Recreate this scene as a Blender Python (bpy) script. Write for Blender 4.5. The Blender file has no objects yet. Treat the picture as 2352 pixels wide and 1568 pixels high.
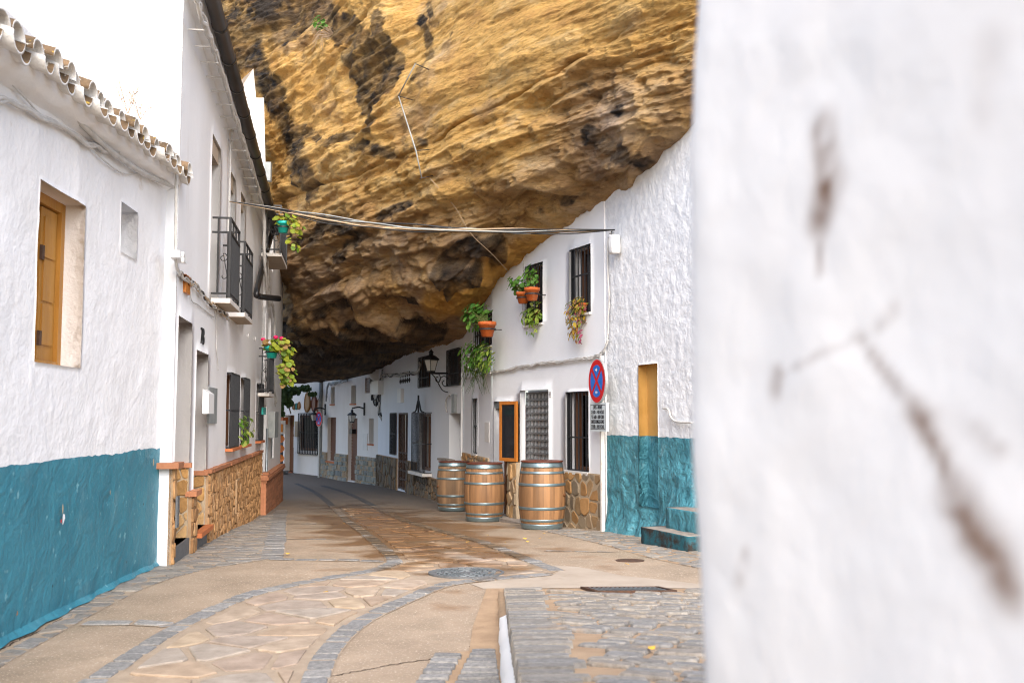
import bpy, bmesh, math, random
import numpy as np
from mathutils import Vector, Matrix

random.seed(7)
RNG = np.random.default_rng(11)
SC = bpy.context.scene
COL = SC.collection
R = math.radians

# ------------------------------------------------------------------ camera, sky, sun, exposure
CAMZ = 1.36
FPX = 35.0 / 36.0 * 2352.0
PITCH = math.atan(174.0 / FPX)
cam_d = bpy.data.cameras.new('camera')
cam_d.lens = 35.0
cam_d.sensor_width = 36.0
cam_d.clip_start = 0.05
cam_d.clip_end = 500.0
cam_d.dof.use_dof = True
cam_d.dof.focus_distance = 13.0
cam_d.dof.aperture_fstop = 3.2
cam = bpy.data.objects.new('camera', cam_d)
COL.objects.link(cam)
cam.location = (0, 0, CAMZ)
cam.rotation_euler = (math.pi / 2 + PITCH, 0, 0)
SC.camera = cam

SUN_DIR = Vector((0.15, -0.78, 0.61)).normalized()      # towards the sun
elev = math.asin(SUN_DIR.z)
azim = math.atan2(SUN_DIR.x, SUN_DIR.y)
world = bpy.data.worlds.new('World')
SC.world = world
world.use_nodes = True
wn = world.node_tree
sky = wn.nodes.new('ShaderNodeTexSky')
sky.sky_type = 'NISHITA'
sky.sun_disc = False
sky.sun_elevation = elev
sky.sun_rotation = azim
sky.air_density = 0.85
sky.dust_density = 2.5
sky.ozone_density = 0.0
bgn = wn.nodes['Background']
bgn.inputs['Strength'].default_value = 0.15
wn.links.new(sky.outputs['Color'], bgn.inputs['Color'])
sun_d = bpy.data.lights.new('sun', 'SUN')
sun_d.energy = 1.5
sun_d.angle = R(50)
sun_d.color = (1.0, 0.97, 0.93)
sun = bpy.data.objects.new('sun', sun_d)
COL.objects.link(sun)
sun.rotation_euler = SUN_DIR.to_track_quat('Z', 'Y').to_euler()
sun.location = (-10, -20, 25)
SC.view_settings.view_transform = 'Standard'
SC.view_settings.look = 'None'
SC.view_settings.gamma = 1.0
SC.view_settings.exposure = 1.49
SC.view_settings.use_curve_mapping = False
SC.cycles.use_denoising = True
SC.cycles.filter_width = 1.1
SC.cycles.adaptive_threshold = 0.006
SC.cycles.sample_clamp_indirect = 6.0
SC.cycles.max_bounces = 8
SC.cycles.diffuse_bounces = 5
SC.cycles.transparent_max_bounces = 16
SC.cycles.caustics_reflective = False
SC.cycles.caustics_refractive = False

# ------------------------------------------------------------------ surveying: sight lines met with the ground and the walls
def ray(px, py):
    """direction (per metre of y) of the sight line through photo point px, py (2352 wide)"""
    xc = (px - 1176.0) / FPX
    yc = -(py - 784.0) / FPX
    c, s = math.cos(PITCH), math.sin(PITCH)
    y = c - s * yc
    return xc / y, (s + c * yc) / y

GY = np.array([-8, 0, 5, 8.6, 11.5, 13.8, 16.9, 21, 27, 34, 41, 60, 90.0])
GZ = np.array([.05, .02, 0, 0, -.085, -.19, -.37, -.5, -.62, -.78, -.74, -.6, -.5])
_gyf = np.linspace(-8, 90, 1961)
_gz = np.interp(_gyf, GY, GZ)
_k = np.ones(25) / 25.0
_gz = np.convolve(np.pad(_gz, 12, mode='edge'), _k, mode='valid')

def G(y):
    return float(np.interp(y, _gyf, _gz))

def Gv(y):
    return np.interp(y, _gyf, _gz)

def gpt(px, py, dz=0.0):
    u, w = ray(px, py)
    y = 2.0
    prev = CAMZ + w * y - G(y) - dz
    while y < 80:
        y2 = y + 0.05
        cur = CAMZ + w * y2 - G(y2) - dz
        if cur <= 0:
            k = prev / (prev - cur)
            y = y + 0.05 * k
            return (u * y, y)
        y, prev = y2, cur
    return (u * y, y)

def at(px, py, y):
    u, w = ray(px, py)
    return Vector((u * y, y, CAMZ + w * y))

class Wall:
    def __init__(self, A, B, side):
        self.A = Vector((A[0], A[1], 0))
        d = Vector((B[0] - A[0], B[1] - A[1], 0))
        self.L = d.length
        self.t = d / self.L
        self.n = Vector((self.t.y, -self.t.x, 0)) if side == 'left' else Vector((-self.t.y, self.t.x, 0))
    def P(self, s, z, o=0.0):
        p = self.A + self.t * s + self.n * o
        return Vector((p.x, p.y, z))
    def sz(self, px, py, o=0.0):
        u, w = ray(px, py)
        A = self.A + self.n * o
        # A + t*s = (u*y, y)
        # (A.x + t.x s) = u (A.y + t.y s)
        s = (u * A.y - A.x) / (self.t.x - u * self.t.y)
        y = A.y + self.t.y * s
        return s, CAMZ + w * y
    def hole(self, x0, y0, x1, y1, depth=.15, o=0.0):
        a, zt = self.sz(x0, y0, o)
        b, zb = self.sz(x1, y1, o)
        b = self.sz(x1, y0, o)[0]      # both jambs are read at the head of the opening
        return [min(a, b), max(a, b), min(zt, zb), max(zt, zb), depth]

LH = Wall((-2.586 - .077 * .6, .6), (-3.31, 9.4), 'left')
WB = Wall((-3.20, 9.42), (-3.20 - .162 * 9.2, 18.62), 'left')
WL2 = Wall((-4.64, 18.64), (-4.64 - .162 * 4.7, 23.34), 'left')
P0, P1, P2 = (1.29, 13.8), (-.35, 17.5), (-1.01, 20.8)
P3, P4, P5 = (-4.10, 30.6), (-6.94, 36.4), (-11.6, 42.7)
W8 = Wall(P0, P1, 'right')
W8B = Wall(P1, P2, 'right')
WC = Wall(P2, P3, 'right')
WF = Wall(P3, P4, 'right')
WS = Wall(P4, P5, 'right')
TH = Wall((3.3, 8.9), (1.305, 13.78), 'right')

# ------------------------------------------------------------------ numeric noise
def _hash(ix, iy, iz, seed):
    h = (ix.astype(np.uint32) * np.uint32(374761393) + iy.astype(np.uint32) * np.uint32(668265263)
         + iz.astype(np.uint32) * np.uint32(2147483647) + np.uint32((seed * 974634777) & 0xffffffff))
    h = (h ^ (h >> np.uint32(13))) * np.uint32(1274126177)
    h = h ^ (h >> np.uint32(16))
    h = (h * np.uint32(2246822519))
    h = h ^ (h >> np.uint32(15))
    return h.astype(np.float64) / 4294967295.0

def vnoise(p, seed=0):
    p = np.asarray(p, dtype=np.float64)
    i = np.floor(p).astype(np.int64)
    f = p - i
    f = f * f * f * (f * (f * 6 - 15) + 10)
    i = (i & 0xffffffff)
    out = 0
    for dx in (0, 1):
        wx = f[:, 0] if dx else 1 - f[:, 0]
        for dy in (0, 1):
            wy = f[:, 1] if dy else 1 - f[:, 1]
            for dz in (0, 1):
                wz = f[:, 2] if dz else 1 - f[:, 2]
                out = out + wx * wy * wz * _hash((i[:, 0] + dx) & 0xffffffff, (i[:, 1] + dy) & 0xffffffff, (i[:, 2] + dz) & 0xffffffff, seed)
    return out * 2 - 1

def fbm(p, octv=4, seed=0, gain=.5, lac=2.03):
    p = np.asarray(p, dtype=np.float64)
    a, s, t = 1.0, 0.0, 0.0
    for k in range(octv):
        s = s + a * vnoise(p + 17.3 * k, seed + k)
        t += a
        a *= gain
        p = p * lac
    return s / t

def ridged(p, octv=4, seed=0, gain=.5):
    p = np.asarray(p, dtype=np.float64)
    a, s, t = 1.0, 0.0, 0.0
    for k in range(octv):
        s = s + a * (1 - 2 * np.abs(vnoise(p + 9.7 * k, seed + k)))
        t += a
        a *= gain
        p = p * 2.07
    return s / t

def sstep(a, b, x):
    t = np.clip((x - a) / (b - a), 0, 1)
    return t * t * (3 - 2 * t)

# ------------------------------------------------------------------ materials
MATS = {}

def nod(nt, typ, **kw):
    n = nt.nodes.new(typ)
    for k, v in kw.items():
        setattr(n, k, v)
    return n

def ramp(nt, stops, interp='LINEAR'):
    n = nt.nodes.new('ShaderNodeValToRGB')
    n.color_ramp.interpolation = interp
    els = n.color_ramp.elements
    while len(els) < len(stops):
        els.new(.5)
    for e, (p, c) in zip(els, stops):
        e.position = p
        e.color = (c[0], c[1], c[2], 1)
    return n

def c4(c):
    return (c[0], c[1], c[2], 1)

def mat(name, col, col2=None, scale=3.0, lo=.35, hi=.65, detail=6, rough=.8, rough2=None, metal=0.0, bump=0.0, bscale=25.0,
        bdetail=6, bdist=.01, bstretch=(1, 1, 1), stretch=(1, 1, 1), palette=None, rnd=0.0, spec=.35, stain=None, stscale=.6, stlo=.55, sthi=.75,
        wet=False, far_tone=False, obj=False, island=False, coat=0.0, alpha=None, trans=0.0, emit=None, speck=None, bump2=0.0, b2scale=4.0):
    m = bpy.data.materials.new(name)
    m.use_nodes = True
    nt = m.node_tree
    b = nt.nodes['Principled BSDF']
    L = nt.links.new
    if obj:
        tc = nod(nt, 'ShaderNodeTexCoord')
        src = tc.outputs['Object']
        oi0 = nod(nt, 'ShaderNodeObjectInfo')
        addv = nod(nt, 'ShaderNodeVectorMath', operation='MULTIPLY_ADD')
        L(oi0.outputs['Random'], addv.inputs[0])
        addv.inputs[1].default_value = (37, 53, 71)
        L(src, addv.inputs[2])
        src = addv.outputs[0]
    else:
        src = nod(nt, 'ShaderNodeNewGeometry').outputs['Position']
    mp = nod(nt, 'ShaderNodeMapping')
    mp.inputs['Scale'].default_value = stretch
    L(src, mp.inputs['Vector'])
    nz = nod(nt, 'ShaderNodeTexNoise')
    nz.inputs['Scale'].default_value = scale
    nz.inputs['Detail'].default_value = detail
    nz.inputs['Roughness'].default_value = .62
    L(mp.outputs['Vector'], nz.inputs['Vector'])
    col2 = col2 or col
    rp = ramp(nt, [(lo, col), (hi, col2)])
    L(nz.outputs['Fac'], rp.inputs['Fac'])
    out = rp.outputs['Color']
    if palette:
        if island:
            rv = nod(nt, 'ShaderNodeNewGeometry').outputs['Random Per Island']
        else:
            rv = nod(nt, 'ShaderNodeObjectInfo').outputs['Random']
        n = len(palette)
        pr = ramp(nt, [((i + .0) / n, c) for i, c in enumerate(palette)], 'CONSTANT')
        L(rv, pr.inputs['Fac'])
        mx = nod(nt, 'ShaderNodeMix', data_type='RGBA', blend_type='MULTIPLY')
        mx.inputs[0].default_value = 1.0
        L(pr.outputs['Color'], mx.inputs[6])
        L(out, mx.inputs[7])
        out = mx.outputs[2]
    if rnd:
        oi = nod(nt, 'ShaderNodeObjectInfo')
        mr = nod(nt, 'ShaderNodeMapRange')
        mr.inputs['To Min'].default_value = 1 - rnd
        mr.inputs['To Max'].default_value = 1 + rnd
        L(oi.outputs['Random'], mr.inputs['Value'])
        hs = nod(nt, 'ShaderNodeHueSaturation')
        L(mr.outputs['Result'], hs.inputs['Value'])
        L(out, hs.inputs['Color'])
        out = hs.outputs['Color']
    if stain:
        sn = nod(nt, 'ShaderNodeTexNoise')
        sn.inputs['Scale'].default_value = stscale
        sn.inputs['Detail'].default_value = 8
        sn.inputs['Roughness'].default_value = .65
        L(mp.outputs['Vector'], sn.inputs['Vector'])
        sr = ramp(nt, [(stlo, (0, 0, 0)), (sthi, (1, 1, 1))])
        L(sn.outputs['Fac'], sr.inputs['Fac'])
        mx = nod(nt, 'ShaderNodeMix', data_type='RGBA')
        L(sr.outputs['Color'], mx.inputs[0])
        L(out, mx.inputs[6])
        mx.inputs[7].default_value = c4(stain)
        out = mx.outputs[2]
    if speck:
        sn = nod(nt, 'ShaderNodeTexNoise')
        sn.inputs['Scale'].default_value = speck[1]
        sn.inputs['Detail'].default_value = 3
        L(mp.outputs['Vector'], sn.inputs['Vector'])
        sr = ramp(nt, [(speck[2], (0, 0, 0)), (speck[2] + .06, (1, 1, 1))])
        L(sn.outputs['Fac'], sr.inputs['Fac'])
        mx = nod(nt, 'ShaderNodeMix', data_type='RGBA')
        L(sr.outputs['Color'], mx.inputs[0])
        L(out, mx.inputs[6])
        mx.inputs[7].default_value = c4(speck[0])
        out = mx.outputs[2]
    rough_out = None
    if far_tone:
        # dark grey brown mixed in further down the street, with a ragged edge
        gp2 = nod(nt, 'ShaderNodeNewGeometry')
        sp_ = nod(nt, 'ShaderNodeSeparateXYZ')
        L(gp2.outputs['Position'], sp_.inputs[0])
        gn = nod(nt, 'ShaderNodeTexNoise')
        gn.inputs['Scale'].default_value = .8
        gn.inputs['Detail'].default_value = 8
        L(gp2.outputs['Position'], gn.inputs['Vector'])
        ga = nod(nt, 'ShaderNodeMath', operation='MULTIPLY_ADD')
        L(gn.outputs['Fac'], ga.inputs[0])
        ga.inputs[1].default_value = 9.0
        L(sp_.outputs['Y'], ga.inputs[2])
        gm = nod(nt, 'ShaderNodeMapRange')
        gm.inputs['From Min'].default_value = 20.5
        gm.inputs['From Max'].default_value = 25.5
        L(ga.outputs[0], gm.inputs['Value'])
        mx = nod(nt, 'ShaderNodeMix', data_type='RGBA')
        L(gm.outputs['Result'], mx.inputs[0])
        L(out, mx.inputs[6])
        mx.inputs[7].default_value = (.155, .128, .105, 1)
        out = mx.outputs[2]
    if wet:
        # damp patch of the street under and before the overhang, with its own ragged outline
        gp = nod(nt, 'ShaderNodeNewGeometry')
        wm = nod(nt, 'ShaderNodeMapping')
        wm.vector_type = 'TEXTURE'
        wm.inputs['Location'].default_value = (-1.75, 15.0, 0)
        wm.inputs['Rotation'].default_value = (0, 0, R(14))
        wm.inputs['Scale'].default_value = (1.75, 8.5, 50)
        L(gp.outputs['Position'], wm.inputs['Vector'])
        ln = nod(nt, 'ShaderNodeVectorMath', operation='LENGTH')
        L(wm.outputs['Vector'], ln.inputs[0])
        wnz = nod(nt, 'ShaderNodeTexNoise')
        wnz.inputs['Scale'].default_value = 1.6
        wnz.inputs['Detail'].default_value = 7
        L(gp.outputs['Position'], wnz.inputs['Vector'])
        ad = nod(nt, 'ShaderNodeMath', operation='MULTIPLY_ADD')
        L(wnz.outputs['Fac'], ad.inputs[0])
        ad.inputs[1].default_value = 1.7
        L(ln.outputs['Value'], ad.inputs[2])
        wr = ramp(nt, [(.50, (1, 1, 1)), (.62, (0, 0, 0))])
        dv = nod(nt, 'ShaderNodeMath', operation='MULTIPLY')
        dv.inputs[1].default_value = .36
        L(ad.outputs[0], dv.inputs[0])
        L(dv.outputs[0], wr.inputs['Fac'])
        mx = nod(nt, 'ShaderNodeMix', data_type='RGBA', blend_type='MULTIPLY')
        L(wr.outputs['Color'], mx.inputs[0])
        L(out, mx.inputs[6])
        mx.inputs[7].default_value = (.54, .39, .25, 1)
        out = mx.outputs[2]
        rr = nod(nt, 'ShaderNodeMapRange')
        rr.inputs['To Min'].default_value = rough
        rr.inputs['To Max'].default_value = .3
        L(wr.outputs['Color'], rr.inputs['Value'])
        rough_out = rr.outputs['Result']
    L(out, b.inputs['Base Color'])
    if rough_out is not None:
        L(rough_out, b.inputs['Roughness'])
    elif rough2 is not None:
        rr = nod(nt, 'ShaderNodeMapRange')
        rr.inputs['From Min'].default_value = lo
        rr.inputs['From Max'].default_value = hi
        rr.inputs['To Min'].default_value = rough
        rr.inputs['To Max'].default_value = rough2
        L(nz.outputs['Fac'], rr.inputs['Value'])
        L(rr.outputs['Result'], b.inputs['Roughness'])
    else:
        b.inputs['Roughness'].default_value = rough
    b.inputs['Metallic'].default_value = metal
    b.inputs['Specular IOR Level'].default_value = spec
    b.inputs['Coat Weight'].default_value = coat
    if trans:
        b.inputs['Transmission Weight'].default_value = trans
    if emit:
        b.inputs['Emission Color'].default_value = c4(emit[0])
        b.inputs['Emission Strength'].default_value = emit[1]
    if bump:
        mp2 = nod(nt, 'ShaderNodeMapping')
        mp2.inputs['Scale'].default_value = bstretch
        L(src, mp2.inputs['Vector'])
        bn = nod(nt, 'ShaderNodeTexNoise')
        bn.inputs['Scale'].default_value = bscale
        bn.inputs['Detail'].default_value = bdetail
        bn.inputs['Roughness'].default_value = .6
        L(mp2.outputs['Vector'], bn.inputs['Vector'])
        bp = nod(nt, 'ShaderNodeBump')
        bp.inputs['Strength'].default_value = bump
        bp.inputs['Distance'].default_value = bdist
        L(bn.outputs['Fac'], bp.inputs['Height'])
        if bump2:
            bn2 = nod(nt, 'ShaderNodeTexNoise')
            bn2.inputs['Scale'].default_value = b2scale
            bn2.inputs['Detail'].default_value = 5
            bn2.inputs['Distortion'].default_value = .8
            L(mp2.outputs['Vector'], bn2.inputs['Vector'])
            bp2 = nod(nt, 'ShaderNodeBump')
            bp2.inputs['Strength'].default_value = bump2
            bp2.inputs['Distance'].default_value = bdist * 4
            L(bn2.outputs['Fac'], bp2.inputs['Height'])
            L(bp2.outputs['Normal'], bp.inputs['Normal'])
        L(bp.outputs['Normal'], b.inputs['Normal'])
    MATS[name] = m
    return m

WHITE = (.80, .80, .80)
mat('plaster_rough', (.80, .80, .81), (.72, .715, .71), scale=1.4, lo=.4, hi=.75, rough=.9, bump=.5, bscale=18, bdist=.018, bump2=.22, b2scale=3.5,
    stain=(.50, .42, .33), stscale=2.6, stlo=.67, sthi=.80)
mat('plaster_white_rough', (.78, .79, .805), (.66, .68, .71), scale=11, lo=.3, hi=.62, rough=.9, bump=.7, bscale=24, bdist=.016, bdetail=3, bump2=.25, b2scale=5,
    stain=(.52, .47, .41), stscale=4.5, stlo=.68, sthi=.82)
mat('plaster_smooth', (.78, .805, .84), (.72, .74, .77), scale=.9, lo=.35, hi=.75, rough=.88, bump=.22, bscale=45, bdist=.006, bump2=.25, b2scale=3,
    stretch=(1, 1, .35), stain=(.60, .56, .50), stscale=1.7, stlo=.64, sthi=.9)
mat('plaster_grey', (.80, .805, .815), (.72, .72, .725), scale=1.1, lo=.3, hi=.75, rough=.9, bump=.3, bscale=35, bdist=.008, bump2=.3, b2scale=3,
    stretch=(1, 1, .16), stain=(.50, .46, .42), stscale=2.4, stlo=.62, sthi=.9)
mat('plaster_far', (.78, .76, .73), (.70, .67, .63), scale=.8, rough=.9, bump=.2, bscale=20, stretch=(1, 1, .4), stain=(.5, .46, .4), stscale=1.5, stlo=.62, sthi=.85)
mat('plaster_near', (.765, .765, .765), (.725, .72, .715), scale=1.1, lo=.3, hi=.75, rough=.9, bump=.3, bscale=14, bdist=.01)
mat('teal_paint', (.022, .155, .215), (.040, .215, .285), scale=2.2, lo=.3, hi=.7, rough=.55, bump=.6, bscale=26, bdist=.012, bump2=.5, b2scale=5,
    stain=(.14, .29, .34), stscale=2.5, stlo=.58, sthi=.9, speck=((.16, .36, .42), 11, .66), spec=.4)
mat('teal_rough', (.034, .165, .215), (.09, .31, .38), scale=4.5, lo=.32, hi=.68, rough=.6, bump=.9, bscale=15, bdist=.045, bump2=.6, b2scale=4,
    stain=(.22, .38, .42), stscale=5, stlo=.58, sthi=.78, speck=((.10, .055, .04), 9, .74), spec=.4)
mat('teal_dark', (.016, .16, .215), (.025, .215, .28), scale=2, rough=.6, bump=.3, bscale=20)
mat('ochre_paint', (.50, .285, .075), (.56, .33, .10), scale=3, rough=.85, bump=.35, bscale=18)
mat('ochre_wood', (.43, .205, .035), (.31, .135, .02), scale=6, stretch=(1, 1, .12), rough=.5, bump=.4, bscale=30, bstretch=(1, 1, .08))
mat('orange_wood', (.50, .18, .03), (.40, .13, .02), scale=6, stretch=(1, 1, .15), rough=.45, bump=.2, bscale=40, bstretch=(1, 1, .1))
mat('brown_wood', (.16, .065, .025), (.10, .038, .015), scale=8, stretch=(1, 1, .1), rough=.55, bump=.3, bscale=50, bstretch=(1, 1, .1))
mat('iron_black', (.012, .013, .016), (.02, .021, .024), scale=20, rough=.5, spec=.4, bump=.15, bscale=120)
mat('iron_rust', (.10, .05, .03), (.05, .03, .02), scale=25, rough=.75)
mat('gutter_metal', (.018, .015, .013), (.04, .03, .025), scale=3, stretch=(1, .3, 1), rough=.32, spec=.5)
mat('pipe_black', (.010, .010, .011), rough=.35, spec=.5)
mat('pane_dark', (.018, .02, .024), rough=.08, spec=.6)
mat('void_dark', (.02, .018, .017), (.03, .026, .024), rough=.9)
mat('terracotta', (.50, .16, .055), (.40, .12, .04), scale=9, rough=.7, bump=.3, bscale=60, rnd=.15)
mat('terracotta_pot', (.58, .145, .03), (.46, .10, .022), scale=9, rough=.6, bump=.2, bscale=60, stain=(.55, .30, .18), stscale=7, stlo=.6, sthi=.8)
mat('teal_pot', (.02, .50, .44), (.016, .42, .37), scale=5, rough=.35)
mat('brick_tile', (.44, .19, .095), (.35, .145, .07), scale=7, rough=.7, bump=.3, bscale=40, rnd=.2)
mat('tile_old', (.21, .135, .075), (.10, .07, .042), scale=14, rough=.95, bump=.6, bscale=50, bdist=.01, rnd=.25,
    stain=(.50, .34, .06), stscale=12, stlo=.60, sthi=.66, speck=((.62, .60, .55), 22, .66))
mat('tile_white', (.74, .73, .71), (.58, .565, .54), scale=9, rough=.95, bump=.7, bscale=40, bdist=.01, rnd=.08)
mat('cable_white', (.58, .57, .55), (.46, .45, .43), scale=8, rough=.6)
mat('cable_black', (.014, .014, .016), rough=.5)
mat('cable_tan', (.42, .31, .20), rough=.6)
mat('plastic_white', (.78, .78, .77), rough=.45)
mat('plastic_grey', (.22, .24, .24), (.30, .32, .32), scale=6, rough=.5)
mat('steel_grey', (.30, .33, .35), (.22, .245, .26), scale=8, rough=.42, metal=.7)
mat('slate', (.10, .105, .11), (.14, .145, .15), scale=20, rough=.6)
mat('marble', (.72, .70, .67), (.62, .60, .57), scale=5, rough=.5)
mat('balcony_under', (.46, .38, .29), (.38, .31, .24), scale=4, rough=.9)
mat('sign_red', (.62, .008, .012), rough=.4)
mat('sign_blue', (.012, .16, .62), rough=.4)
mat('sign_white', (.82, .82, .82), rough=.4)
mat('sign_plate', (.62, .70, .72), rough=.45)
mat('sign_back', (.42, .44, .44), (.5, .52, .52), rough=.5, metal=.5)
mat('ink', (.012, .013, .015), rough=.6)
mat('pole_white', (.70, .68, .65), (.62, .60, .56), scale=6, rough=.6, stain=(.40, .20, .08), stscale=5, stlo=.56, sthi=.66, stretch=(1, 1, .3))
mat('barrel_wood', (.31, .165, .075), (.165, .088, .042), scale=7, stretch=(1, 1, .07), rough=.55, bump=.5, bscale=45, bstretch=(1, 1, .05), bdist=.006, rnd=.28, obj=True,
    stain=(.055, .03, .018), stscale=3.2, stlo=.54, sthi=.74, spec=.35)
mat('barrel_wood_grey', (.27, .165, .09), (.15, .095, .055), scale=7, stretch=(1, 1, .07), rough=.7, bump=.6, bscale=45, bstretch=(1, 1, .05), bdist=.006, rnd=.22, obj=True,
    stain=(.06, .04, .028), stscale=2.6, stlo=.50, sthi=.72, spec=.3)
mat('barrel_lid', (.13, .035, .018), (.09, .025, .014), scale=6, rough=.5)
mat('hoop', (.30, .40, .44), (.20, .275, .31), scale=5, stretch=(1, 1, 3), rough=.36, rough2=.5, metal=.85, stain=(.10, .08, .065), stscale=6, stlo=.62, sthi=.76)
mat('soil', (.05, .032, .02), rough=1)
mat('shutter_metal', (.16, .17, .175), (.12, .13, .135), scale=6, rough=.45, metal=.3)
mat('shutter_hole', (.50, .51, .52), (.62, .63, .64), scale=5, rough=.15, metal=.0, spec=.6)
mat('roller_brown', (.17, .075, .04), (.13, .055, .03), scale=4, rough=.6, bump=.2, bscale=30)
mat('lamp_glass', (.55, .55, .52), rough=.25, spec=.5)
mat('moss', (.16, .15, .02), (.09, .10, .02), scale=30, rough=1, bump=.6, bscale=90)

def leafmat(name, pal, rough=.55):
    mat(name, (1, 1, 1), (.72, .74, .7), scale=30, rough=rough, palette=pal, spec=.3)
    m = MATS[name]
    nt = m.node_tree
    b = nt.nodes['Principled BSDF']
    b.inputs['Subsurface Weight'].default_value = 0.0
    tr = nod(nt, 'ShaderNodeBsdfTranslucent')
    lk = b.inputs['Base Color'].links[0].from_socket
    nt.links.new(lk, tr.inputs['Color'])
    ms = nod(nt, 'ShaderNodeMixShader')
    ms.inputs[0].default_value = .3
    nt.links.new(b.outputs[0], ms.inputs[1])
    nt.links.new(tr.outputs[0], ms.inputs[2])
    nt.links.new(ms.outputs[0], nt.nodes['Material Output'].inputs['Surface'])

leafmat('leaf_geranium', [(.10, .25, .035), (.14, .32, .05), (.07, .19, .03), (.20, .36, .06), (.12, .27, .05)])
leafmat('leaf_pothos', [(.22, .36, .045), (.32, .42, .07), (.14, .28, .04), (.42, .48, .11), (.20, .32, .05)])
leafmat('leaf_autumn', [(.42, .26, .03), (.48, .34, .04), (.35, .14, .045), (.26, .30, .04), (.40, .20, .14), (.45, .30, .05)])
leafmat('leaf_yellow', [(.32, .36, .03), (.22, .32, .03), (.40, .40, .05), (.36, .22, .08), (.14, .24, .03), (.28, .34, .04)])
leafmat('leaf_dark', [(.06, .11, .03), (.08, .13, .035), (.12, .16, .05)])
leafmat('leaf_pink', [(.42, .07, .16), (.35, .06, .12)])
mat('flower_red', (.65, .01, .10), rough=.6)
mat('stem', (.12, .17, .04), (.10, .08, .03), scale=10, rough=.8)
mat('dry_stem', (.32, .24, .17), rough=.9)

# street surfaces
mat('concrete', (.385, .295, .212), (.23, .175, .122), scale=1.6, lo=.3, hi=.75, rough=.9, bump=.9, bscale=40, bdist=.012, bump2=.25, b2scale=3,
    stain=(.20, .165, .11), stscale=.55, stlo=.54, sthi=.80, wet=True, far_tone=True, speck=((.50, .42, .33), 60, .60), detail=9)
mat('concrete_pale', (.40, .335, .27), (.33, .27, .21), scale=2.2, rough=.92, bump=.5, bscale=80, bdist=.006, stain=(.24, .19, .14), stscale=1.6, stlo=.58, sthi=.75)
mat('joint', (.36, .285, .21), (.28, .215, .155), scale=6, rough=.95, bump=.7, bscale=70, bdist=.008, wet=True, far_tone=True)
mat('joint_brown', (.38, .265, .165), (.29, .195, .12), scale=5, rough=.95, bump=.7, bscale=60, bdist=.008)
mat('flag', (1.04, 1.03, 1.02), (.60, .57, .54), scale=7, lo=.3, hi=.72, detail=10, rough=.82, bump=.6, bscale=30, bdist=.008, wet=True,
    palette=[(.42, .335, .255), (.39, .30, .225), (.37, .29, .23), (.43, .345, .27), (.37, .32, .27), (.40, .305, .22), (.44, .345, .245), (.35, .29, .24)])
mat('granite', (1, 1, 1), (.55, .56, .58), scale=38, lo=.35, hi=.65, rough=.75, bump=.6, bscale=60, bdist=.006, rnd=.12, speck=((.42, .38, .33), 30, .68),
    palette=[(.28, .27, .255), (.245, .237, .225), (.305, .293, .275), (.225, .22, .213)], wet=True, far_tone=True)
mat('granite_mass', (.075, .075, .08), (.05, .05, .052), scale=9, rough=.7, bump=.6, bscale=40)
mat('cobble', (1, 1, 1), (.6, .59, .57), scale=26, lo=.3, hi=.7, rough=.8, bump=.9, bscale=45, bdist=.012, rnd=.15,
    palette=[(.31, .285, .255), (.265, .247, .225), (.34, .31, .27), (.30, .265, .225), (.245, .235, .222)], stain=(.33, .24, .16), stscale=3, stlo=.56, sthi=.75)
mat('curb_stone', (.21, .195, .165), (.12, .11, .09), scale=14, rough=.9, bump=.9, bscale=40, bdist=.012, stain=(.17, .15, .05), stscale=5, stlo=.58, sthi=.7)
# cladding stones
mat('clad_back', (.42, .28, .16), (.33, .21, .115), scale=8, rough=.95, bump=.5, bscale=50)
mat('clad_brown', (1.1, 1.1, 1.1), (.62, .6, .58), scale=9, lo=.3, hi=.7, rough=.85, bump=.9, bscale=26, bdist=.015, bstretch=(1, 1, .5),
    palette=[(.44, .25, .11), (.38, .21, .09), (.48, .285, .135), (.34, .185, .08), (.42, .255, .13)])
mat('clad_gold', (1, 1, 1), (.62, .58, .54), scale=6, lo=.3, hi=.7, rough=.85, bump=.8, bscale=22, bdist=.015,
    palette=[(.55, .31, .11), (.49, .29, .12), (.58, .37, .17), (.42, .235, .085), (.50, .36, .20)])
mat('clad_crazy', (1, 1, 1), (.66, .64, .6), scale=7, lo=.3, hi=.7, rough=.8, bump=.5, bscale=26, bdist=.01,
    palette=[(.36, .235, .12), (.33, .24, .15), (.42, .235, .095), (.30, .235, .16), (.38, .27, .16), (.45, .28, .13), (.27, .215, .15)])
mat('clad_slate', (1, 1, 1), (.6, .6, .6), scale=7, lo=.3, hi=.7, rough=.8, bump=.8, bscale=22, bdist=.015,
    palette=[(.26, .29, .26), (.33, .34, .30), (.40, .33, .24), (.24, .26, .25), (.36, .36, .32), (.42, .31, .20)])
mat('clad_dark', (1, 1, 1), (.6, .58, .55), scale=7, lo=.3, hi=.7, rough=.8, bump=.8, bscale=22, bdist=.015,
    palette=[(.20, .14, .085), (.16, .125, .085), (.24, .165, .095), (.13, .105, .08), (.18, .165, .13)])
mat('mortar_pale', (.44, .35, .24), (.36, .28, .19), scale=9, rough=.95, bump=.5, bscale=60)
mat('step_stone', (.32, .28, .24), (.22, .19, .165), scale=9, rough=.9, bump=.8, bscale=30, bdist=.012)
mat('step_teal', (.02, .105, .135), (.03, .025, .022), scale=7, lo=.42, hi=.58, rough=.8, bump=.8, bscale=24, bdist=.015)

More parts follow.
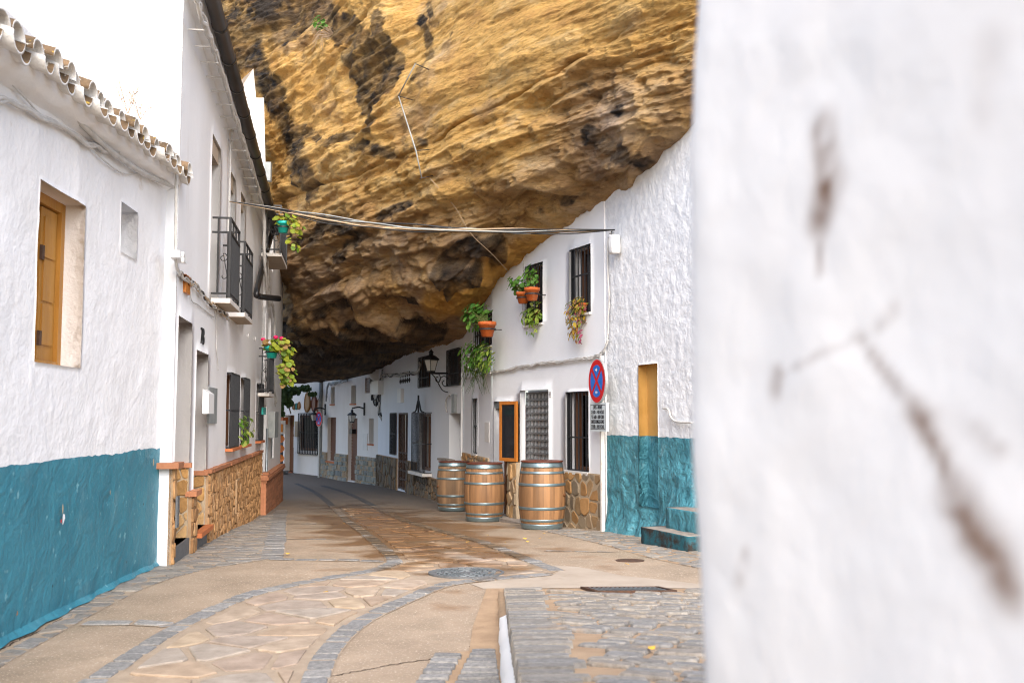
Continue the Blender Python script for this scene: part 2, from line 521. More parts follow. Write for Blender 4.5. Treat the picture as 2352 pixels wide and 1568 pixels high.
m = bpy.data.materials.new('clear_pane')
m.use_nodes = True
nt = m.node_tree
nt.nodes.remove(nt.nodes['Principled BSDF'])
_t = nod(nt, 'ShaderNodeBsdfTransparent')
_t.inputs[0].default_value = (.86, .88, .88, 1)
_g = nod(nt, 'ShaderNodeBsdfGlossy')
_g.inputs['Roughness'].default_value = .03
_f = nod(nt, 'ShaderNodeFresnel')
_f.inputs['IOR'].default_value = 1.5
_m = nod(nt, 'ShaderNodeMixShader')
nt.links.new(_f.outputs[0], _m.inputs[0])
nt.links.new(_t.outputs[0], _m.inputs[1])
nt.links.new(_g.outputs[0], _m.inputs[2])
nt.links.new(_m.outputs[0], nt.nodes['Material Output'].inputs['Surface'])
MATS['clear_pane'] = m

def plainmat(name, col, rough=.5):
    if name not in MATS:
        mat(name, col, tuple(c * .8 for c in col), scale=8, rough=rough)
    return MATS[name]

# ------------------------------------------------------------------ objects and meshes
def link(o, parent=None):
    COL.objects.link(o)
    if parent is not None:
        o.parent = parent
        w = parent
        T = Matrix.Identity(4)
        while w is not None:
            T = Matrix.Translation(w.location) @ w.rotation_euler.to_matrix().to_4x4() @ T if w.parent is None else T
            w = w.parent
        o.matrix_parent_inverse = T.inverted() if parent.parent is None else Matrix.Identity(4)
    return o

def tag(o, label=None, cat=None, group=None, kind=None):
    if label: o['label'] = label
    if cat: o['category'] = cat
    if group: o['group'] = group
    if kind: o['kind'] = kind
    return o

def thing(name, label, cat, loc=(0, 0, 0), group=None):
    o = bpy.data.objects.new(name, None)
    o.empty_display_size = .2
    o.location = loc
    COL.objects.link(o)
    return tag(o, label, cat, group)

def mesh_obj(name, verts, faces, mats, parent=None, smooth=False, fmat=None):
    me = bpy.data.meshes.new(name)
    me.from_pydata([tuple(v) for v in verts], [], faces)
    if not isinstance(mats, (list, tuple)):
        mats = [mats]
    for mm in mats:
        me.materials.append(MATS[mm] if isinstance(mm, str) else mm)
    if fmat is not None:
        me.polygons.foreach_set('material_index', fmat)
    if smooth:
        me.polygons.foreach_set('use_smooth', [True] * len(me.polygons))
    me.update()
    o = bpy.data.objects.new(name, me)
    return link(o, parent)

class MB:
    def __init__(self):
        self.v, self.f, self.m = [], [], []
    def add(self, vs, fs, mi=0):
        k = len(self.v)
        self.v += [Vector(a) for a in vs]
        self.f += [[i + k for i in f] for f in fs]
        self.m += [mi] * len(fs)
        return self
    def hexa(self, c8, mi=0):
        # c8: bottom 4 ccw, top 4
        return self.add(c8, [(0, 3, 2, 1), (4, 5, 6, 7), (0, 1, 5, 4), (1, 2, 6, 5), (2, 3, 7, 6), (3, 0, 4, 7)], mi)
    def box(self, c, d, mi=0, rz=0.0):
        c = Vector(c)
        x, y, z = d[0] / 2, d[1] / 2, d[2] / 2
        M = Matrix.Rotation(rz, 3, 'Z')
        return self.hexa([c + M @ Vector(p) for p in ((-x, -y, -z), (x, -y, -z), (x, y, -z), (-x, y, -z), (-x, -y, z), (x, -y, z), (x, y, z), (-x, y, z))], mi)
    def wbox(self, W, s0, s1, z0, z1, o0, o1, mi=0):
        P = W.P
        return self.hexa([P(s0, z0, o0), P(s1, z0, o0), P(s1, z0, o1), P(s0, z0, o1), P(s0, z1, o0), P(s1, z1, o0), P(s1, z1, o1), P(s0, z1, o1)], mi)
    def tube(self, pts, r, n=6, mi=0, caps=True):
        pts = [Vector(p) for p in pts]
        rs = r if isinstance(r, (list, tuple)) else [r] * len(pts)
        k = len(self.v)
        up = Vector((0, 0, 1))
        prev = None
        for i, p in enumerate(pts):
            a = pts[max(0, i - 1)]
            b = pts[min(len(pts) - 1, i + 1)]
            d = (b - a)
            d = d.normalized() if d.length > 1e-9 else Vector((0, 0, 1))
            if prev is None:
                x = d.cross(up)
                if x.length < .05:
                    x = d.cross(Vector((1, 0, 0)))
            else:
                x = prev - d * prev.dot(d)
                if x.length < 1e-6:
                    x = d.cross(up)
            x.normalize()
            prev = x
            y = d.cross(x)
            for j in range(n):
                an = 2 * math.pi * j / n
                self.v.append(p + (x * math.cos(an) + y * math.sin(an)) * rs[i])
        for i in range(len(pts) - 1):
            for j in range(n):
                self.f.append([k + i * n + j, k + i * n + (j + 1) % n, k + (i + 1) * n + (j + 1) % n, k + (i + 1) * n + j])
                self.m.append(mi)
        if caps:
            self.f.append([k + j for j in range(n)][::-1])
            self.f.append([k + (len(pts) - 1) * n + j for j in range(n)])
            self.m += [mi, mi]
        return self
    def lathe(self, prof, n=20, o=(0, 0, 0), mi=0, capb=False, capt=False):
        o = Vector(o)
        k = len(self.v)
        for r, z in prof:
            for j in range(n):
                a = 2 * math.pi * j / n
                self.v.append(o + Vector((r * math.cos(a), r * math.sin(a), z)))
        for i in range(len(prof) - 1):
            for j in range(n):
                self.f.append([k + i * n + j, k + i * n + (j + 1) % n, k + (i + 1) * n + (j + 1) % n, k + (i + 1) * n + j])
                self.m.append(mi)
        if capb:
            self.f.append([k + j for j in range(n)][::-1]); self.m.append(mi)
        if capt:
            self.f.append([k + (len(prof) - 1) * n + j for j in range(n)]); self.m.append(mi)
        return self
    def build(self, name, mats, parent=None, smooth=False):
        return mesh_obj(name, self.v, self.f, mats, parent, smooth, self.m)

def copy_tree(o, parent=None):
    c = o.copy()
    COL.objects.link(c)
    if parent is not None:
        c.parent = parent
    for ch in [k for k in o.children]:
        copy_tree(ch, c)
    return c

def sm(pts, k=6):
    """smooth a 3-D polyline (Catmull-Rom)"""
    pts = [Vector(p) for p in pts]
    if len(pts) < 3:
        return pts
    out = []
    for i in range(len(pts) - 1):
        p0 = pts[max(i - 1, 0)]; p1 = pts[i]; p2 = pts[i + 1]; p3 = pts[min(i + 2, len(pts) - 1)]
        for j in range(k):
            t = j / k
            out.append(.5 * ((2 * p1) + (-p0 + p2) * t + (2 * p0 - 5 * p1 + 4 * p2 - p3) * t * t + (-p0 + 3 * p1 - 3 * p2 + p3) * t ** 3))
    out.append(pts[-1])
    return out

# polygons
def clip_half(poly, p, n):
    """keep the side where (x-p).n <= 0"""
    out = []
    for i in range(len(poly)):
        a, b = poly[i], poly[(i + 1) % len(poly)]
        da = (a[0] - p[0]) * n[0] + (a[1] - p[1]) * n[1]
        db = (b[0] - p[0]) * n[0] + (b[1] - p[1]) * n[1]
        if da <= 0:
            out.append(a)
        if (da < 0 < db) or (db < 0 < da):
            k = da / (da - db)
            out.append((a[0] + (b[0] - a[0]) * k, a[1] + (b[1] - a[1]) * k))
    return out

def area(poly):
    return .5 * sum(poly[i][0] * poly[(i + 1) % len(poly)][1] - poly[(i + 1) % len(poly)][0] * poly[i][1] for i in range(len(poly)))

def voronoi(points, region, gap, kx=1.0, ky=1.0):
    """cells of POINTS clipped to polygon REGION, shrunk by half the GAP; kx, ky scale the metric (elongated stones)"""
    pts = [(x * kx, y * ky) for x, y in points]
    reg = [(x * kx, y * ky) for x, y in region]
    A = np.array(pts)
    cells = []
    for i, p in enumerate(pts):
        d = ((A - A[i]) ** 2).sum(1)
        near = np.argsort(d)[1:18]
        poly = reg[:]
        for j in near:
            q = pts[j]
            dx, dy = q[0] - p[0], q[1] - p[1]
            l = math.hypot(dx, dy)
            if l < 1e-9:
                continue
            n = (dx / l, dy / l)
            mid = (p[0] + dx / 2 - n[0] * gap / 2, p[1] + dy / 2 - n[1] * gap / 2)
            poly = clip_half(poly, mid, n)
            if len(poly) < 3:
                break
        if len(poly) >= 3 and abs(area(poly)) > 1e-5:
            # drop near-duplicate points
            q = []
            for v in poly:
                if not q or math.hypot(v[0] - q[-1][0], v[1] - q[-1][1]) > gap * .35:
                    q.append(v)
            if len(q) >= 3 and math.hypot(q[0][0] - q[-1][0], q[0][1] - q[-1][1]) < gap * .35:
                q.pop()
            if len(q) >= 3:
                if area(q) < 0:
                    q.reverse()
                cells.append([(x / kx, y / ky) for x, y in q])
    return cells

def inside(pt, poly):
    x, y = pt
    c = False
    for i in range(len(poly)):
        x1, y1 = poly[i]
        x2, y2 = poly[(i + 1) % len(poly)]
        if (y1 > y) != (y2 > y) and x < (x2 - x1) * (y - y1) / (y2 - y1) + x1:
            c = not c
    return c

def jitter_points(region, sx, sy, jit=.38, seed=1):
    rr = random.Random(seed)
    xs = [p[0] for p in region]; ys = [p[1] for p in region]
    out = []
    y = min(ys) - sy
    row = 0
    while y < max(ys) + sy:
        x = min(xs) - sx + (row % 2) * sx * .5
        while x < max(xs) + sx:
            p = (x + rr.uniform(-jit, jit) * sx, y + rr.uniform(-jit, jit) * sy)
            out.append(p)
            x += sx
        y += sy
        row += 1
    return out

def rough_poly(poly, rr, amt=.12, cut=.15):
    """round and roughen the outline of a stone: corners cut, edges a little bowed"""
    c = (sum(p[0] for p in poly) / len(poly), sum(p[1] for p in poly) / len(poly))
    out = []
    n = len(poly)
    for i in range(n):
        a, b, d = poly[i - 1], poly[i], poly[(i + 1) % n]
        k = cut * (.6 + .8 * rr.random())
        p = (b[0] + (a[0] - b[0]) * k, b[1] + (a[1] - b[1]) * k)
        q = (b[0] + (d[0] - b[0]) * k, b[1] + (d[1] - b[1]) * k)
        for w in (p, q):
            s = 1 - rr.random() * amt
            out.append((c[0] + (w[0] - c[0]) * s, c[1] + (w[1] - c[1]) * s))
    return out

def stone(name, poly, to3, h0, h1, m, parent, bev=.12, rr=random, tilt=0.0, mb=None):
    """one stone: outline POLY (2-D), to3(x, y, h) places it; rounded top edge"""
    c = (sum(p[0] for p in poly) / len(poly), sum(p[1] for p in poly) / len(poly))
    n = len(poly)
    vs = []
    tx, ty = rr.uniform(-tilt, tilt), rr.uniform(-tilt, tilt)
    for k, (h, s) in enumerate(((h0, 1.0), (h0 + (h1 - h0) * .6, 1.0), (h1, 1 - bev))):
        for x, y in poly:
            xx, yy = c[0] + (x - c[0]) * s, c[1] + (y - c[1]) * s
            hh = h + (tx * (xx - c[0]) + ty * (yy - c[1]) if k else 0)
            vs.append(to3(xx, yy, hh))
    fs = []
    for k in range(2):
        for i in range(n):
            j = (i + 1) % n
            fs.append([k * n + i, k * n + j, (k + 1) * n + j, (k + 1) * n + i])
    fs.append([2 * n + i for i in range(n)])
    if mb is not None:
        mb.add(vs, fs)
        return None
    return mesh_obj(name, vs, fs, m, parent)

# ------------------------------------------------------------------ walls with openings
def grid_lines(a, b, breaks, res):
    ks = sorted(set([a, b] + [x for x in breaks if a < x < b]))
    out = []
    for i in range(len(ks) - 1):
        n = max(1, int(math.ceil((ks[i + 1] - ks[i]) / res)))
        out += list(np.linspace(ks[i], ks[i + 1], n + 1)[:-1])
    out.append(ks[-1])
    return np.array(out)

def facade(name, W, s0, s1, z0, z1, holes, mats, parent, res=1.0, disp=None, split=None, thick=.0, ends=True, smooth=False, o=0.0, reveal_mat=None, blind=None, top=None):
    """wall sheet with rectangular openings, reveals of their depth and (for blind ones) a back;
    split: height below which the second material is used"""
    sb, zb = [], []
    for h in holes:
        sb += [h[0], h[1]]; zb += [h[2], h[3]]
    if split is not None:
        zb.append(split)
    S = grid_lines(s0, s1, sb, res)
    Z = grid_lines(z0, z1, zb, res)
    ns, nz_ = len(S), len(Z)
    ss, zz = np.meshgrid(S, Z, indexing='ij')
    A = np.array(W.A); t = np.array(W.t); n = np.array(W.n)
    P = A + ss[..., None] * t + n * o
    P[..., 2] = zz
    if top is not None:
        # stretch the upper part so that the crest follows top(s)
        tz = np.array([top(s) for s in S])[:, None]
        P[..., 2] = np.minimum(zz, tz)
    if split is not None:
        # hand-painted edge of the dado wavers a little
        js = int(np.argmin(abs(Z - split)))
        qs = np.stack([S * 2.5, S * 0, S * 0], 1)
        P[:, js, 2] += .016 * fbm(qs, 2, 3) + .010 * fbm(qs * 5, 2, 4)
    flat = P.reshape(-1, 3)
    if disp is not None:
        d = disp(flat, ss.ravel(), zz.ravel())
        flat = flat + d[:, None] * n
    V = [tuple(p) for p in flat]
    idx = lambda i, j: i * nz_ + j
    F, FM = [], []
    eps = 1e-6
    flip = W.n.dot(Vector((W.t.y, -W.t.x, 0))) > 0
    def quad(a, b, c, d, mi):
        F.append([a, b, c, d] if flip else [d, c, b, a]); FM.append(mi)
    for i in range(ns - 1):
        for j in range(nz_ - 1):
            cs, cz = (S[i] + S[i + 1]) / 2, (Z[j] + Z[j + 1]) / 2
            if any(h[0] - eps < cs < h[1] + eps and h[2] - eps < cz < h[3] + eps for h in holes):
                continue
            mi = 1 if (split is not None and cz < split) else 0
            quad(idx(i, j), idx(i + 1, j), idx(i + 1, j + 1), idx(i, j + 1), mi)
    nm = len(mats)
    for hi, h in enumerate(holes):
        i0 = int(np.argmin(abs(S - h[0]))); i1 = int(np.argmin(abs(S - h[1])))
        j0 = int(np.argmin(abs(Z - h[2]))); j1 = int(np.argmin(abs(Z - h[3])))
        ring = [(i, j0) for i in range(i0, i1)] + [(i1, j) for j in range(j0, j1)] + [(i, j1) for i in range(i1, i0, -1)] + [(i0, j) for j in range(j1, j0, -1)]
        k = len(V)
        for (i, j) in ring:
            p = W.P(S[i], Z[j], o - h[4])
            V.append(tuple(p))
        m_ = len(ring)
        rm = h[5] if len(h) > 5 else 0
        for a in range(m_):
            b = (a + 1) % m_
            zc = (Z[ring[a][1]] + Z[ring[b][1]]) / 2
            mi = 1 if (split is not None and zc < split) else rm
            quad(idx(*ring[a]), k + a, k + b, idx(*ring[b]), mi)
        if len(h) > 6 and h[6] is not None:
            # blind back, split by height
            b0 = len(V)
            hz = [h[2], h[3]] if not (split is not None and h[2] < split < h[3]) else [h[2], split, h[3]]
            for z in hz:
                V.append(tuple(W.P(h[0] - .02, z, o - h[4]))); V.append(tuple(W.P(h[1] + .02, z, o - h[4])))
            for q in range(len(hz) - 1):
                zc = (hz[q] + hz[q + 1]) / 2
                mi = 1 if (split is not None and zc < split) else h[6]
                quad(b0 + 2 * q, b0 + 2 * q + 1, b0 + 2 * q + 3, b0 + 2 * q + 2, mi)
    return mesh_obj(name, V, F, mats, parent, smooth, FM)

def window(parent, W, h, frame_mat='brown_wood', pane='pane_dark', back=None, fw=.05, mull=True, o=0.0, bars=None, extra=None):
    """casement set in the back of opening h: frame, mullion and pane"""
    s0, s1, z0, z1, d = h[:5]
    b = MB()
    a, c = o - d, o - d + .05
    b.wbox(W, s0 - .01, s0 + fw, z0, z1, a - .03, c)
    b.wbox(W, s1 - fw, s1 + .01, z0, z1, a - .03, c)
    b.wbox(W, s0 + fw, s1 - fw, z1 - fw, z1 + .01, a - .03, c - .002)
    b.wbox(W, s0 + fw, s1 - fw, z0 - .01, z0 + fw, a - .03, c - .002)
    if mull:
        b.wbox(W, (s0 + s1) / 2 - fw * .45, (s0 + s1) / 2 + fw * .45, z0 + fw, z1 - fw, a - .03, c - .004)
    f = b.build('window', frame_mat, parent)
    p = MB().wbox(W, s0 + fw * .6, s1 - fw * .6, z0 + fw * .6, z1 - fw * .6, a - .02, a + .004).build('pane', pane, f)
    return f

def grille(parent, W, s0, s1, z0, z1, o, n, rails=(.5,), r=.011, m='iron_black', side=0.0, frame=True):
    """iron grille standing o off the wall: rails (mesh of the part) and single bars"""
    b = MB()
    for k in [0.0, 1.0] + list(rails):
        z = z0 + (z1 - z0) * k
        b.wbox(W, s0 - .005, s1 + .005, z - .012, z + .012, o - .006, o + .006)
        if side:
            for s in (s0, s1):
                b.wbox(W, s - .008, s + .008, z - .01, z + .01, o - side, o - .007)
    g = b.build('grille', m, parent)
    me = None
    for i in range(n):
        s = s0 + (s1 - s0) * i / (n - 1)
        if me is None:
            q = MB()
            q.tube([(0, 0, z0), (0, 0, z1)], r, 6)
            bo = q.build('bar', m, g)
            me = bo.data
        else:
            bo = bpy.data.objects.new('bar', me)
            link(bo, g)
        p = W.P(s, 0, o)
        T = g.matrix_parent_inverse
        bo.location = (p.x, p.y, 0)
    return g

def dado(parent, W, s0, s1, z0f, z1, m, back, sx, sz, seed, holes=(), gap=.012, proud=.035, kind='rand', rough=.10, name='stone', depth0=.0, maxn=300, bev=.1):
    """stone cladding: a backing part with single stones as its pieces. z0f(s): ground line"""
    b = MB()
    zmin = min(z0f(s0), z0f(s1)) - .05
    segs = [(s0, s1)]
    for h in holes:
        new = []
        for a, c in segs:
            if h[1] <= a or h[0] >= c:
                new.append((a, c))
            else:
                if h[0] > a: new.append((a, h[0]))
                if h[1] < c: new.append((h[1], c))
        segs = new
    ds = []
    for a, c in segs:
        b = MB()
        b.wbox(W, a, c, zmin, z1, -.02, depth0 + .012)
        ds.append((a, c, b.build('stone_dado', back, parent)))
    d = ds[0][2]
    rr = random.Random(seed)
    cnt = 0
    rest = MB()
    me_cells = []
    for a, c in segs:
        reg = [(a, zmin), (c, zmin), (c, z1), (a, z1)]
        if kind == 'rand':
            pts = jitter_points(reg, sx, sz, .36, seed)
            cells = voronoi(pts, [(a + gap / 2, zmin), (c - gap / 2, zmin), (c - gap / 2, z1 - gap / 2), (a + gap / 2, z1 - gap / 2)], gap, 1.0, sx / sz)
        else:
            cells = []
            z = zmin
            while z < z1 - .02:
                hh = min(sz * rr.uniform(.8, 1.25), z1 - z)
                if z1 - z - hh < .03: hh = z1 - z
                s = a
                while s < c - .01:
                    w = min(sx * rr.uniform(.55, 1.5), c - s)
                    if c - s - w < .03: w = c - s
                    cells.append([(s + gap / 2, z + gap / 2), (s + w - gap / 2, z + gap / 2), (s + w - gap / 2, z + hh - gap / 2), (s + gap / 2, z + hh - gap / 2)])
                    s += w
                z += hh
        me_cells += cells
    vis = [c for c in me_cells if abs(area(c)) > sx * sz * .08 and max(p[1] for p in c) > min(z0f(c[0][0]), z0f(c[-1][0])) + .01]
    if len(vis) > maxn:
        vis.sort(key=lambda c: -abs(area(c)) / (W.P(c[0][0], 0).y ** 2))
    for k, c in enumerate(vis):
        pr = depth0 + proud * rr.uniform(.55, 1.2)
        poly = rough_poly(c, rr, rough)
        to3 = lambda x, y, hgt: W.P(x, y, hgt)
        if W is not None and not (W.n.dot(Vector((W.t.y, -W.t.x, 0))) > 0):
            poly = poly[::-1]
        own = [x[2] for x in ds if x[0] - .01 <= poly[0][0] <= x[1] + .01]
        stone(name, poly, to3, depth0 + .005, pr, m, own[0] if own else d, bev, rr, .12, mb=rest if k >= maxn else None)
    if rest.v:
        tag(rest.build('small_stones', m, d), kind='stuff')
    return d

def text(body, W_or_frame, size, m, parent, name='lettering', align='CENTER', ext=.0015):
    """flat lettering: frame = (origin, right, up) of the plate"""
    cu = bpy.data.curves.new(name, 'FONT')
    cu.body = body
    cu.size = size
    cu.align_x = align
    cu.align_y = 'CENTER'
    cu.extrude = ext
    tmp = bpy.data.objects.new('tmp_text', cu)
    COL.objects.link(tmp)
    dg = bpy.context.evaluated_depsgraph_get()
    dg.update()
    me = bpy.data.meshes.new_from_object(tmp.evaluated_get(dg))
    bpy.data.objects.remove(tmp)
    bpy.data.curves.remove(cu)
    o0, rx, up = W_or_frame
    rx, up = Vector(rx).normalized(), Vector(up).normalized()
    nn = rx.cross(up)
    me.transform(Matrix(((rx.x, up.x, nn.x, o0[0]), (rx.y, up.y, nn.y, o0[1]), (rx.z, up.z, nn.z, o0[2]), (0, 0, 0, 1))))
    me.materials.clear()
    me.materials.append(MATS[m])
    ob = bpy.data.objects.new(name, me)
    return link(ob, parent)
# ================================================================== GROUND
xs = np.unique(np.concatenate([np.linspace(-60, -12, 9), np.linspace(-12, 6, 73), np.linspace(6, 60, 9)]))
ys = np.unique(np.concatenate([np.linspace(-30, 0, 7), np.linspace(0, 45, 451), np.linspace(45, 110, 12)]))
gx, gy = np.meshgrid(xs, ys, indexing='ij')
gz = Gv(gy) + .0
gv = np.stack([gx.ravel(), gy.ravel(), gz.ravel()], 1)
nyy = len(ys)
gf = [[i * nyy + j, (i + 1) * nyy + j, (i + 1) * nyy + j + 1, i * nyy + j + 1] for i in range(len(xs) - 1) for j in range(nyy - 1)]
street = mesh_obj('street', gv, gf, 'concrete', None, True)
tag(street, 'beige worn concrete street running under the rock overhang', kind='structure')

def to_ground(x, y, h):
    return Vector((x, y, G(y) + h))

def flat_patch(name, poly, h, m, parent, dens=.35):
    """thin sheet lying on the street, following its fall"""
    bm = bmesh.new()
    bm.faces.new([bm.verts.new((x, y, 0)) for x, y in poly])
    bmesh.ops.triangulate(bm, faces=bm.faces[:])
    for _ in range(3):
        es = [e for e in bm.edges if e.calc_length() > dens]
        if es:
            bmesh.ops.subdivide_edges(bm, edges=es, cuts=1)
            bmesh.ops.triangulate(bm, faces=bm.faces[:])
    for v in bm.verts:
        v.co.z = G(v.co.y) + h
    for f in bm.faces:
        f.normal_update()
        if f.normal.z < 0:
            f.normal_flip()
    me = bpy.data.meshes.new(name)
    bm.to_mesh(me); bm.free()
    me.materials.append(MATS[m])
    o = bpy.data.objects.new(name, me)
    return link(o, parent)

def gline(pp):
    return [gpt(x, y) for x, y in pp]

def dense(line, k=8):
    return [(p.x, p.y) for p in sm([(x, y, 0) for x, y in line], k)]

Lpx = [(150, 1605), (215, 1566), (330, 1490), (400, 1446), (470, 1411), (560, 1371), (640, 1350), (720, 1334), (800, 1321), (865, 1308), (908, 1293)]
L2px = [(908, 1293), (893, 1272), (853, 1237), (812, 1206), (772, 1170), (745, 1146), (715, 1126), (680, 1110)]
R1px = [(705, 1605), (722, 1566), (745, 1512), (780, 1467), (830, 1427), (890, 1397), (960, 1366), (1015, 1345), (1075, 1335), (1160, 1328), (1262, 1318)]
R2px = [(1280, 1311), (1200, 1281), (1100, 1243), (1000, 1216), (930, 1195), (880, 1172), (830, 1147), (790, 1130), (740, 1115)]
Lg, L2g, R1g, R2g = (dense(gline(p)) for p in (Lpx, L2px, R1px, R2px))

near_region = Lg + L2g[:1] + R2g[:1] + R1g[::-1]
far_i = [p for p in L2g if p[1] < 20.5]
far_r = [p for p in R2g if p[1] < 20.5]
paved = Lg + far_i + far_r[::-1] + R1g[::-1]
pv = flat_patch('paved_strip', paved, .003, 'joint', None, .15)
tag(pv, 'crazy paved strip of sandstone flags down the middle of the street', kind='structure')
rr = random.Random(3)
pts = jitter_points(paved, .44, .30, .46, 4)
cells = voronoi(pts, [(-8, 0), (6, 0), (6, 26), (-8, 26)], .028)

def clip_poly_convex(subject, convex):
    out = subject
    n = len(convex)
    for i in range(n):
        a, b = convex[i], convex[(i + 1) % n]
        nx, ny = (b[1] - a[1]), -(b[0] - a[0])
        out = clip_half(out, a, (nx, ny))
        if len(out) < 3:
            return []
    return out

def shrink(poly, k):
    c = (sum(p[0] for p in poly) / len(poly), sum(p[1] for p in poly) / len(poly))
    return [(c[0] + (x - c[0]) * k, c[1] + (y - c[1]) * k) for x, y in poly]

def tidy(poly, d):
    q = []
    for v in poly:
        if not q or math.hypot(v[0] - q[-1][0], v[1] - q[-1][1]) > d:
            q.append(v)
    if len(q) > 2 and math.hypot(q[0][0] - q[-1][0], q[0][1] - q[-1][1]) < d:
        q.pop()
    return q

flags = []
# pull the region in by the width of the sett borders
def offset_in(line, d):
    out = []
    for i, p in enumerate(line):
        a = line[max(0, i - 1)]; b = line[min(len(line) - 1, i + 1)]
        tx, ty = b[0] - a[0], b[1] - a[1]
        l = math.hypot(tx, ty) or 1
        out.append((p[0] + ty / l * d, p[1] - tx / l * d))
    return out
reg_in = offset_in(Lg, .13)[:-3] + offset_in(far_i, .13)[2:] + offset_in(far_r, -.13)[::-1] + offset_in(R1g, -.13)[::-1]
man_c = gpt(1071, 1317)
for c in cells:
    cc = (sum(p[0] for p in c) / len(c), sum(p[1] for p in c) / len(c))
    q = clip_poly_convex(reg_in, c)
    q = tidy(q, .03)
    if len(q) < 3 or abs(area(q)) < .015:
        continue
    if area(q) < 0:
        q.reverse()
    cc = (sum(p[0] for p in q) / len(q), sum(p[1] for p in q) / len(q))
    if math.hypot(cc[0] - man_c[0], cc[1] - man_c[1]) < .42:
        continue
    flags.append(q)
flags.sort(key=lambda q: q[0][1])
restf = MB()
for i, q in enumerate(flags):
    big = shrink(rough_poly(q, rr, .07, .09), rr.uniform(.97, 1.0))
    stone('flagstone', big, to_ground, .001, .008 + rr.uniform(0, .009), 'flag', pv, .05, rr, .012, mb=restf if i >= 300 else None)
if restf.v:
    tag(restf.build('far_flagstones', 'flag', pv), kind='stuff')

def sett_row(line, name, label, width=.2, step=.16, ymax=22.0, gap=.02, m='granite', h=.010, seed=1, rows=1):
    rq = random.Random(seed)
    root = thing(name, label, 'paving', (line[0][0], line[0][1], G(line[0][1])))
    root['kind'] = 'structure'
    # walk along
    pts = [Vector((x, y)) for x, y in line]
    acc = [0]
    for i in range(1, len(pts)):
        acc.append(acc[-1] + (pts[i] - pts[i - 1]).length)
    def P(s):
        s = min(max(s, 0), acc[-1] - 1e-6)
        i = int(np.searchsorted(acc, s, side='right')) - 1
        i = min(i, len(pts) - 2)
        k = (s - acc[i]) / max(1e-9, acc[i + 1] - acc[i])
        d = (pts[i + 1] - pts[i]).normalized()
        return pts[i].lerp(pts[i + 1], k), d
    bed = MB()
    s = 0.0
    far = MB()
    sts = []
    while s < acc[-1]:
        st = step * rq.uniform(.75, 1.35)
        e = min(s + st, acc[-1])
        (a, da), (b, db) = P(s), P(e)
        na, nb = Vector((-da.y, da.x)), Vector((-db.y, db.x))
        w = width * rq.uniform(.88, 1.08) / 2
        W2 = width / 2 + .008
        bed.add([to_ground(*(a - na * W2), .0045), to_ground(*(b - nb * W2), .0045), to_ground(*(b + nb * W2), .0045), to_ground(*(a + na * W2), .0045)], [(0, 1, 2, 3)])
        g = gap / 2
        q = [tuple(a + da * g - na * w), tuple(b - db * g - nb * w), tuple(b - db * g + nb * w), tuple(a + da * g + na * w)]
        if a.y < ymax:
            stone('sett', rough_poly(q, rq, .06, .08), to_ground, .002, h + rq.uniform(-.003, .006), m, root, .08, rq, .02)
        else:
            stone('sett', q, to_ground, .002, h, m, root, .06, rq, .0, mb=far)
        s = e
    bed.build('bedding', 'joint', root)
    if far.v:
        tag(far.build('far_setts', 'granite_mass', root), kind='stuff')
    return root

sett_row(Lg, 'sett_border', 'grey granite sett line along the left of the near paving curve', .135, .17, seed=1)
sett_row(L2g, 'sett_border', 'grey granite sett line left of the damp strip into the tunnel', .145, .15, seed=2, ymax=21)
sett_row(R1g, 'sett_border', 'grey granite sett line along the right of the near paving curve', .14, .17, seed=3)
sett_row(R2g, 'sett_border', 'grey granite sett line right of the damp strip below the barrels', .15, .15, seed=4, ymax=21)
sett_row(dense(gline([(188, 1432), (260, 1432), (356, 1431), (392, 1438)])), 'sett_border', 'short cross row of granite setts before the teal wall', .13, .30, seed=5)
sett_row(dense(gline([(618, 1284), (700, 1286), (800, 1287), (880, 1290)])), 'sett_border', 'thin pale sett row crossing the street by the left houses', .10, .22, seed=6)
sett_row(dense(gline([(624, 1284), (634, 1235), (641, 1195), (646, 1172)])), 'sett_border', 'double sett line beside the left pavement', .24, .17, seed=7)
for yy, lab in ((1238, 'near'), (1203, 'far')):
    sett_row(dense(gline([(650, yy), (730, yy), (800 if yy > 1220 else 775, yy + 1)])), 'sett_border', 'faint %s cross joint between concrete slabs left of the damp strip' % lab, .05, .3, seed=8, h=.006)
sett_row(dense(gline([(1250, 1265), (1330, 1266), (1420, 1268)])), 'sett_border', 'dark cross joint in the concrete below the big barrel', .05, .3, seed=9, h=.006)

# left pavement of flat setts along the houses
lp = gline([(-60, 1530), (60, 1470), (165, 1400), (255, 1350), (330, 1312), (376, 1292), (470, 1245), (560, 1205), (602, 1186), (642, 1178), (634, 1235), (622, 1283), (540, 1296), (470, 1308), (400, 1326), (330, 1352), (240, 1397), (150, 1447), (60, 1498), (-20, 1545)])
pav = flat_patch('left_pavement', lp, .003, 'joint', None, .2)
tag(pav, 'narrow pavement of worn flat setts along the left houses', kind='structure')
pts = jitter_points(lp, .30, .15, .33, 9)
cs = voronoi(pts, [(-9, 0), (2, 0), (2, 26), (-9, 26)], .02, 1.0, 2.0)
rest = MB()
rr = random.Random(5)
kk = 0
cs.sort(key=lambda q: q[0][1])
for c in cs:
    q = tidy(clip_poly_convex(lp, c), .02)
    if len(q) < 3 or abs(area(q)) < .008:
        continue
    if area(q) < 0:
        q.reverse()
    kk += 1
    stone('sett', shrink(rough_poly(q, rr, .06), .97), to_ground, .001, .005 + rr.uniform(0, .008), 'cobble', pav, .08, rr, .03, mb=rest if kk > 300 else None)
if rest.v:
    tag(rest.build('far_setts', 'cobble', pav), kind='stuff')

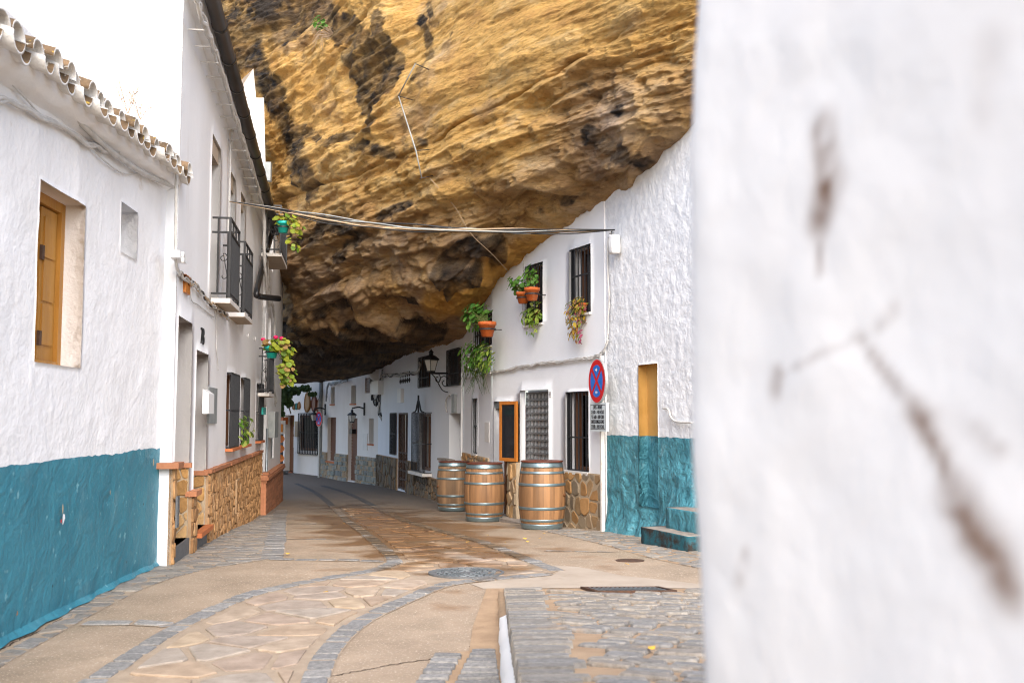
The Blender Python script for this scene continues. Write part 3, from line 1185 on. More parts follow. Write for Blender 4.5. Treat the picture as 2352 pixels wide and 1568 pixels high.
# right pavement at the foot of the houses
rp_ = gline([(1600, 1262), (1480, 1236), (1395, 1222), (1300, 1213), (1230, 1206), (1190, 1204), (1230, 1216), (1310, 1233), (1400, 1255), (1480, 1278), (1560, 1296), (1640, 1312)])
rpav = flat_patch('right_pavement', rp_, .003, 'joint_brown', None, .2)
tag(rpav, 'dark worn sett pavement at the foot of the teal house', kind='structure')
pts = jitter_points(rp_, .26, .16, .33, 19)
rr = random.Random(6)
for c in voronoi(pts, [(-4, 6), (7, 6), (7, 20), (-4, 20)], .02):
    q = tidy(clip_poly_convex(rp_, c), .02)
    if len(q) < 3 or abs(area(q)) < .008:
        continue
    if area(q) < 0:
        q.reverse()
    stone('sett', shrink(rough_poly(q, rr, .06), .97), to_ground, .001, .005 + rr.uniform(0, .007), 'cobble', rpav, .08, rr, .03)

# pale concrete apron between the strip and the raised paving
ap = gline([(1080, 1341), (1140, 1333), (1265, 1323), (1283, 1313), (1250, 1297), (1330, 1302), (1430, 1322), (1560, 1336), (1640, 1345), (1640, 1352), (1400, 1349), (1160, 1352), (1110, 1352)])
tag(flat_patch('concrete_apron', ap, .0035, 'concrete_pale', None, .15), 'pale concrete triangle between flagstones and cobbles', kind='structure')
wd = gline([(1118, 1352), (1158, 1352), (1160, 1405), (1146, 1442), (1150, 1492), (1077, 1497), (1086, 1440)])
tag(flat_patch('mossy_ramp', wd, .006, 'joint_brown', None, .2), 'brown mossy mortar wedge against the raised kerb', kind='structure')
# loose cobbles at the foot of the kerb
cbp = thing('cobble_patch', 'patch of long blue grey setts beside the white kerb', 'paving', (*gpt(1080, 1530), 0))
cbp['kind'] = 'structure'
rr = random.Random(8)
a0, a1 = gpt(1003, 1500), gpt(1148, 1489)
bedq = gline([(1003, 1502), (1150, 1490), (1176, 1600), (985, 1605)])
flat_patch('bedding', bedq, .005, 'joint_brown', cbp, .2)
for k in range(9):
    y0 = gpt(1080, 1497)[1] - k * .115
    y1 = y0 - .088
    xl = gpt(1003, 1500)[0] - k * .01
    xe = -.10 + .0 * k + (max(0, 6.0 - y0)) * .055
    xm = xl + .17
    for q in ([(xl, y1), (xm - .01, y1), (xm - .01, y0), (xl, y0)], [(xm + .03, y1 + .01), (xe, y1 + .01), (xe, y0 + .01), (xm + .03, y0 + .01)]):
        if k == 0 and q[0][0] == xl: continue
        stone('sett', rough_poly(q, rr, .06), to_ground, .003, .02 + rr.uniform(0, .008), 'granite', cbp, .06, rr, .03)

# raised cobbled platform on the right
def plat_h(y):
    return max(0.0, .078 * (8.1 - y)) if y > 3 else .078 * 5.1 + .02 * (3 - y)
def edge_x(y):
    return float(np.interp(y, [-3, 2.5, 3.9, 5.2, 6.4, 8.05], [.10, .075, .045, .005, -.022, -.056]))
py_ = np.linspace(-3, 8.08, 60)
vs, fs = [], []
xsn = [0, .1, .3, .8, 1.6, 3, 6]
for y in py_:
    for k, x in enumerate(xsn):
        vs.append((edge_x(y) + x + .02, y, G(y) + plat_h(y) - .006 + (0.004 if y > 7.9 else 0)))
nk = len(xsn)
for i in range(len(py_) - 1):
    for k in range(nk - 1):
        fs.append([i * nk + k, i * nk + k + 1, (i + 1) * nk + k + 1, (i + 1) * nk + k])
platform = mesh_obj('raised_pavement', vs, fs, 'joint_brown', None, True)
tag(platform, 'raised cobbled terrace on the right with a stone kerb', kind='structure')
# retaining face
vs, fs = [], []
yy = np.linspace(-3, 8.0, 90)
for y in yy:
    x = edge_x(y)
    hh = plat_h(y)
    j = .004 * math.sin(y * 9) + .004 * math.sin(y * 23 + 1)
    vs += [(x - .065 + j, y, G(y) - .1), (x - .055 + j, y, G(y) + hh * .45), (x - .01 + j * .5, y, G(y) + hh * .72 - .01), (x + .06, y, G(y) + hh * .74)]
for i in range(len(yy) - 1):
    for k in range(3):
        fs.append([i * 4 + k, i * 4 + k + 1, (i + 1) * 4 + k + 1, (i + 1) * 4 + k])
nwhite = sum(1 for y in yy if y < 6.55)
fmat = [0 if i < nwhite else 1 for i in range(len(yy) - 1) for k in range(3)]
mesh_obj('retaining_face', vs, fs, ['plaster_near', 'joint_brown'], platform, True, fmat)
rr = random.Random(12)
def to_plat(x, y, h):
    return Vector((x, y, G(y) + plat_h(y) + h))
# edge column of long kerb stones laid across
y = 8.03
while y > 2.2:
    d = rr.uniform(.075, .13)
    w = rr.uniform(.22, .34)
    q = [(edge_x(y) - .012, y - d + .012), (edge_x(y) + w, y - d + .012), (edge_x(y) + w, y - .004), (edge_x(y) - .012, y - .004)]
    hh = min(.10, plat_h(y) * .35 + .02)
    stone('kerb_stone', rough_poly(q, rr, .035), to_plat, -hh, .012 + rr.uniform(-.003, .008), 'cobble', platform, .05, rr, .03)
    y -= d
# field of cobbles, laid in slanting rows
ang = R(-24)
ca, sa = math.cos(ang), math.sin(ang)
cells = []
v = -4.0
row = 0
while v < 10:
    hgt = rr.uniform(.10, .15)
    u = -6 + (row % 2) * .1
    while u < 8:
        w = rr.uniform(.16, .30)
        q = [(u + .013, v + .012), (u + w - .013, v + .012), (u + w - .013, v + hgt - .012), (u + .013, v + hgt - .012)]
        cells.append([(x * ca - y_ * sa, x * sa + y_ * ca) for x, y_ in q])
        u += w
    v += hgt
    row += 1
cnt = 0
rest = MB()
grate_c = gpt(1442, 1360)
keep = []
for q in cells:
    cx, cy = sum(p[0] for p in q) / 4, sum(p[1] for p in q) / 4
    if not (3.2 < cy < 7.93) or cx < edge_x(cy) + .36 or cx > cy * .24 + .2:
        continue
    if abs(cx - grate_c[0]) < .46 and abs(cy - grate_c[1]) < .22:
        continue
    keep.append((cy, q))
keep.sort()
for k, (cy, q) in enumerate(keep):
    stone('cobble', rough_poly(q, rr, .07), to_plat, -.012, .010 + rr.uniform(-.004, .010), 'cobble', platform, .09, rr, .05, mb=rest if k >= 300 else None)
if rest.v:
    tag(rest.build('far_cobbles', 'cobble', platform), kind='stuff')

# manhole cover, second small cover, drain grate
def manhole(px, py, rad, label, cat='manhole'):
    x, y = gpt(px, py)
    slope = (G(y + .3) - G(y - .3)) / .6
    root = thing('manhole_cover', label, cat, (x, y, G(y)))
    b = MB()
    n = 40
    b.lathe([(rad, -.02), (rad, .017), (rad * .93, .018), (rad * .92, .010), (0.001, .010)] if rad > .2 else [(rad, -.02), (rad, .006), (0.001, .007)], n)
    def place(o):
        o.rotation_euler = (math.atan(slope), 0, 0)
        o.location = (x, y, G(y))
        o.parent = root; o.matrix_parent_inverse = Matrix.Translation((-x, -y, -G(y)))
    o = b.build('cover', 'iron_rust' if rad < .2 else 'slate'); place(o)
    for k in range(3 if rad > .2 else 0):
        r0 = rad * (.28 + .2 * k)
        q = MB()
        nseg = 10 + 6 * k
        for j in range(nseg):
            a0, a1 = 2 * math.pi * j / nseg, 2 * math.pi * (j + .66) / nseg
            pp = []
            for r_, zz in ((r0, .009), (r0 + rad * .1, .009)):
                for a in (a0, (a0 + a1) / 2, a1):
                    pp.append((r_ * math.cos(a), r_ * math.sin(a)))
            top = [(p[0], p[1], .019) for p in pp]
            bot = [(p[0], p[1], .009) for p in pp]
            q.add(top + bot, [(0, 3, 4, 1), (1, 4, 5, 2), (0, 1, 7, 6), (1, 2, 8, 7), (2, 5, 11, 8), (5, 4, 10, 11), (4, 3, 9, 10), (3, 0, 6, 9)])
        ring = q.build('raised_ring', 'steel_grey'); place(ring)
    return root
manhole(1071, 1317, .335, 'round cast iron manhole cover with raised rings amid the flagstones')
manhole(1447, 1287, .14, 'small dark inspection cover on the right concrete')

x, y = grate_c
gr = thing('drain_grate', 'rectangular slotted iron drain grate in the cobbled terrace', 'grate', (x, y, G(y)))
b = MB()
W_, D_ = .30, .16
zg = G(y) + plat_h(y)
def gbox(cx, cy, dx, dy, z0, z1, mb):
    pts4 = []
    for sx_, sy_ in ((-1, -1), (1, -1), (1, 1), (-1, 1)):
        lx, ly = cx + sx_ * dx / 2, cy + sy_ * dy / 2
        pts4.append((x + lx + ly * -.25, y + ly + lx * .05))
    mb.hexa([(p[0], p[1], G(p[1]) + plat_h(p[1]) + z0) for p in pts4] + [(p[0], p[1], G(p[1]) + plat_h(p[1]) + z1) for p in pts4])
for sx_ in (-1, 1):
    gbox(sx_ * W_, 0, .03, D_ * 2 + .03, -.02, .016, b)
for sy_ in (-1, 1):
    gbox(0, sy_ * D_, W_ * 2 - .032, .03, -.02, .015, b)
b.build('frame', 'iron_rust', gr)
b = MB(); gbox(0, 0, W_ * 2 - .03, D_ * 2 - .03, -.015, -.002, b); b.build('pit', 'void_dark', gr)
for k in range(15):
    b = MB(); gbox(-W_ + .045 + k * .0364, 0, .017, D_ * 2 - .034, -.002, .013, b); b.build('slat', 'steel_grey', gr)

# cracks and slab joints opened in the concrete
def crack(pp, label, w=.007, seed=1):
    rq = random.Random(seed)
    pts = dense(gline(pp), 10)
    L_, R_ = [], []
    for i, p in enumerate(pts):
        a = pts[max(0, i - 1)]; b_ = pts[min(len(pts) - 1, i + 1)]
        tx, ty = b_[0] - a[0], b_[1] - a[1]
        l = math.hypot(tx, ty) or 1
        j = rq.uniform(-.012, .012)
        ww = w * rq.uniform(.3, 1.3)
        L_.append((p[0] - ty / l * (ww + j), p[1] + tx / l * (ww + j)))
        R_.append((p[0] + ty / l * (ww - j), p[1] - tx / l * (ww - j)))
    b_ = MB()
    for i in range(len(pts) - 1):
        b_.add([to_ground(*L_[i], .0032), to_ground(*R_[i], .0032), to_ground(*R_[i + 1], .0032), to_ground(*L_[i + 1], .0032)], [(0, 1, 2, 3)])
    tag(b_.build('pavement_crack', 'soil', None), label, kind='structure')
crack([(735, 1560), (800, 1545), (900, 1527), (1000, 1512), (1077, 1500)], 'long crack across the near right concrete slab', .006, 1)
crack([(1128, 1362), (1112, 1400), (1092, 1450), (1078, 1495)], 'slab joint crack beside the mossy wedge', .005, 2)
crack([(560, 1372), (480, 1405), (420, 1432), (300, 1433), (190, 1434)], 'dark crack beside the cross row of setts', .006, 3)
crack([(160, 1408), (110, 1440), (60, 1462), (5, 1490)], 'gap along the foot of the teal wall', .009, 4)

# fallen leaves
rr = random.Random(21)
lm = [(0, -.5, .1), (.28, -.2, .0), (.3, .2, .08), (0, .5, .15), (-.3, .2, .05), (-.28, -.2, 0)]
leafme = bpy.data.meshes.new('fallen_leaf')
leafme.from_pydata(lm, [], [(0, 1, 2, 3), (0, 3, 4, 5)])
leafme.materials.append(plainmat('leaf_fallen', (.62, .36, .05), .7))
spots = [(1518, 1495), (1262, 1430), (1497, 1545), (748, 1365), (1212, 1247), (1205, 1240), (1250, 1228), (790, 1205), (1160, 1250), (1240, 1240), (660, 1275), (1075, 1248), (1120, 1232), (1440, 1300), (1180, 1215), (985, 1230)]
for i, (px, py) in enumerate(spots):
    x, y = gpt(px, py)
    if px > 1170 and py > 1355:
        x, y = gpt(px, py, plat_h(6.0))
    o = bpy.data.objects.new('fallen_leaf', leafme)
    COL.objects.link(o)
    s = rr.uniform(.035, .06)
    o.scale = (s, s, s)
    o.rotation_euler = (rr.uniform(-.3, .3), rr.uniform(-.3, .3), rr.uniform(0, 6))
    o.location = (x, y, G(y) + (plat_h(y) if px > 1170 and py > 1355 else 0) + .02)
    tag(o, 'small dry yellow leaf lying on the street paving', 'leaf', 'fallen leaves on the street')

# ================================================================== ROCK OVERHANG
CTRL = {
 380: [(900, 32.5), (840, 31.5), (740, 30), (600, 28.5), (400, 28), (200, 27.5), (0, 27), (-300, 28)],
 540: [(890, 32), (840, 30), (800, 29), (740, 27.5), (600, 26), (400, 25.2), (200, 24.8), (100, 24.6), (0, 24.8), (-300, 26)],
 640: [(886, 31), (840, 28.3), (800, 27), (740, 25.3), (680, 24.3), (600, 23.6), (500, 23.1), (400, 23.0), (250, 22.9), (100, 23), (0, 23.3), (-300, 25)],
 740: [(880, 31.5), (845, 27), (800, 24), (740, 21.8), (680, 20.6), (600, 19.7), (500, 19.2), (400, 19.3), (250, 19.9), (100, 20.6), (0, 21.5), (-300, 24)],
 870: [(852, 30.7), (820, 25), (780, 22), (720, 19.8), (640, 18.4), (560, 17.6), (460, 17.1), (340, 16.9), (200, 17.2), (60, 17.8), (0, 18.2), (-300, 20)],
 960: [(815, 25.1), (785, 21.8), (740, 19.8), (680, 18.3), (600, 17.2), (520, 16.5), (420, 16), (300, 15.6), (160, 15.8), (0, 16.4), (-300, 18)],
 1070: [(765, 20.3), (735, 18.9), (690, 17.8), (620, 16.6), (540, 15.8), (450, 15.2), (350, 14.8), (200, 14.6), (0, 15), (-300, 16.5)],
 1160: [(640, 16.97), (605, 16.1), (550, 15.3), (480, 14.6), (400, 14.1), (300, 13.7), (150, 13.6), (0, 13.9), (-300, 15.2)],
 1250: [(560, 15.57), (525, 14.9), (470, 14.2), (400, 13.6), (300, 13.1), (150, 12.9), (0, 13.1), (-300, 14.2)],
 1400: [(480, 13.7), (445, 13.15), (390, 12.6), (300, 12.15), (150, 11.9), (0, 12), (-300, 13)],
 1440: [(462, 13.15), (425, 12.7), (370, 12.2), (280, 11.8), (150, 11.6), (0, 11.6), (-300, 12.5)],
 1575: [(320, 11.9), (280, 11.5), (200, 11.2), (100, 11), (0, 10.9), (-300, 11.6)],
 1850: [(60, 10.0), (30, 9.8), (0, 9.7), (-100, 9.6), (-300, 10)],
}
cpx = np.array(sorted(CTRL))
contact = np.array([CTRL[k][0][0] for k in sorted(CTRL)], float)
NT = 61
tt = np.linspace(0, 1, NT)
dep = []
for k in sorted(CTRL):
    rows = CTRL[k]
    t = [(rows[0][0] - r[0]) / (rows[0][0] + 300.0) for r in rows]
    dep.append(np.interp(tt, t, [r[1] for r in rows]))
dep = np.array(dep)
NCOL, NROW = 620, 520
fx = np.linspace(380, 1850, NCOL)
fy = np.linspace(0, 1, NROW) ** 1.0
D1 = np.array([np.interp(fx, cpx, dep[:, j]) for j in range(NT)])          # NT x NCOL
D2 = np.array([np.interp(fy, tt, D1[:, i]) for i in range(NCOL)])          # NCOL x NROW
def blur(a, k, axis):
    if k < 2: return a
    pad = [(0, 0), (0, 0)]; pad[axis] = (k, k)
    b_ = np.pad(a, pad, mode='edge')
    c = np.cumsum(b_, axis=axis)
    n = 2 * k
    sl1 = [slice(None)] * 2; sl0 = [slice(None)] * 2
    sl1[axis] = slice(n, None); sl0[axis] = slice(0, -n)
    r_ = (c[tuple(sl1)] - c[tuple(sl0)]) / n
    m_ = a.shape[axis]
    idx = np.linspace(0, r_.shape[axis] - 1, m_)
    return np.take(r_, np.round(idx).astype(int), axis=axis)
D3 = D2.copy()
for _ in range(2):
    D3 = blur(blur(D3, 10, 0), 9, 1)
wgt = sstep(0.0, .06, fy)[None, :]
D3 = D3 * wgt + D2 * (1 - wgt)
cpy = np.interp(fx, cpx, contact)
cpy = np.convolve(np.pad(cpy, 6, mode='edge'), np.ones(13) / 13, 'valid')
PXg = np.repeat(fx[:, None], NROW, 1)
PYg = cpy[:, None] + (-300 - cpy[:, None]) * fy[None, :]
xc = (PXg - 1176) / FPX
yc = -(PYg - 784) / FPX
cc_, ss_ = math.cos(PITCH), math.sin(PITCH)
ydir = cc_ - ss_ * yc
U = xc / ydir
Wd = (ss_ + cc_ * yc) / ydir
RX, RY, RZ = U * D3, D3, CAMZ + Wd * D3
RP = np.stack([RX, RY, RZ], -1)
ROCK_BASE = RP.copy()
# normals of the undisturbed face
def grid_normals(Pg):
    du = np.gradient(Pg, axis=0); dv = np.gradient(Pg, axis=1)
    n_ = np.cross(du, dv)
    n_ /= (np.linalg.norm(n_, axis=-1, keepdims=True) + 1e-9)
    return n_
NN = grid_normals(RP)
flipn = np.sign((NN * (np.array([0, 0, CAMZ]) - RP)).sum(-1, keepdims=True))
NN = NN * flipn
NN = np.stack([blur(blur(NN[..., k], 8, 0), 8, 1) for k in range(3)], -1)
NN /= np.linalg.norm(NN, axis=-1, keepdims=True)
flat = RP.reshape(-1, 3)
# bedding: coordinates along the cliff, out of it and up
al = np.array([-.50, .866, 0]); ou = np.array([-.866, -.50, 0])
A_ = flat @ al; O_ = flat @ ou; Z_ = flat[:, 2]
wob = .35 * fbm(np.stack([A_ * .22, O_ * .22, Z_ * .3], 1), 3, 31)
Zb = Z_ + wob + .05 * A_ * 0
big = fbm(np.stack([A_ * .28, O_ * .28, Zb * .45], 1), 3, 41)
mid = fbm(np.stack([A_ * .9, O_ * .9, Zb * 1.6], 1), 4, 43)
strata = ridged(np.stack([A_ * .55, O_ * .55, Zb * 3.4], 1), 4, 47, .55)
fine = ridged(np.stack([A_ * 2.4, O_ * 2.4, Zb * 9.0], 1), 4, 53, .6)
pits = fbm(np.stack([A_ * 3.2, O_ * 3.2, Zb * 4.5], 1), 3, 59)
ledge = sstep(-.35, .35, np.sin(Zb * 2 * math.pi / 1.55 + .8 * fbm(np.stack([A_ * .3, O_ * .3, Zb * .2], 1), 2, 61)))
pxf, pyf = PXg.ravel(), PYg.ravel()
# coarse honeycombed zone (right and lower part) versus smoother face (upper right)
smooth_zone = sstep(0, 1, (1 - np.clip(np.abs((pyf - (330 - .62 * (pxf - 1200))) / 150), 0, 1))) * sstep(950, 1150, pxf) * sstep(1650, 1450, pxf)
above = sstep(60, -40, pyf - (354 - .60 * (pxf - 934))) * sstep(860, 1020, pxf)
roughk = 1.0 - .74 * above
lowz = sstep(430, 560, pyf + (pxf - 1000) * .30)
cav = np.clip(ridged(np.stack([A_ * 1.5, O_ * 1.5, Zb * 2.6], 1), 4, 71, .6) - .1, -1, 1)
dsp = .34 * big + (.12 + .16 * lowz) * mid * roughk + .10 * (strata - .2) * roughk + .050 * (fine - .3) * (.35 + .65 * roughk) + .20 * (ledge - .5) * (.35 + .65 * lowz)
saw_n = fbm(np.stack([A_ * .8, O_ * .8, Zb * 1.2], 1), 3, 65)
def saw(z, per, ph):
    f = np.mod(z / per + ph, 1.0)
    return np.where(f < .82, f / .82, (1 - f) / .18)
saw1 = saw(Zb + .10 * fbm(np.stack([A_ * 1.6, O_ * 1.6, Zb * .8], 1), 3, 66), .17, .2)
saw2 = saw(Zb + .20 * fbm(np.stack([A_ * .7, O_ * .7, Zb * .4], 1), 3, 67), .46, .6)
sawm = sstep(-.25, .25, saw_n)
# ledges overhang downward: the lower edge of each bed stands proud
dsp += (.040 * (.5 - saw1) * (.35 + .65 * sawm) + .085 * (.5 - saw2) * (1.1 - .6 * sawm)) * (.30 + .70 * roughk)
dsp -= .19 * np.clip(cav, 0, 1) * roughk * (.2 + .8 * lowz)
dsp -= .10 * np.clip(pits - .16, 0, 1) * roughk * 2.0 * (.4 + .6 * sstep(1150, 1350, pxf) + .3 * lowz)
# the long open joint in the bedding
dl = pyf - (354 - .60 * (pxf - 934)) - 10 * fbm(np.stack([pxf * .02, pyf * 0, pxf * 0], 1), 3, 77)
joint_m = np.exp(-(dl / 3.2) ** 2) * sstep(880, 960, pxf) * sstep(1440, 1360, pxf) * (.55 + .45 * np.sin(pxf * .05))
dsp -= .12 * joint_m
dsp += .06 * sstep(0, 25, dl) * sstep(70, 30, dl) * sstep(880, 960, pxf)
dl2 = pyf - (478 - .42 * (pxf - 620)) - 12 * fbm(np.stack([pxf * .02, pyf * 0, pxf * 0], 1), 3, 78)
dsp -= .10 * np.exp(-(dl2 / 3.5) ** 2) * sstep(620, 680, pxf) * sstep(900, 840, pxf)
dsp += .10 * sstep(-4, -26, dl2) * sstep(-110, -50, dl2) * sstep(620, 700, pxf) * sstep(930, 840, pxf)
edge_fade = np.repeat((.42 + .58 * sstep(0, .07, fy))[None, :], NCOL, 0).ravel()
dsp = dsp * edge_fade
flat = flat + NN.reshape(-1, 3) * dsp[:, None]
RD = flat.reshape(NCOL, NROW, 3)
# rows that carry the contact back into the houses, and the back of the rock
lipk = sstep(800, 740, fx)[:, None]
row_b1 = RD[:, 0] + (1 - lipk) * np.array([.9, .5, .25]) + lipk * np.array([.05, .4, .9])
row_b2 = RD[:, 0] + (1 - lipk) * np.array([3.5, 2.0, 1.2]) + lipk * np.array([.1, .9, 9.0])
rk = sstep(700, 1000, fx)[:, None]
row_t1 = RD[:, -1] + np.array([.8, 4, 2.2])
row_t2 = RD[:, -1] + (1 - rk) * np.array([1, 8, 2.5]) + rk * np.array([9, 14, 4])
full = np.concatenate([row_b2[:, None], row_b1[:, None], RD, row_t1[:, None], row_t2[:, None]], 1)
nr = full.shape[1]
ii, jj = np.meshgrid(np.arange(NCOL - 1), np.arange(nr - 1), indexing='ij')
q0 = (ii * nr + jj).ravel()
quads = np.stack([q0, q0 + nr, q0 + nr + 1, q0 + 1], 1)
me = bpy.data.meshes.new('rock_overhang')
fv = full.reshape(-1, 3)
me.vertices.add(len(fv)); me.vertices.foreach_set('co', fv.ravel())
me.loops.add(quads.size); me.loops.foreach_set('vertex_index', quads.ravel().astype(np.int32))
me.polygons.add(len(quads))
me.polygons.foreach_set('loop_start', np.arange(0, quads.size, 4, dtype=np.int32))
me.polygons.foreach_set('loop_total', np.full(len(quads), 4, dtype=np.int32))
me.polygons.foreach_set('use_smooth', np.ones(len(quads), dtype=bool))
me.update(calc_edges=True)
# mineral staining and painted shade: r = black water streaks, a soot patch, tunnel ceiling shade, g = clean orange stone, b = grey weathered crust
def seg_d(px, py, pts, wob_=0):
    best = np.full(px.shape, 1e9)
    for (x0, y0), (x1, y1) in zip(pts[:-1], pts[1:]):
        vx, vy = x1 - x0, y1 - y0
        k = np.clip(((px - x0) * vx + (py - y0) * vy) / (vx * vx + vy * vy), 0, 1)
        best = np.minimum(best, np.hypot(px - x0 - k * vx, py - y0 - k * vy))
    return best
wx = 22 * fbm(flat * 1.1, 5, 81, .6)
wy = 22 * fbm(flat * 1.1 + 50, 5, 83, .6)
qx, qy = pxf + wx, pyf + wy
nz1 = fbm(flat * np.array([1.3, 1.3, .8]), 5, 91, .6)
def streak(pts, w, soft=.5):
    return sstep(w * (1 + soft), w * (1 - soft), seg_d(qx, qy, pts))
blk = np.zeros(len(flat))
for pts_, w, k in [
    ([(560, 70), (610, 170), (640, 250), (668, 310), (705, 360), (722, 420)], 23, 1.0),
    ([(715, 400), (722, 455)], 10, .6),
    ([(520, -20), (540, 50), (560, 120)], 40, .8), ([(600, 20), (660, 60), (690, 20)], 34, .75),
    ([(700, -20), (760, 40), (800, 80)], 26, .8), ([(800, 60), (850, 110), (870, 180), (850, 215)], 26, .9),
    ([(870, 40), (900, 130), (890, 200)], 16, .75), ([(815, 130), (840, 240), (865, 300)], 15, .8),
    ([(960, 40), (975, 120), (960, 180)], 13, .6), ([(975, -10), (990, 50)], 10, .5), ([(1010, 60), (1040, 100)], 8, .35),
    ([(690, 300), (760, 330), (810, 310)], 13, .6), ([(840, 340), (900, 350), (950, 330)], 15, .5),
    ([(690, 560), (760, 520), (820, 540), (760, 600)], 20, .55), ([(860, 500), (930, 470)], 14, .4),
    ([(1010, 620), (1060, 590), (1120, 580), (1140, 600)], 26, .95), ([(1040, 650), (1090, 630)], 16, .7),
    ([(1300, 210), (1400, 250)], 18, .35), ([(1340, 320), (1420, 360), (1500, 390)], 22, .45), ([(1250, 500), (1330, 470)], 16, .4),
    ([(630, 840), (760, 850), (900, 815)], 44, 1.0), ([(1000, 760), (940, 790), (900, 810)], 24, .9), ([(650, 700), (720, 720), (800, 715)], 14, .5), ([(880, 700), (960, 690)], 12, .5), ([(650, 790), (760, 805), (880, 785)], 30, .85), ([(660, 745), (760, 765), (860, 755), (960, 742)], 20, .62)]:  # last row blackens the tunnel ceiling: its shade put into the rock colour
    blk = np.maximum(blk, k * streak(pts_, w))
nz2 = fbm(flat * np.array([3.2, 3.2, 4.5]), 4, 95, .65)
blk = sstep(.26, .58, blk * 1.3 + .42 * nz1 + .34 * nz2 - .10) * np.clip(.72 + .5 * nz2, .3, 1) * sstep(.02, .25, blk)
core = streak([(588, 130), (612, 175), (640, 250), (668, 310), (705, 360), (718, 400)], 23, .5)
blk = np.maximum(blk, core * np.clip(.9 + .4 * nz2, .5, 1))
lich = sstep(200, 70, qy + (qx - 520) * .35) * sstep(820, 640, qx)
blk = np.maximum(blk, lich * np.clip(.72 + 1.0 * nz1 + .5 * nz2, 0, .97))
org = streak([(1010, 690), (1080, 670), (1160, 625), (1240, 575)], 32) * .9
org = np.maximum(org, streak([(690, 190), (720, 210), (740, 160)], 26) * .6)
org = np.maximum(org, sstep(.08, .35, nz1) * .40 * sstep(420, 200, pyf) * sstep(1150, 900, pxf))
brn = sstep(.10, .42, fbm(flat * np.array([.75, .75, 1.5]), 5, 97, .6)) * .75
gry = sstep(1150, 1380, qx) * sstep(60, 220, qy - (1600 - qx) * .1) * .9
gry = np.maximum(gry, streak([(1080, 560), (1160, 470), (1260, 400), (1330, 330)], 60) * .55)
gry = np.maximum(gry, sstep(400, 620, qy) * .95)
gry = np.maximum(gry, brn * .8)
gry = np.clip(gry * (.8 + .7 * nz1 + .35 * nz2), 0, 1)
gry *= (1 - org)
def pad_attr(a):
    g_ = a.reshape(NCOL, NROW)
    return np.concatenate([g_[:, :1], g_[:, :1], g_, g_[:, -1:], g_[:, -1:]], 1).ravel()
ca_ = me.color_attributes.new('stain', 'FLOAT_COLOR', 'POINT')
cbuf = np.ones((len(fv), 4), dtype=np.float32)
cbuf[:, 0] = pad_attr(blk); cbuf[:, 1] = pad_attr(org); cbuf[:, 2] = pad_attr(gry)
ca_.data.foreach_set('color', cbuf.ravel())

m = bpy.data.materials.new('rock')
m.use_nodes = True
nt = m.node_tree
b = nt.nodes['Principled BSDF']
L = nt.links.new
geo = nod(nt, 'ShaderNodeNewGeometry')
mp = nod(nt, 'ShaderNodeMapping')
mp.inputs['Rotation'].default_value = (0, 0, R(-30))
mp.inputs['Scale'].default_value = (.8, .8, 2.6)
L(geo.outputs['Position'], mp.inputs['Vector'])
n1 = nod(nt, 'ShaderNodeTexNoise'); n1.inputs['Scale'].default_value = 1.1; n1.inputs['Detail'].default_value = 10; n1.inputs['Roughness'].default_value = .68
n2 = nod(nt, 'ShaderNodeTexNoise'); n2.inputs['Scale'].default_value = 9; n2.inputs['Detail'].default_value = 8; n2.inputs['Roughness'].default_value = .7
L(mp.outputs['Vector'], n1.inputs['Vector']); L(mp.outputs['Vector'], n2.inputs['Vector'])
r1 = ramp(nt, [(.28, (.34, .185, .07)), (.40, (.58, .335, .11)), (.52, (.69, .425, .14)), (.70, (.74, .53, .26))])
L(n1.outputs['Fac'], r1.inputs['Fac'])
r2 = ramp(nt, [(.30, (.34, .31, .28)), (.43, (.92, .91, .90)), (.55, (1.06, 1.05, 1.03)), (.74, (1.18, 1.15, 1.09))])
L(n2.outputs['Fac'], r2.inputs['Fac'])
mx1 = nod(nt, 'ShaderNodeMix', data_type='RGBA', blend_type='MULTIPLY'); mx1.inputs[0].default_value = .85
L(r1.outputs['Color'], mx1.inputs[6]); L(r2.outputs['Color'], mx1.inputs[7])
at_ = nod(nt, 'ShaderNodeAttribute'); at_.attribute_name = 'stain'
sep = nod(nt, 'ShaderNodeSeparateColor')
L(at_.outputs['Color'], sep.inputs[0])
rg = ramp(nt, [(.30, (.17, .11, .07)), (.48, (.36, .245, .16)), (.66, (.54, .41, .30))])
L(n1.outputs['Fac'], rg.inputs['Fac'])
mg = nod(nt, 'ShaderNodeMix', data_type='RGBA', blend_type='MULTIPLY'); mg.inputs[0].default_value = .8
L(rg.outputs['Color'], mg.inputs[6]); L(r2.outputs['Color'], mg.inputs[7])
mx2 = nod(nt, 'ShaderNodeMix', data_type='RGBA')
L(sep.outputs[2], mx2.inputs[0]); L(mx1.outputs[2], mx2.inputs[6]); L(mg.outputs[2], mx2.inputs[7])
mx3 = nod(nt, 'ShaderNodeMix', data_type='RGBA')
L(sep.outputs[1], mx3.inputs[0]); L(mx2.outputs[2], mx3.inputs[6]); mx3.inputs[7].default_value = (.62, .33, .08, 1)
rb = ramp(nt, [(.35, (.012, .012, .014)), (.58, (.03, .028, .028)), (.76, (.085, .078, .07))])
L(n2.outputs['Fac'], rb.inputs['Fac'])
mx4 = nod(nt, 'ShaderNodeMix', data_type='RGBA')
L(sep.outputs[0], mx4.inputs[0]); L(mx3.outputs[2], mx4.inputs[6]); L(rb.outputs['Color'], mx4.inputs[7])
L(mx4.outputs[2], b.inputs['Base Color'])
b.inputs['Roughness'].default_value = .92
b.inputs['Specular IOR Level'].default_value = .2
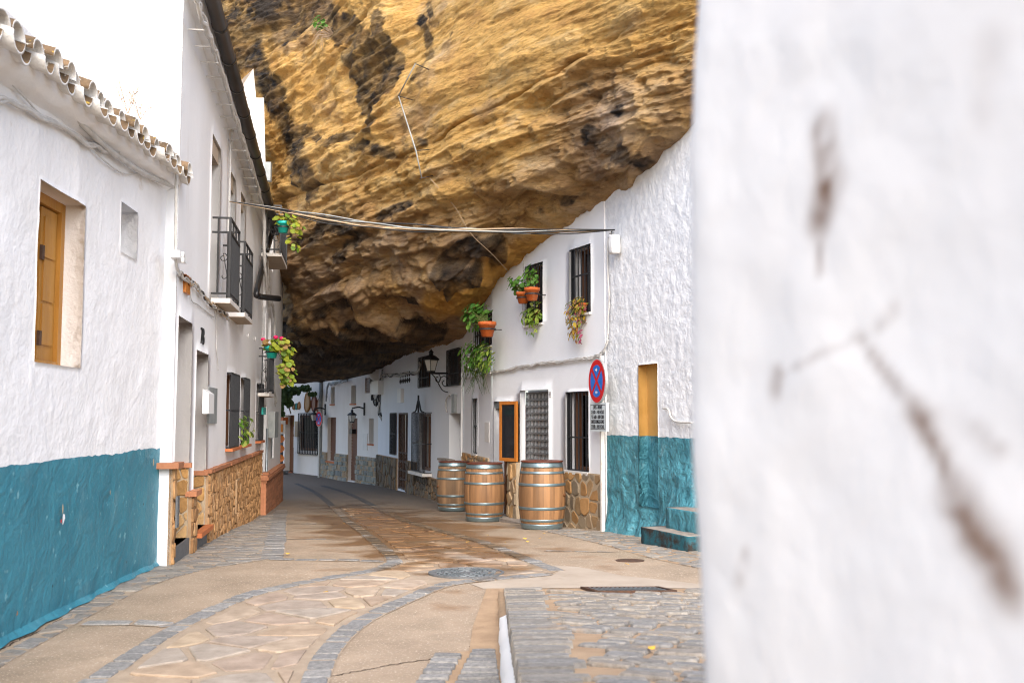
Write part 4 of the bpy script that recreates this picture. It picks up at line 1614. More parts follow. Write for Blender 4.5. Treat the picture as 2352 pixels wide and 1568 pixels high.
n3 = nod(nt, 'ShaderNodeTexNoise'); n3.inputs['Scale'].default_value = 6; n3.inputs['Detail'].default_value = 12; n3.inputs['Roughness'].default_value = .72
L(mp.outputs['Vector'], n3.inputs['Vector'])
n4 = nod(nt, 'ShaderNodeTexVoronoi'); n4.inputs['Scale'].default_value = 7
n4.feature = 'SMOOTH_F1'
L(mp.outputs['Vector'], n4.inputs['Vector'])
bp = nod(nt, 'ShaderNodeBump'); bp.inputs['Strength'].default_value = .9; bp.inputs['Distance'].default_value = .13
L(n3.outputs['Fac'], bp.inputs['Height'])
bp2 = nod(nt, 'ShaderNodeBump'); bp2.inputs['Strength'].default_value = .35; bp2.inputs['Distance'].default_value = .05
L(n4.outputs['Distance'], bp2.inputs['Height']); L(bp.outputs['Normal'], bp2.inputs['Normal'])
n5 = nod(nt, 'ShaderNodeTexNoise'); n5.inputs['Scale'].default_value = 24; n5.inputs['Detail'].default_value = 6; n5.inputs['Roughness'].default_value = .7
L(mp.outputs['Vector'], n5.inputs['Vector'])
bp3 = nod(nt, 'ShaderNodeBump'); bp3.inputs['Strength'].default_value = .35; bp3.inputs['Distance'].default_value = .018
L(n5.outputs['Fac'], bp3.inputs['Height']); L(bp2.outputs['Normal'], bp3.inputs['Normal'])
L(bp3.outputs['Normal'], b.inputs['Normal'])
MATS['rock'] = m
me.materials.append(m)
rock = bpy.data.objects.new('rock_overhang', me)
COL.objects.link(rock)
tag(rock, 'huge ochre sandstone overhang arching over the street', kind='structure')

def rock_pt(px, py):
    i = int(np.argmin(abs(fx - px)))
    j = int(np.argmin(abs(PYg[i] - py)))
    return Vector(RD[i, j]), Vector(NN[i, j])
# ================================================================== LEFT HOUSE (low, teal dado, tiled eave)
lh = thing('white_house', 'low whitewashed house with teal dado and tiled eave at far left', 'house', (-3.0, 5.0, 0))
zt = (LH.sz(5, 1075)[1] + LH.sz(372, 1023)[1]) / 2
lh_win = LH.hole(92, 420, 198, 846, .17)
lh_win[3] = (LH.sz(92, 417)[1] + LH.sz(200, 470)[1]) / 2
lh_win[2] = LH.sz(188, 846)[1]
lh_nic = LH.hole(278, 470, 317, 600, .24)
lh_nic[3] = (LH.sz(280, 466)[1] + LH.sz(317, 487)[1]) / 2
lh_win += [0, None]
lh_nic += [0, 0]

def lump(amp, sc=1.0, seed=3, crk=.5):
    def f(P, s, z):
        q = np.stack([s * sc, z * sc, s * 0], 1)
        a = fbm(q * np.array([.7, .6, 1]), 3, seed) * 1.2
        bb = fbm(q * np.array([2.6, 2.0, 1]) + 9, 4, seed + 5, .55) * .55
        r_ = np.clip(ridged(q * np.array([1.3, 1.0, 1]) + 4, 3, seed + 9) - .62, 0, 1) * 1.6 * crk
        return amp * (a * .5 + bb + r_)
    return f

facade('wall', LH, 0, LH.L, -.25, 3.8, [lh_win, lh_nic], ['plaster_rough', 'teal_paint'], lh, res=.04, disp=lump(.012, crk=1.5), split=zt, smooth=True)
# skirting lip of paint on the ground
b = MB()
sl = np.linspace(.5, LH.L - .02, 60)
for i in range(len(sl) - 1):
    for k in (0,):
        a_, c_ = sl[i], sl[i + 1]
        wa, wc = .04 + .018 * math.sin(i * 1.7), .04 + .018 * math.sin((i + 1) * 1.7)
        pa, pb = LH.P(a_, 0, 0), LH.P(c_, 0, 0)
        qa, qb = LH.P(a_, 0, wa), LH.P(c_, 0, wc)
        b.add([(pa.x, pa.y, G(pa.y) + .05), (pb.x, pb.y, G(pb.y) + .05), (qb.x, qb.y, G(qb.y) + .012), (qa.x, qa.y, G(qa.y) + .012)], [(0, 1, 2, 3)])
b.build('painted_skirting', 'teal_paint', lh, True)
# chips and scars in the paint
rq = random.Random(31)
for (px, py, rad, mm) in ((143, 1168, .035, 'mortar_pale'), (145, 1190, .04, 'plaster_rough'), (139, 1196, .018, 'sign_red'), (38, 1408, .014, 'orange_wood'), (328, 1158, .016, 'void_dark'), (352, 1060, .03, 'mortar_pale'), (252, 1130, .018, 'mortar_pale'), (120, 1345, .012, 'void_dark'), (290, 1290, .014, 'void_dark')):
    s_, z_ = LH.sz(px, py, .02)
    n_ = 9
    pts_ = []
    for i in range(n_):
        a = 2 * math.pi * i / n_
        r_ = rad * rq.uniform(.5, 1.1)
        pts_.append(LH.P(s_ + r_ * math.cos(a) * .7, z_ + r_ * math.sin(a) * 1.2, .024))
    mesh_obj('paint_chip', pts_, [list(range(n_))], mm, lh)
# window: ochre frame, two leaves, dark slit between
s0, s1, z0, z1, d = lh_win[:5]
b = MB()
fr = .07
b.wbox(LH, s0 - .03, s0 + fr, z0 - .02, z1 + .02, -d - .06, -d + .03)
b.wbox(LH, s1 - fr, s1 + .03, z0 - .02, z1 + .02, -d - .06, -d + .03)
b.wbox(LH, s0 + fr, s1 - fr, z1 - fr, z1 + .02, -d - .06, -d + .028)
b.wbox(LH, s0 + fr, s1 - fr, z0 - .02, z0 + .04, -d - .06, -d + .028)
wf = b.build('window_frame', 'ochre_wood', lh)
for k, (a_, c_) in enumerate(((s0 + fr + .004, s0 + (s1 - s0) * .50), (s0 + (s1 - s0) * .565, s1 - fr - .004))):
    b = MB()
    b.wbox(LH, a_, c_, z0 + .045, z1 - fr - .05 * (k == 0) - .01, -d - .05, -d - (.0 if k else .012))
    for q in (.05, .36, .67):
        zz0 = z0 + .1 + (z1 - z0 - .2) * q
        b.wbox(LH, a_ + .05, c_ - .05, zz0, zz0 + (z1 - z0) * .24, -d - .011, -d + (.010 if k else .002))
    sh = b.build('shutter', 'ochre_wood', wf)
b = MB(); b.wbox(LH, s0, s1, z0, z1, -d - .09, -d - .061); b.build('dark_interior', 'void_dark', wf)
for q in (.12, .62):
    b = MB()
    zz = z0 + (z1 - z0) * q
    sx = s0 + (s1 - s0) * .57
    b.wbox(LH, sx - .012, sx + .03, zz, zz + .10, -d + .001, -d + .02)
    b.build('hinge', 'iron_rust', wf)

# eave: plaster cornice, channel and cover tiles
EO = .17
zA, zB = LH.sz(20, 90, EO)[1], LH.sz(425, 400, EO)[1]
sA, sB = LH.sz(20, 90, EO)[0], LH.sz(425, 400, EO)[0]
def eave_z(s):
    return zA + (zB - zA) * (s - sA) / (sB - sA) - .045
b = MB()
sl = np.linspace(0, LH.L + .0, 50)
for i in range(len(sl)):
    z = eave_z(sl[i]) + .008 * math.sin(i * 2.3)
    for o_, dz_ in ((-.02, -.12), (.02, -.11), (.06, -.085), (EO - .03, -.055), (EO - .03, .02)):
        b.v.append(LH.P(sl[i], z + dz_, o_))
for i in range(len(sl) - 1):
    for k in range(4):
        b.f.append([i * 5 + k, (i + 1) * 5 + k, (i + 1) * 5 + k + 1, i * 5 + k + 1]); b.m.append(0)
b.build('cornice', 'plaster_rough', lh, True)
roof_b = MB()
P_ = LH.P
for a_, c_ in ((0, LH.L),):
    roof_b.add([P_(a_, eave_z(a_) + .06, EO - .1), P_(c_, eave_z(c_) + .06, EO - .1), P_(c_, eave_z(c_) + 1.9, -5.2), P_(a_, eave_z(a_) + 1.9, -5.2)], [(0, 1, 2, 3)])
roof = roof_b.build('roof', 'tile_old', lh)

def tile_mesh(name, convex, r0=.104, r1=.085, ln=.46, th=.016, n=9):
    vs, fs, ms = [], [], []
    pitch = R(17)
    for (y, r) in ((0, r0), (ln, r1)):
        for q in (0, 1):
            for k in range(n + 1):
                a = math.pi * k / n
                rr_ = r - th * q
                x = rr_ * math.cos(a)
                z = rr_ * math.sin(a) * (1 if convex else -1) * .92
                vs.append((x, -y * math.cos(pitch), z + y * math.sin(pitch)))
    m_ = n + 1
    for k in range(n):
        fs.append([k, k + 1, 2 * m_ + k + 1, 2 * m_ + k]); ms.append(0 if convex else 1)        # outer
        fs.append([m_ + k, 3 * m_ + k, 3 * m_ + k + 1, m_ + k + 1]); ms.append(1 if convex else 0)   # inner
        fs.append([k, m_ + k, m_ + k + 1, k + 1]); ms.append(1)
    for k in (0, n):
        fs.append([k, 2 * m_ + k, 3 * m_ + k, m_ + k]); ms.append(1)
    me_ = bpy.data.meshes.new(name)
    me_.from_pydata(vs, [], fs)
    me_.materials.append(MATS['tile_old']); me_.materials.append(MATS['tile_white'])
    me_.polygons.foreach_set('material_index', ms)
    me_.polygons.foreach_set('use_smooth', [True] * len(fs))
    return me_
cover_me, chan_me = tile_mesh('cover_tile', True), tile_mesh('channel_tile', False)
rr = random.Random(4)
s = 2.2
rotz = math.atan2(LH.n.y, LH.n.x) - math.pi / 2
while s < LH.L + .02:
    for me_, ds, dz_, oo in ((chan_me, 0, .045, .06), (cover_me, .118, .058, .045)):
        o = bpy.data.objects.new('cover_tile' if me_ is cover_me else 'channel_tile', me_)
        link(o, roof)
        p = LH.P(s + ds, eave_z(s) + dz_ + rr.uniform(-.018, .018), EO + oo + rr.uniform(-.04, .04))
        o.location = p
        o.rotation_euler = (rr.uniform(-.06, .06), rr.uniform(-.09, .09), rotz + rr.uniform(-.08, .08))
        k = rr.uniform(.94, 1.06)
        o.scale = (k, 1, k)
    s += .236
# cables clipped under the eave and across the wall
def wires(name, label, W, pp, o, r, m, n=1, spread=.02, seed=1, group=None, parent=None, sub=6):
    rq = random.Random(seed)
    root = None
    pts = [W.P(*W.sz(px, py, o), o) for px, py in pp]
    if n == 1:
        ob = MB().tube(sm(pts, sub), r, 6).build(name, m, parent, True)
        if parent is None: tag(ob, label, 'cable', group)
        return ob
    root = thing(name, label, 'cable', tuple(pts[0]), group) if parent is None else parent
    for k in range(n):
        q = []
        for i, p in enumerate(sm(pts, 4)):
            q.append(p + Vector((0, 0, rq.uniform(-spread, spread))) + W.n * rq.uniform(0, spread * .6))
        mm = m if isinstance(m, str) else m[k % len(m)]
        MB().tube(sm(q, 3), r * rq.uniform(.8, 1.15), 5).build('cable', mm, root, True)
    return root
wires('wall_cable', 'thick white cable under the tiled eave of the left house', LH, [(-30, 118), (0, 133), (60, 165), (130, 228), (200, 298), (258, 350), (330, 398), (402, 430)], .06, .022, 'cable_white')
wires('wall_cable', 'pair of thin white cables sagging across the left house wall', LH, [(-30, 215), (0, 230), (90, 265), (180, 318), (235, 345), (290, 352), (345, 390), (404, 432)], .035, .013, 'cable_white', 2, .018, 5)
wires('wall_cable', 'thin white wire drooping under the eave near the corner', LH, [(0, 165), (60, 228), (100, 268), (180, 312), (240, 370), (290, 400), (350, 395), (400, 428)], .028, .006, 'cable_white')

# ================================================================== HOUSE 7B
hb = thing('white_house', 'tall white house with balconettes, brick capped stone dado and two recessed doors', 'house', (-3.9, 13.5, 0))
def zline(W, pts, o=0):
    return [W.sz(x, y, o) for x, y in pts]
d1 = WB.hole(410, 722, 443, 1240, .45)
d1[3] = (WB.sz(410, 722)[1] + WB.sz(443, 745)[1]) / 2
d1[2] = G(10.0) + .16
d2 = WB.hole(452, 802, 479, 1240, .45)
d2[3] = (WB.sz(452, 802)[1] + WB.sz(479, 815)[1]) / 2
d2[2] = G(11.2) + .20
w1 = WB.hole(521, 856, 542, 1022, .14)
w2 = WB.hole(553.5, 868, 566, 1015, .14)
w3 = WB.hole(589.5, 882, 599, 1005, .14)
zw0 = w1[2]; zw1 = w1[3]
for w_ in (w1, w2, w3):
    w_[2], w_[3] = zw0, zw1
u1 = WB.hole(489, 300, 509, 683, .22)
u1[3] = (WB.sz(489, 300)[1] + WB.sz(509, 352)[1]) / 2
u2 = WB.hole(531, 395, 542, 700, .22)
u3 = WB.hole(553, 455, 564, 705, .22)
zf = WB.sz(484, 683)[1]
for u_ in (u1, u2, u3):
    u_[2] = zf + .02
    u_[3] = u1[3]
EAVE = 5.62
def ev(s):
    return 5.62 - .078 * s
facade('wall', WB, 0, WB.L, -.7, EAVE + .06, [d1, d2, w1, w2, w3, u1, u2, u3], ['plaster_grey'], hb, res=.25, disp=lambda P, s, z: .006 * fbm(np.stack([s * 1.2, z * 1.2, s * 0], 1), 3, 8), smooth=True, top=lambda s: ev(s) + .02)
# gable towards the camera, above the low roof
g0 = WB.P(0, 0, 0)
gd = -WB.n
b = MB()
gs = [0, .03, .3, 1, 2, 3, 4, 5, 6.5, 8]
for k in gs:
    p = g0 + gd * k + (Vector((0, 0, 0)))
    for z in (-.3, 1, 2, 3, 4, 5, EAVE + .02 + k * .33):
        b.v.append(Vector((p.x, p.y, z)))
for i in range(len(gs) - 1):
    for j in range(6):
        b.f.append([i * 7 + j, i * 7 + j + 1, (i + 1) * 7 + j + 1, (i + 1) * 7 + j]); b.m.append(0)
b.build('gable_wall', 'plaster_smooth', hb)
# roof plane
b = MB()
b.add([WB.P(-.1, ev(0) + .05, .20), WB.P(WB.L, ev(WB.L) + .05, .20), WB.P(WB.L, ev(WB.L) + 2.7, -8), WB.P(-.1, ev(0) + 2.7, -8)], [(0, 1, 2, 3)])
b.add([WB.P(WB.L, -.7, 0), WB.P(WB.L, ev(WB.L), 0), WB.P(WB.L, ev(WB.L) + 2.6, -8), WB.P(WB.L, -.7, -8)], [(0, 1, 2, 3)])
rf7 = b.build('roof', 'tile_old', hb)
rr = random.Random(14)
rotz = math.atan2(WB.n.y, WB.n.x) - math.pi / 2
s = 1.6
while s < WB.L:
    o = bpy.data.objects.new('cover_tile', cover_me)
    link(o, rf7)
    o.location = WB.P(s, ev(s) + .06 + rr.uniform(-.012, .012), .25 + rr.uniform(-.02, .02))
    o.scale = (.8, 1, .6)
    o.rotation_euler = (0, 0, rotz + rr.uniform(-.06, .06))
    s += .2
b = MB()
for k in range(20):
    a_, c_ = WB.L * k / 20 - .02, WB.L * (k + 1) / 20 - .02
    zc_ = ev((a_ + c_) / 2)
    b.hexa([WB.P(a_, ev(a_) - .10, 0), WB.P(c_, ev(c_) - .10, 0), WB.P(c_, ev(c_) - .06, .08), WB.P(a_, ev(a_) - .06, .08), WB.P(a_, ev(a_) + .05, 0), WB.P(c_, ev(c_) + .05, 0), WB.P(c_, ev(c_) + .05, .15), WB.P(a_, ev(a_) + .05, .15)])
b.build('cornice', 'plaster_grey', hb)
# gutter with collars and the downpipe
gt = MB().tube([WB.P(-.6, ev(-.6), .22), WB.P(WB.L + .1, ev(WB.L + .1), .22)], .080, 12).build('gutter', 'gutter_metal', hb, True)
for k in range(12):
    s = .1 + k * .82
    MB().tube([WB.P(s, ev(s), .22), WB.P(s + .05, ev(s + .05), .22)], .087, 12).build('collar', 'pipe_black', gt, True)
sd = WB.L - .25
zd = WB.sz(590, 678, .1)
pts = [WB.P(sd, ev(sd) - .04, .2), WB.P(sd, ev(sd) - .3, .12), WB.P(zd[0], zd[1] + .1, .10), WB.P(zd[0], zd[1], .12)]
MB().tube(sm(pts, 5), .05, 10).build('downpipe', 'pipe_black', hb, True)
pe = at(641, 686, WB.P(zd[0], 0, .12).y + .45)
MB().tube([WB.P(zd[0], zd[1] + .0, .10), WB.P(zd[0] + .05, zd[1] - .02, .16), pe], .05, 10).build('spout', 'pipe_black', hb, True)

# doors
for h_, lab in ((d1, 'near'), (d2, 'far')):
    b = MB()
    s0, s1, z0, z1, d = h_[:5]
    b.wbox(WB, s0 - .02, s1 + .02, z0, z1, -d - .06, -d + .0)
    dr = b.build('door', 'brown_wood', hb)
    for q in ((.08, .42), (.5, .92)):
        b = MB()
        b.wbox(WB, s0 + .12, s1 - .12, z0 + (z1 - z0) * q[0], z0 + (z1 - z0) * q[1], -d + .001, -d + .02)
        b.build('panel', 'brown_wood', dr)
    # stone dado on the far jamb and its brick cap
    RV = Wall(tuple(WB.P(s1, 0, -d - .0))[:2], tuple(WB.P(s1, 0, .0))[:2], 'left')
    zc = WB.sz(443, 1060)[1] if h_ is d1 else WB.sz(479, 1078)[1]
    dado(hb, RV, 0.0, RV.L - .0, lambda s: z0 - .2, zc - .05, 'clad_gold', 'mortar_pale', .17, .15, 31 + (h_ is d1), gap=.014, proud=.03, rough=.08, depth0=0)
    b = MB(); b.wbox(RV, 0, RV.L + .03, zc - .05, zc, .0, .045); b.build('brick_cap', 'brick_tile', hb)
b = MB(); b.wbox(WB, d1[0], d1[1], d1[2] - .3, d1[2], -.45, .02); b.build('door_step', 'slate', hb)
b = MB(); b.wbox(WB, d2[0] - .02, d2[1] + .02, d2[2] - .05, d2[2], -.45, .10); b.build('door_step', 'terracotta', hb)
b = MB(); b.wbox(WB, d2[0], d2[1], d2[2] - .4, d2[2] - .051, -.45, .03); b.build('step_riser', 'slate', hb)

gl = lambda s: G(WB.P(s, 0).y)
zp = WB.sz(398, 1062)[1]
dado(hb, WB, 0.0, d1[0] - .002, gl, zp - .05, 'clad_brown', 'clad_back', .15, .18, 41, proud=.03, depth0=.005)
b = MB(); b.wbox(WB, -.10, d1[0] + .03, zp - .05, zp + .005, -.15, .08); b.build('brick_cap', 'brick_tile', hb)
zp2 = WB.sz(470, 1112)[1]
dado(hb, WB, d1[1] + .002, d2[0] - .002, gl, zp2 - .05, 'clad_brown', 'clad_back', .12, .15, 42, proud=.035, depth0=.02)
b = MB(); b.wbox(WB, d1[1] - .03, d2[0] + .03, zp2 - .05, zp2 + .005, -.03, .085); b.build('brick_cap', 'brick_tile', hb)
zm = (WB.sz(479, 1078)[1] + WB.sz(600, 1031)[1]) / 2
dd = dado(hb, WB, d2[1] + .002, WB.L - .02, gl, zm - .05, 'clad_brown', 'clad_back', .07, .125, 43, gap=.007, proud=.034, depth0=.02, rough=.16, maxn=300)
s = d2[1] - .02
rr = random.Random(9)
while s < WB.L - .05:
    e = min(s + .21, WB.L - .02)
    b = MB(); b.wbox(WB, s + .003, e - .003, zm - .04, zm + rr.uniform(0, .006), -.02, .07 + rr.uniform(0, .008)); b.build('cap_brick', 'brick_tile', dd)
    s = e
b = MB()
q0, q1 = WB.sz(541, 1180, .07), WB.sz(545, 1100, .07)
b.wbox(WB, q0[0], q0[0] + .02, q0[1], q1[1], .06, .085)
b.wbox(WB, q0[0] + .021, q0[0] + .42, q1[1] - .02, q1[1], .06, .082)
b.build('meter_hatch', 'clad_back', hb)

# windows and grilles
for h_ in (w1, w2, w3):
    window(hb, WB, h_, 'brown_wood', 'pane_dark', fw=.05)
    grille(hb, WB, h_[0] + .02, h_[1] - .0, h_[2] + .0, h_[3] - .0, .055, 11, rails=(.50,), r=.010, side=.06)
    s0, s1, z0 = h_[0] - .03, h_[1] + .03, h_[2]
    n_ = 4
    for k in range(n_):
        a_, c_ = s0 + (s1 - s0) * k / n_, s0 + (s1 - s0) * (k + 1) / n_
        b = MB(); b.wbox(WB, a_ + .004, c_ - .004, z0 - .05, z0 - .012, -.13, .10); b.build('sill_tile', 'terracotta', hb)
for h_ in (u1, u2, u3):
    window(hb, WB, h_, 'brown_wood', 'pane_dark', fw=.06)
    b = MB(); b.wbox(WB, h_[0] + .003, h_[1] - .003, h_[3] - .20, h_[3] - .004, -h_[4] + .06, -.03); b.build('blind_box', 'balcony_under', hb)

def scroll(W, s, o0, o1, z0, z1, mb):
    """S-scroll in the side panel of a balcony"""
    pts = []
    om = (o0 + o1) / 2
    h = z1 - z0
    rad = (o1 - o0) * .42
    for k in range(22):
        a = -math.pi * 1.6 + k * (math.pi * 2.1) / 21
        r_ = rad * (.35 + .65 * k / 21)
        pts.append(W.P(s, z1 - rad - h * 0 + r_ * math.sin(a), om + r_ * math.cos(a)))
    pts.append(W.P(s, z0 + rad, o1 - .02))
    for k in range(12):
        a = 0 - k * math.pi * 1.2 / 11
        r_ = rad * (.6 - .2 * k / 11)
        pts.append(W.P(s, z0 + rad * .6 + r_ * math.sin(a), o1 - .02 - rad * .6 + r_ * math.cos(a)))
    mb.tube(pts, .006, 5)

def balcony(parent, W, s0, s1, zfl, zr, pr, n, name='balcony'):
    b = MB(); b.wbox(W, s0 - .03, s1 + .03, zfl - .055, zfl, -.02, pr + .02)
    sl_ = b.build(name, 'marble', parent)
    b = MB(); b.wbox(W, s0 - .028, s1 + .028, zfl - .062, zfl - .056, 0, pr + .018); b.build('underside', 'balcony_under', sl_)
    b = MB()
    zm_ = zfl + (zr - zfl) * .82
    for z in (zfl + .06, zm_, zr):
        b.wbox(W, s0, s1, z - .012, z + .012, pr - .012, pr + .012)
        for s in (s0, s1):
            b.wbox(W, s - .011, s + .011, z - .011, z + .011, -.01, pr - .013)
    for s in (s0, s1):
        b.wbox(W, s - .014, s + .014, zfl - .0, zr + .01, pr - .014, pr + .0141)
        b.wbox(W, s - .010, s + .010, zfl + .062, zr - .013, pr * .26, pr * .26 + .02)
    for q in (.33, .66):
        s = s0 + (s1 - s0) * q
        b.wbox(W, s - .01, s + .01, zm_ + .013, zr - .013, pr - .01, pr + .01)
    for s in (s0, s1):
        scroll(W, s, pr * .30, pr - .01, zfl + (zr - zfl) * .24, zfl + (zr - zfl) * .56, b)
    rail = b.build('railing', 'iron_black', sl_)
    q = MB().tube([(0, 0, zfl + .06), (0, 0, zm_)], .008, 6)
    first = None
    for k in range(1, n):
        p = W.P(s0 + (s1 - s0) * k / n, 0, pr)
        if first is None:
            first = q.build('baluster', 'iron_black', sl_)
            o = first
        else:
            o = bpy.data.objects.new('baluster', first.data); link(o, sl_)
        o.location = (p.x, p.y, 0)
    return sl_
zr_ = WB.sz(487, 495, .0)[1]
b1s0 = WB.sz(486, 683)[0]
b1s1 = WB.sz(542, 720, .18)[0]
balcony(hb, WB, b1s0, b1s1, zf, zr_, .20, 13)
b2s0 = WB.sz(524, 726)[0]
b2s1 = WB.sz(573, 752, .18)[0]
balcony(hb, WB, b2s0, b2s1, zf, zr_, .20, 13)

# fittings on the wall of 7B
def fit(name, label, cat, W, x0, y0, x1, y1, o0, o1, m, group=None, parent=None):
    a_, zt_ = W.sz(x0, y0, o1); c_, zb_ = W.sz(x1, y1, o1)
    b = MB(); b.wbox(W, min(a_, c_), max(a_, c_), min(zt_, zb_), max(zt_, zb_), o0, o1)
    o = b.build(name, m, parent)
    if parent is None: tag(o, label, cat, group)
    return o
jb = fit('junction_box', 'white plastic junction box with two round ports on the tall white house', 'electric box', WB, 413, 575, 429, 606, 0, .09, 'plastic_white')
for q in (.3, .72):
    s_, z_ = WB.sz(417, 575 + 31 * q, .09)
    MB().tube([WB.P(s_ + .02, z_, .085), WB.P(s_ + .02, z_, .11)], .028, 10).build('port', 'plastic_white', jb, True)
wbk = fit('wooden_bracket', 'small orange wooden bracket below the cables of the tall white house', 'bracket', WB, 428, 632, 437, 678, 0, .03, 'orange_wood')
fit('bracket_head', '', '', WB, 428, 630, 440, 640, 0, .07, 'orange_wood', parent=wbk)
mp_ = fit('meter_plate', 'grey metal meter plate beside the second recessed door', 'electric box', WB, 481, 888, 498, 972, 0, .02, 'plastic_grey')
a_, zt_ = WB.sz(478, 893, .08); c_, zb_ = WB.sz(489, 950, .08)
b = MB()
P = WB.P
b.hexa([P(a_, zb_, .021), P(c_, zb_, .021), P(c_, zb_, .09), P(a_, zb_, .09), P(a_, zt_, .021), P(c_, zt_, .021), P(c_, zt_ - .05, .09), P(a_, zt_ - .05, .09)])
tag(b.build('letter_box', 'plastic_white', None), 'white sloped letter box fixed before the grey meter plate', 'letter box')
zt_, zb_ = WB.sz(395, 1145, .05)[1], WB.sz(395, 1218, .05)[1]
a_, c_ = .03, d1[0] - .02
pl = MB().wbox(WB, a_, c_, zb_, zt_, .04, .058).build('street_plaque', 'slate', None)
tag(pl, 'dark engraved metal plaque on the stone pillar by the first door', 'plaque')
for k in range(8):
    z = zt_ - (zt_ - zb_) * (.12 + .105 * k)
    wdt = [.5, .35, .7, .8, .7, .75, .65, .7][k]
    m0 = (a_ + c_) / 2
    nlet = 9
    b = MB()
    for j in range(nlet):
        if rr.random() < .15: continue
        s = m0 + (c_ - a_) * wdt * ((j + .5) / nlet - .5)
        b.wbox(WB, s - .008, s + .006, z - .014, z + .014, .0581, .0592)
    b.build('engraved_line', 'steel_grey', pl)
o0 = WB.P(*WB.sz(466.5, 774, .012), .006)
nb = thing('house_number', 'black wrought number 7B above the second recessed door', 'house number', tuple(o0))
text('7B', (o0, WB.t, (0, 0, 1)), .26, 'ink', nb, 'numeral', ext=.006)

wires('cable_bundle', 'white cables running down the corner of the tall white house', WB, [(414, -20), (411, 100), (408, 250), (404, 420), (403, 500), (402, 560), (404, 610), (412, 630)], .03, .011, 'cable_white', 5, .014, 3)
wires('cable_bundle', 'bundle of grey cables slanting down to the near balconette', WB, [(412, 628), (428, 640), (450, 660), (475, 690), (495, 708), (515, 722), (524, 730)], .03, .011, ['cable_white', 'cable_tan', 'cable_black', 'cable_white'], 5, .035, 6)
wires('cable_bundle', 'twisted white cable bundle along the eave of the tall white house', WB, [(446, -15), (458, 30), (480, 90), (505, 160), (530, 240), (555, 320), (578, 390), (597, 455), (604, 500), (606, 600), (612, 670), (617, 700)], .165, .020, 'cable_white', 5, .045, 7, sub=8)
lad = thing('cable_bracket', 'row of small white brackets carrying cables below the eave', 'bracket', tuple(WB.P(4, EAVE - .3, 0)))
for k in range(16):
    s = .3 + k * .42
    sz0 = WB.sz(480, 90, .06)
    zc_ = np.interp(s, [WB.sz(x_, y_, .165)[0] for x_, y_ in ((446, -15), (505, 160), (555, 320), (597, 455))], [WB.sz(x_, y_, .165)[1] for x_, y_ in ((446, -15), (505, 160), (555, 320), (597, 455))])
    b = MB(); b.wbox(WB, s - .006, s + .006, zc_ - .05, zc_ - .036, .001, .19)
    b.build('bracket', 'cable_white', lad)
wires('wall_cable', 'thin white wire hanging down beside house number', WB, [(439, 668), (440, 690), (455, 700), (470, 712), (490, 728)], .015, .006, 'cable_white', 1)
wires('wall_cable', 'loose white cable end curling under the near balconette', WB, [(494, 705), (498, 760), (497, 800), (500, 830), (501, 850)], .015, .006, 'cable_white', 1)
wires('wall_cable', 'long white cable down the upper wall between balcony doors', WB, [(541, 270), (530, 320), (527, 400), (525, 470), (523, 560)], .03, .012, 'cable_white', 2, .02, 8)
for i, (px, py) in enumerate(((571, 771), (587, 778))):
    s_, z_ = WB.sz(px, py, .03)
    pp = [WB.P(s_ + .03 * math.cos(a), z_ + .03 * math.sin(a), .03) for a in np.linspace(0, 6.0, 12)]
    hk = MB().tube([WB.P(s_ - .05, z_, .0), WB.P(s_ - .03, z_, .03)] + pp, .006, 5).build('wall_hook', 'plastic_white', None, True)
    tag(hk, 'small white ring hook, %s one below the far balconette' % ('nearer' if i == 0 else 'farther'), 'hook', 'ring hooks')

# ================================================================== SECOND LEFT HOUSE, under the rock
h2 = thing('white_house', 'narrow white house with turquoise flower pots squeezed under the rock', 'house', (-5, 21, -.5))
dh = WL2.hole(606, 930, 613, 1180, .2)
dh[2] = G(19.5) + .1
wh = WL2.hole(623, 975, 630, 1050, .06)
bh = WL2.hole(606, 700, 612, 905, .2)
bh2 = WL2.hole(617, 720, 623, 900, .2)
bu = WL2.hole(617, 480, 629, 630, .2)
zt2 = WL2.sz(636, 560)[1]
facade('wall', WL2, 0, WL2.L, -1.2, 5.2, [dh, wh, bh, bh2, bu], ['plaster_grey'], h2, res=.4, smooth=False)
b = MB(); b.add([WL2.P(WL2.L, -1.2, 0), WL2.P(WL2.L, 5.2, 0), WL2.P(WL2.L, 5.2, -5), WL2.P(WL2.L, -1.2, -5)], [(0, 1, 2, 3)])
b.build('side_wall', 'plaster_grey', h2)
b = MB(); b.add([WL2.P(0, -1.2, 0), WL2.P(0, 5.2, 0), WL2.P(0, 5.2, -5), WL2.P(0, -1.2, -5)], [(3, 2, 1, 0)])
b.build('side_wall', 'plaster_grey', h2)
for h_ in (dh, bh, bh2, bu):
    window(h2, WL2, h_, 'plastic_grey' if h_ is dh else 'brown_wood', 'pane_dark', fw=.05)
b = MB(); b.wbox(WL2, wh[0] + .02, wh[1] - .02, wh[2], wh[3], -.055, -.03); b.build('panel', 'plastic_grey', h2)
pr_ = .09
zc1 = WL2.sz(613, 1090, pr_)[1]
sa1 = WL2.sz(611, 1090, pr_)[0]
b = MB(); b.wbox(WL2, sa1, WL2.L - .3, -1.3, zc1 - .14, 0, pr_); bs = b.build('brick_base', 'brick_tile', h2)
for k, (za, zb_, oo) in enumerate(((-.14, -.09, .02), (-.089, -.04, .05), (-.039, 0, .035))):
    b = MB(); b.wbox(WL2, sa1 - oo, WL2.L - .28, zc1 + za, zc1 + zb_, 0, pr_ + oo); b.build('moulding', 'brick_tile', bs)
zc0 = WL2.sz(602, 1105, .22)[1]
b = MB(); b.wbox(WL2, .02, .18, -1.3, zc0 - .1, 0, .09); bl = b.build('brick_pier', 'brick_tile', h2)
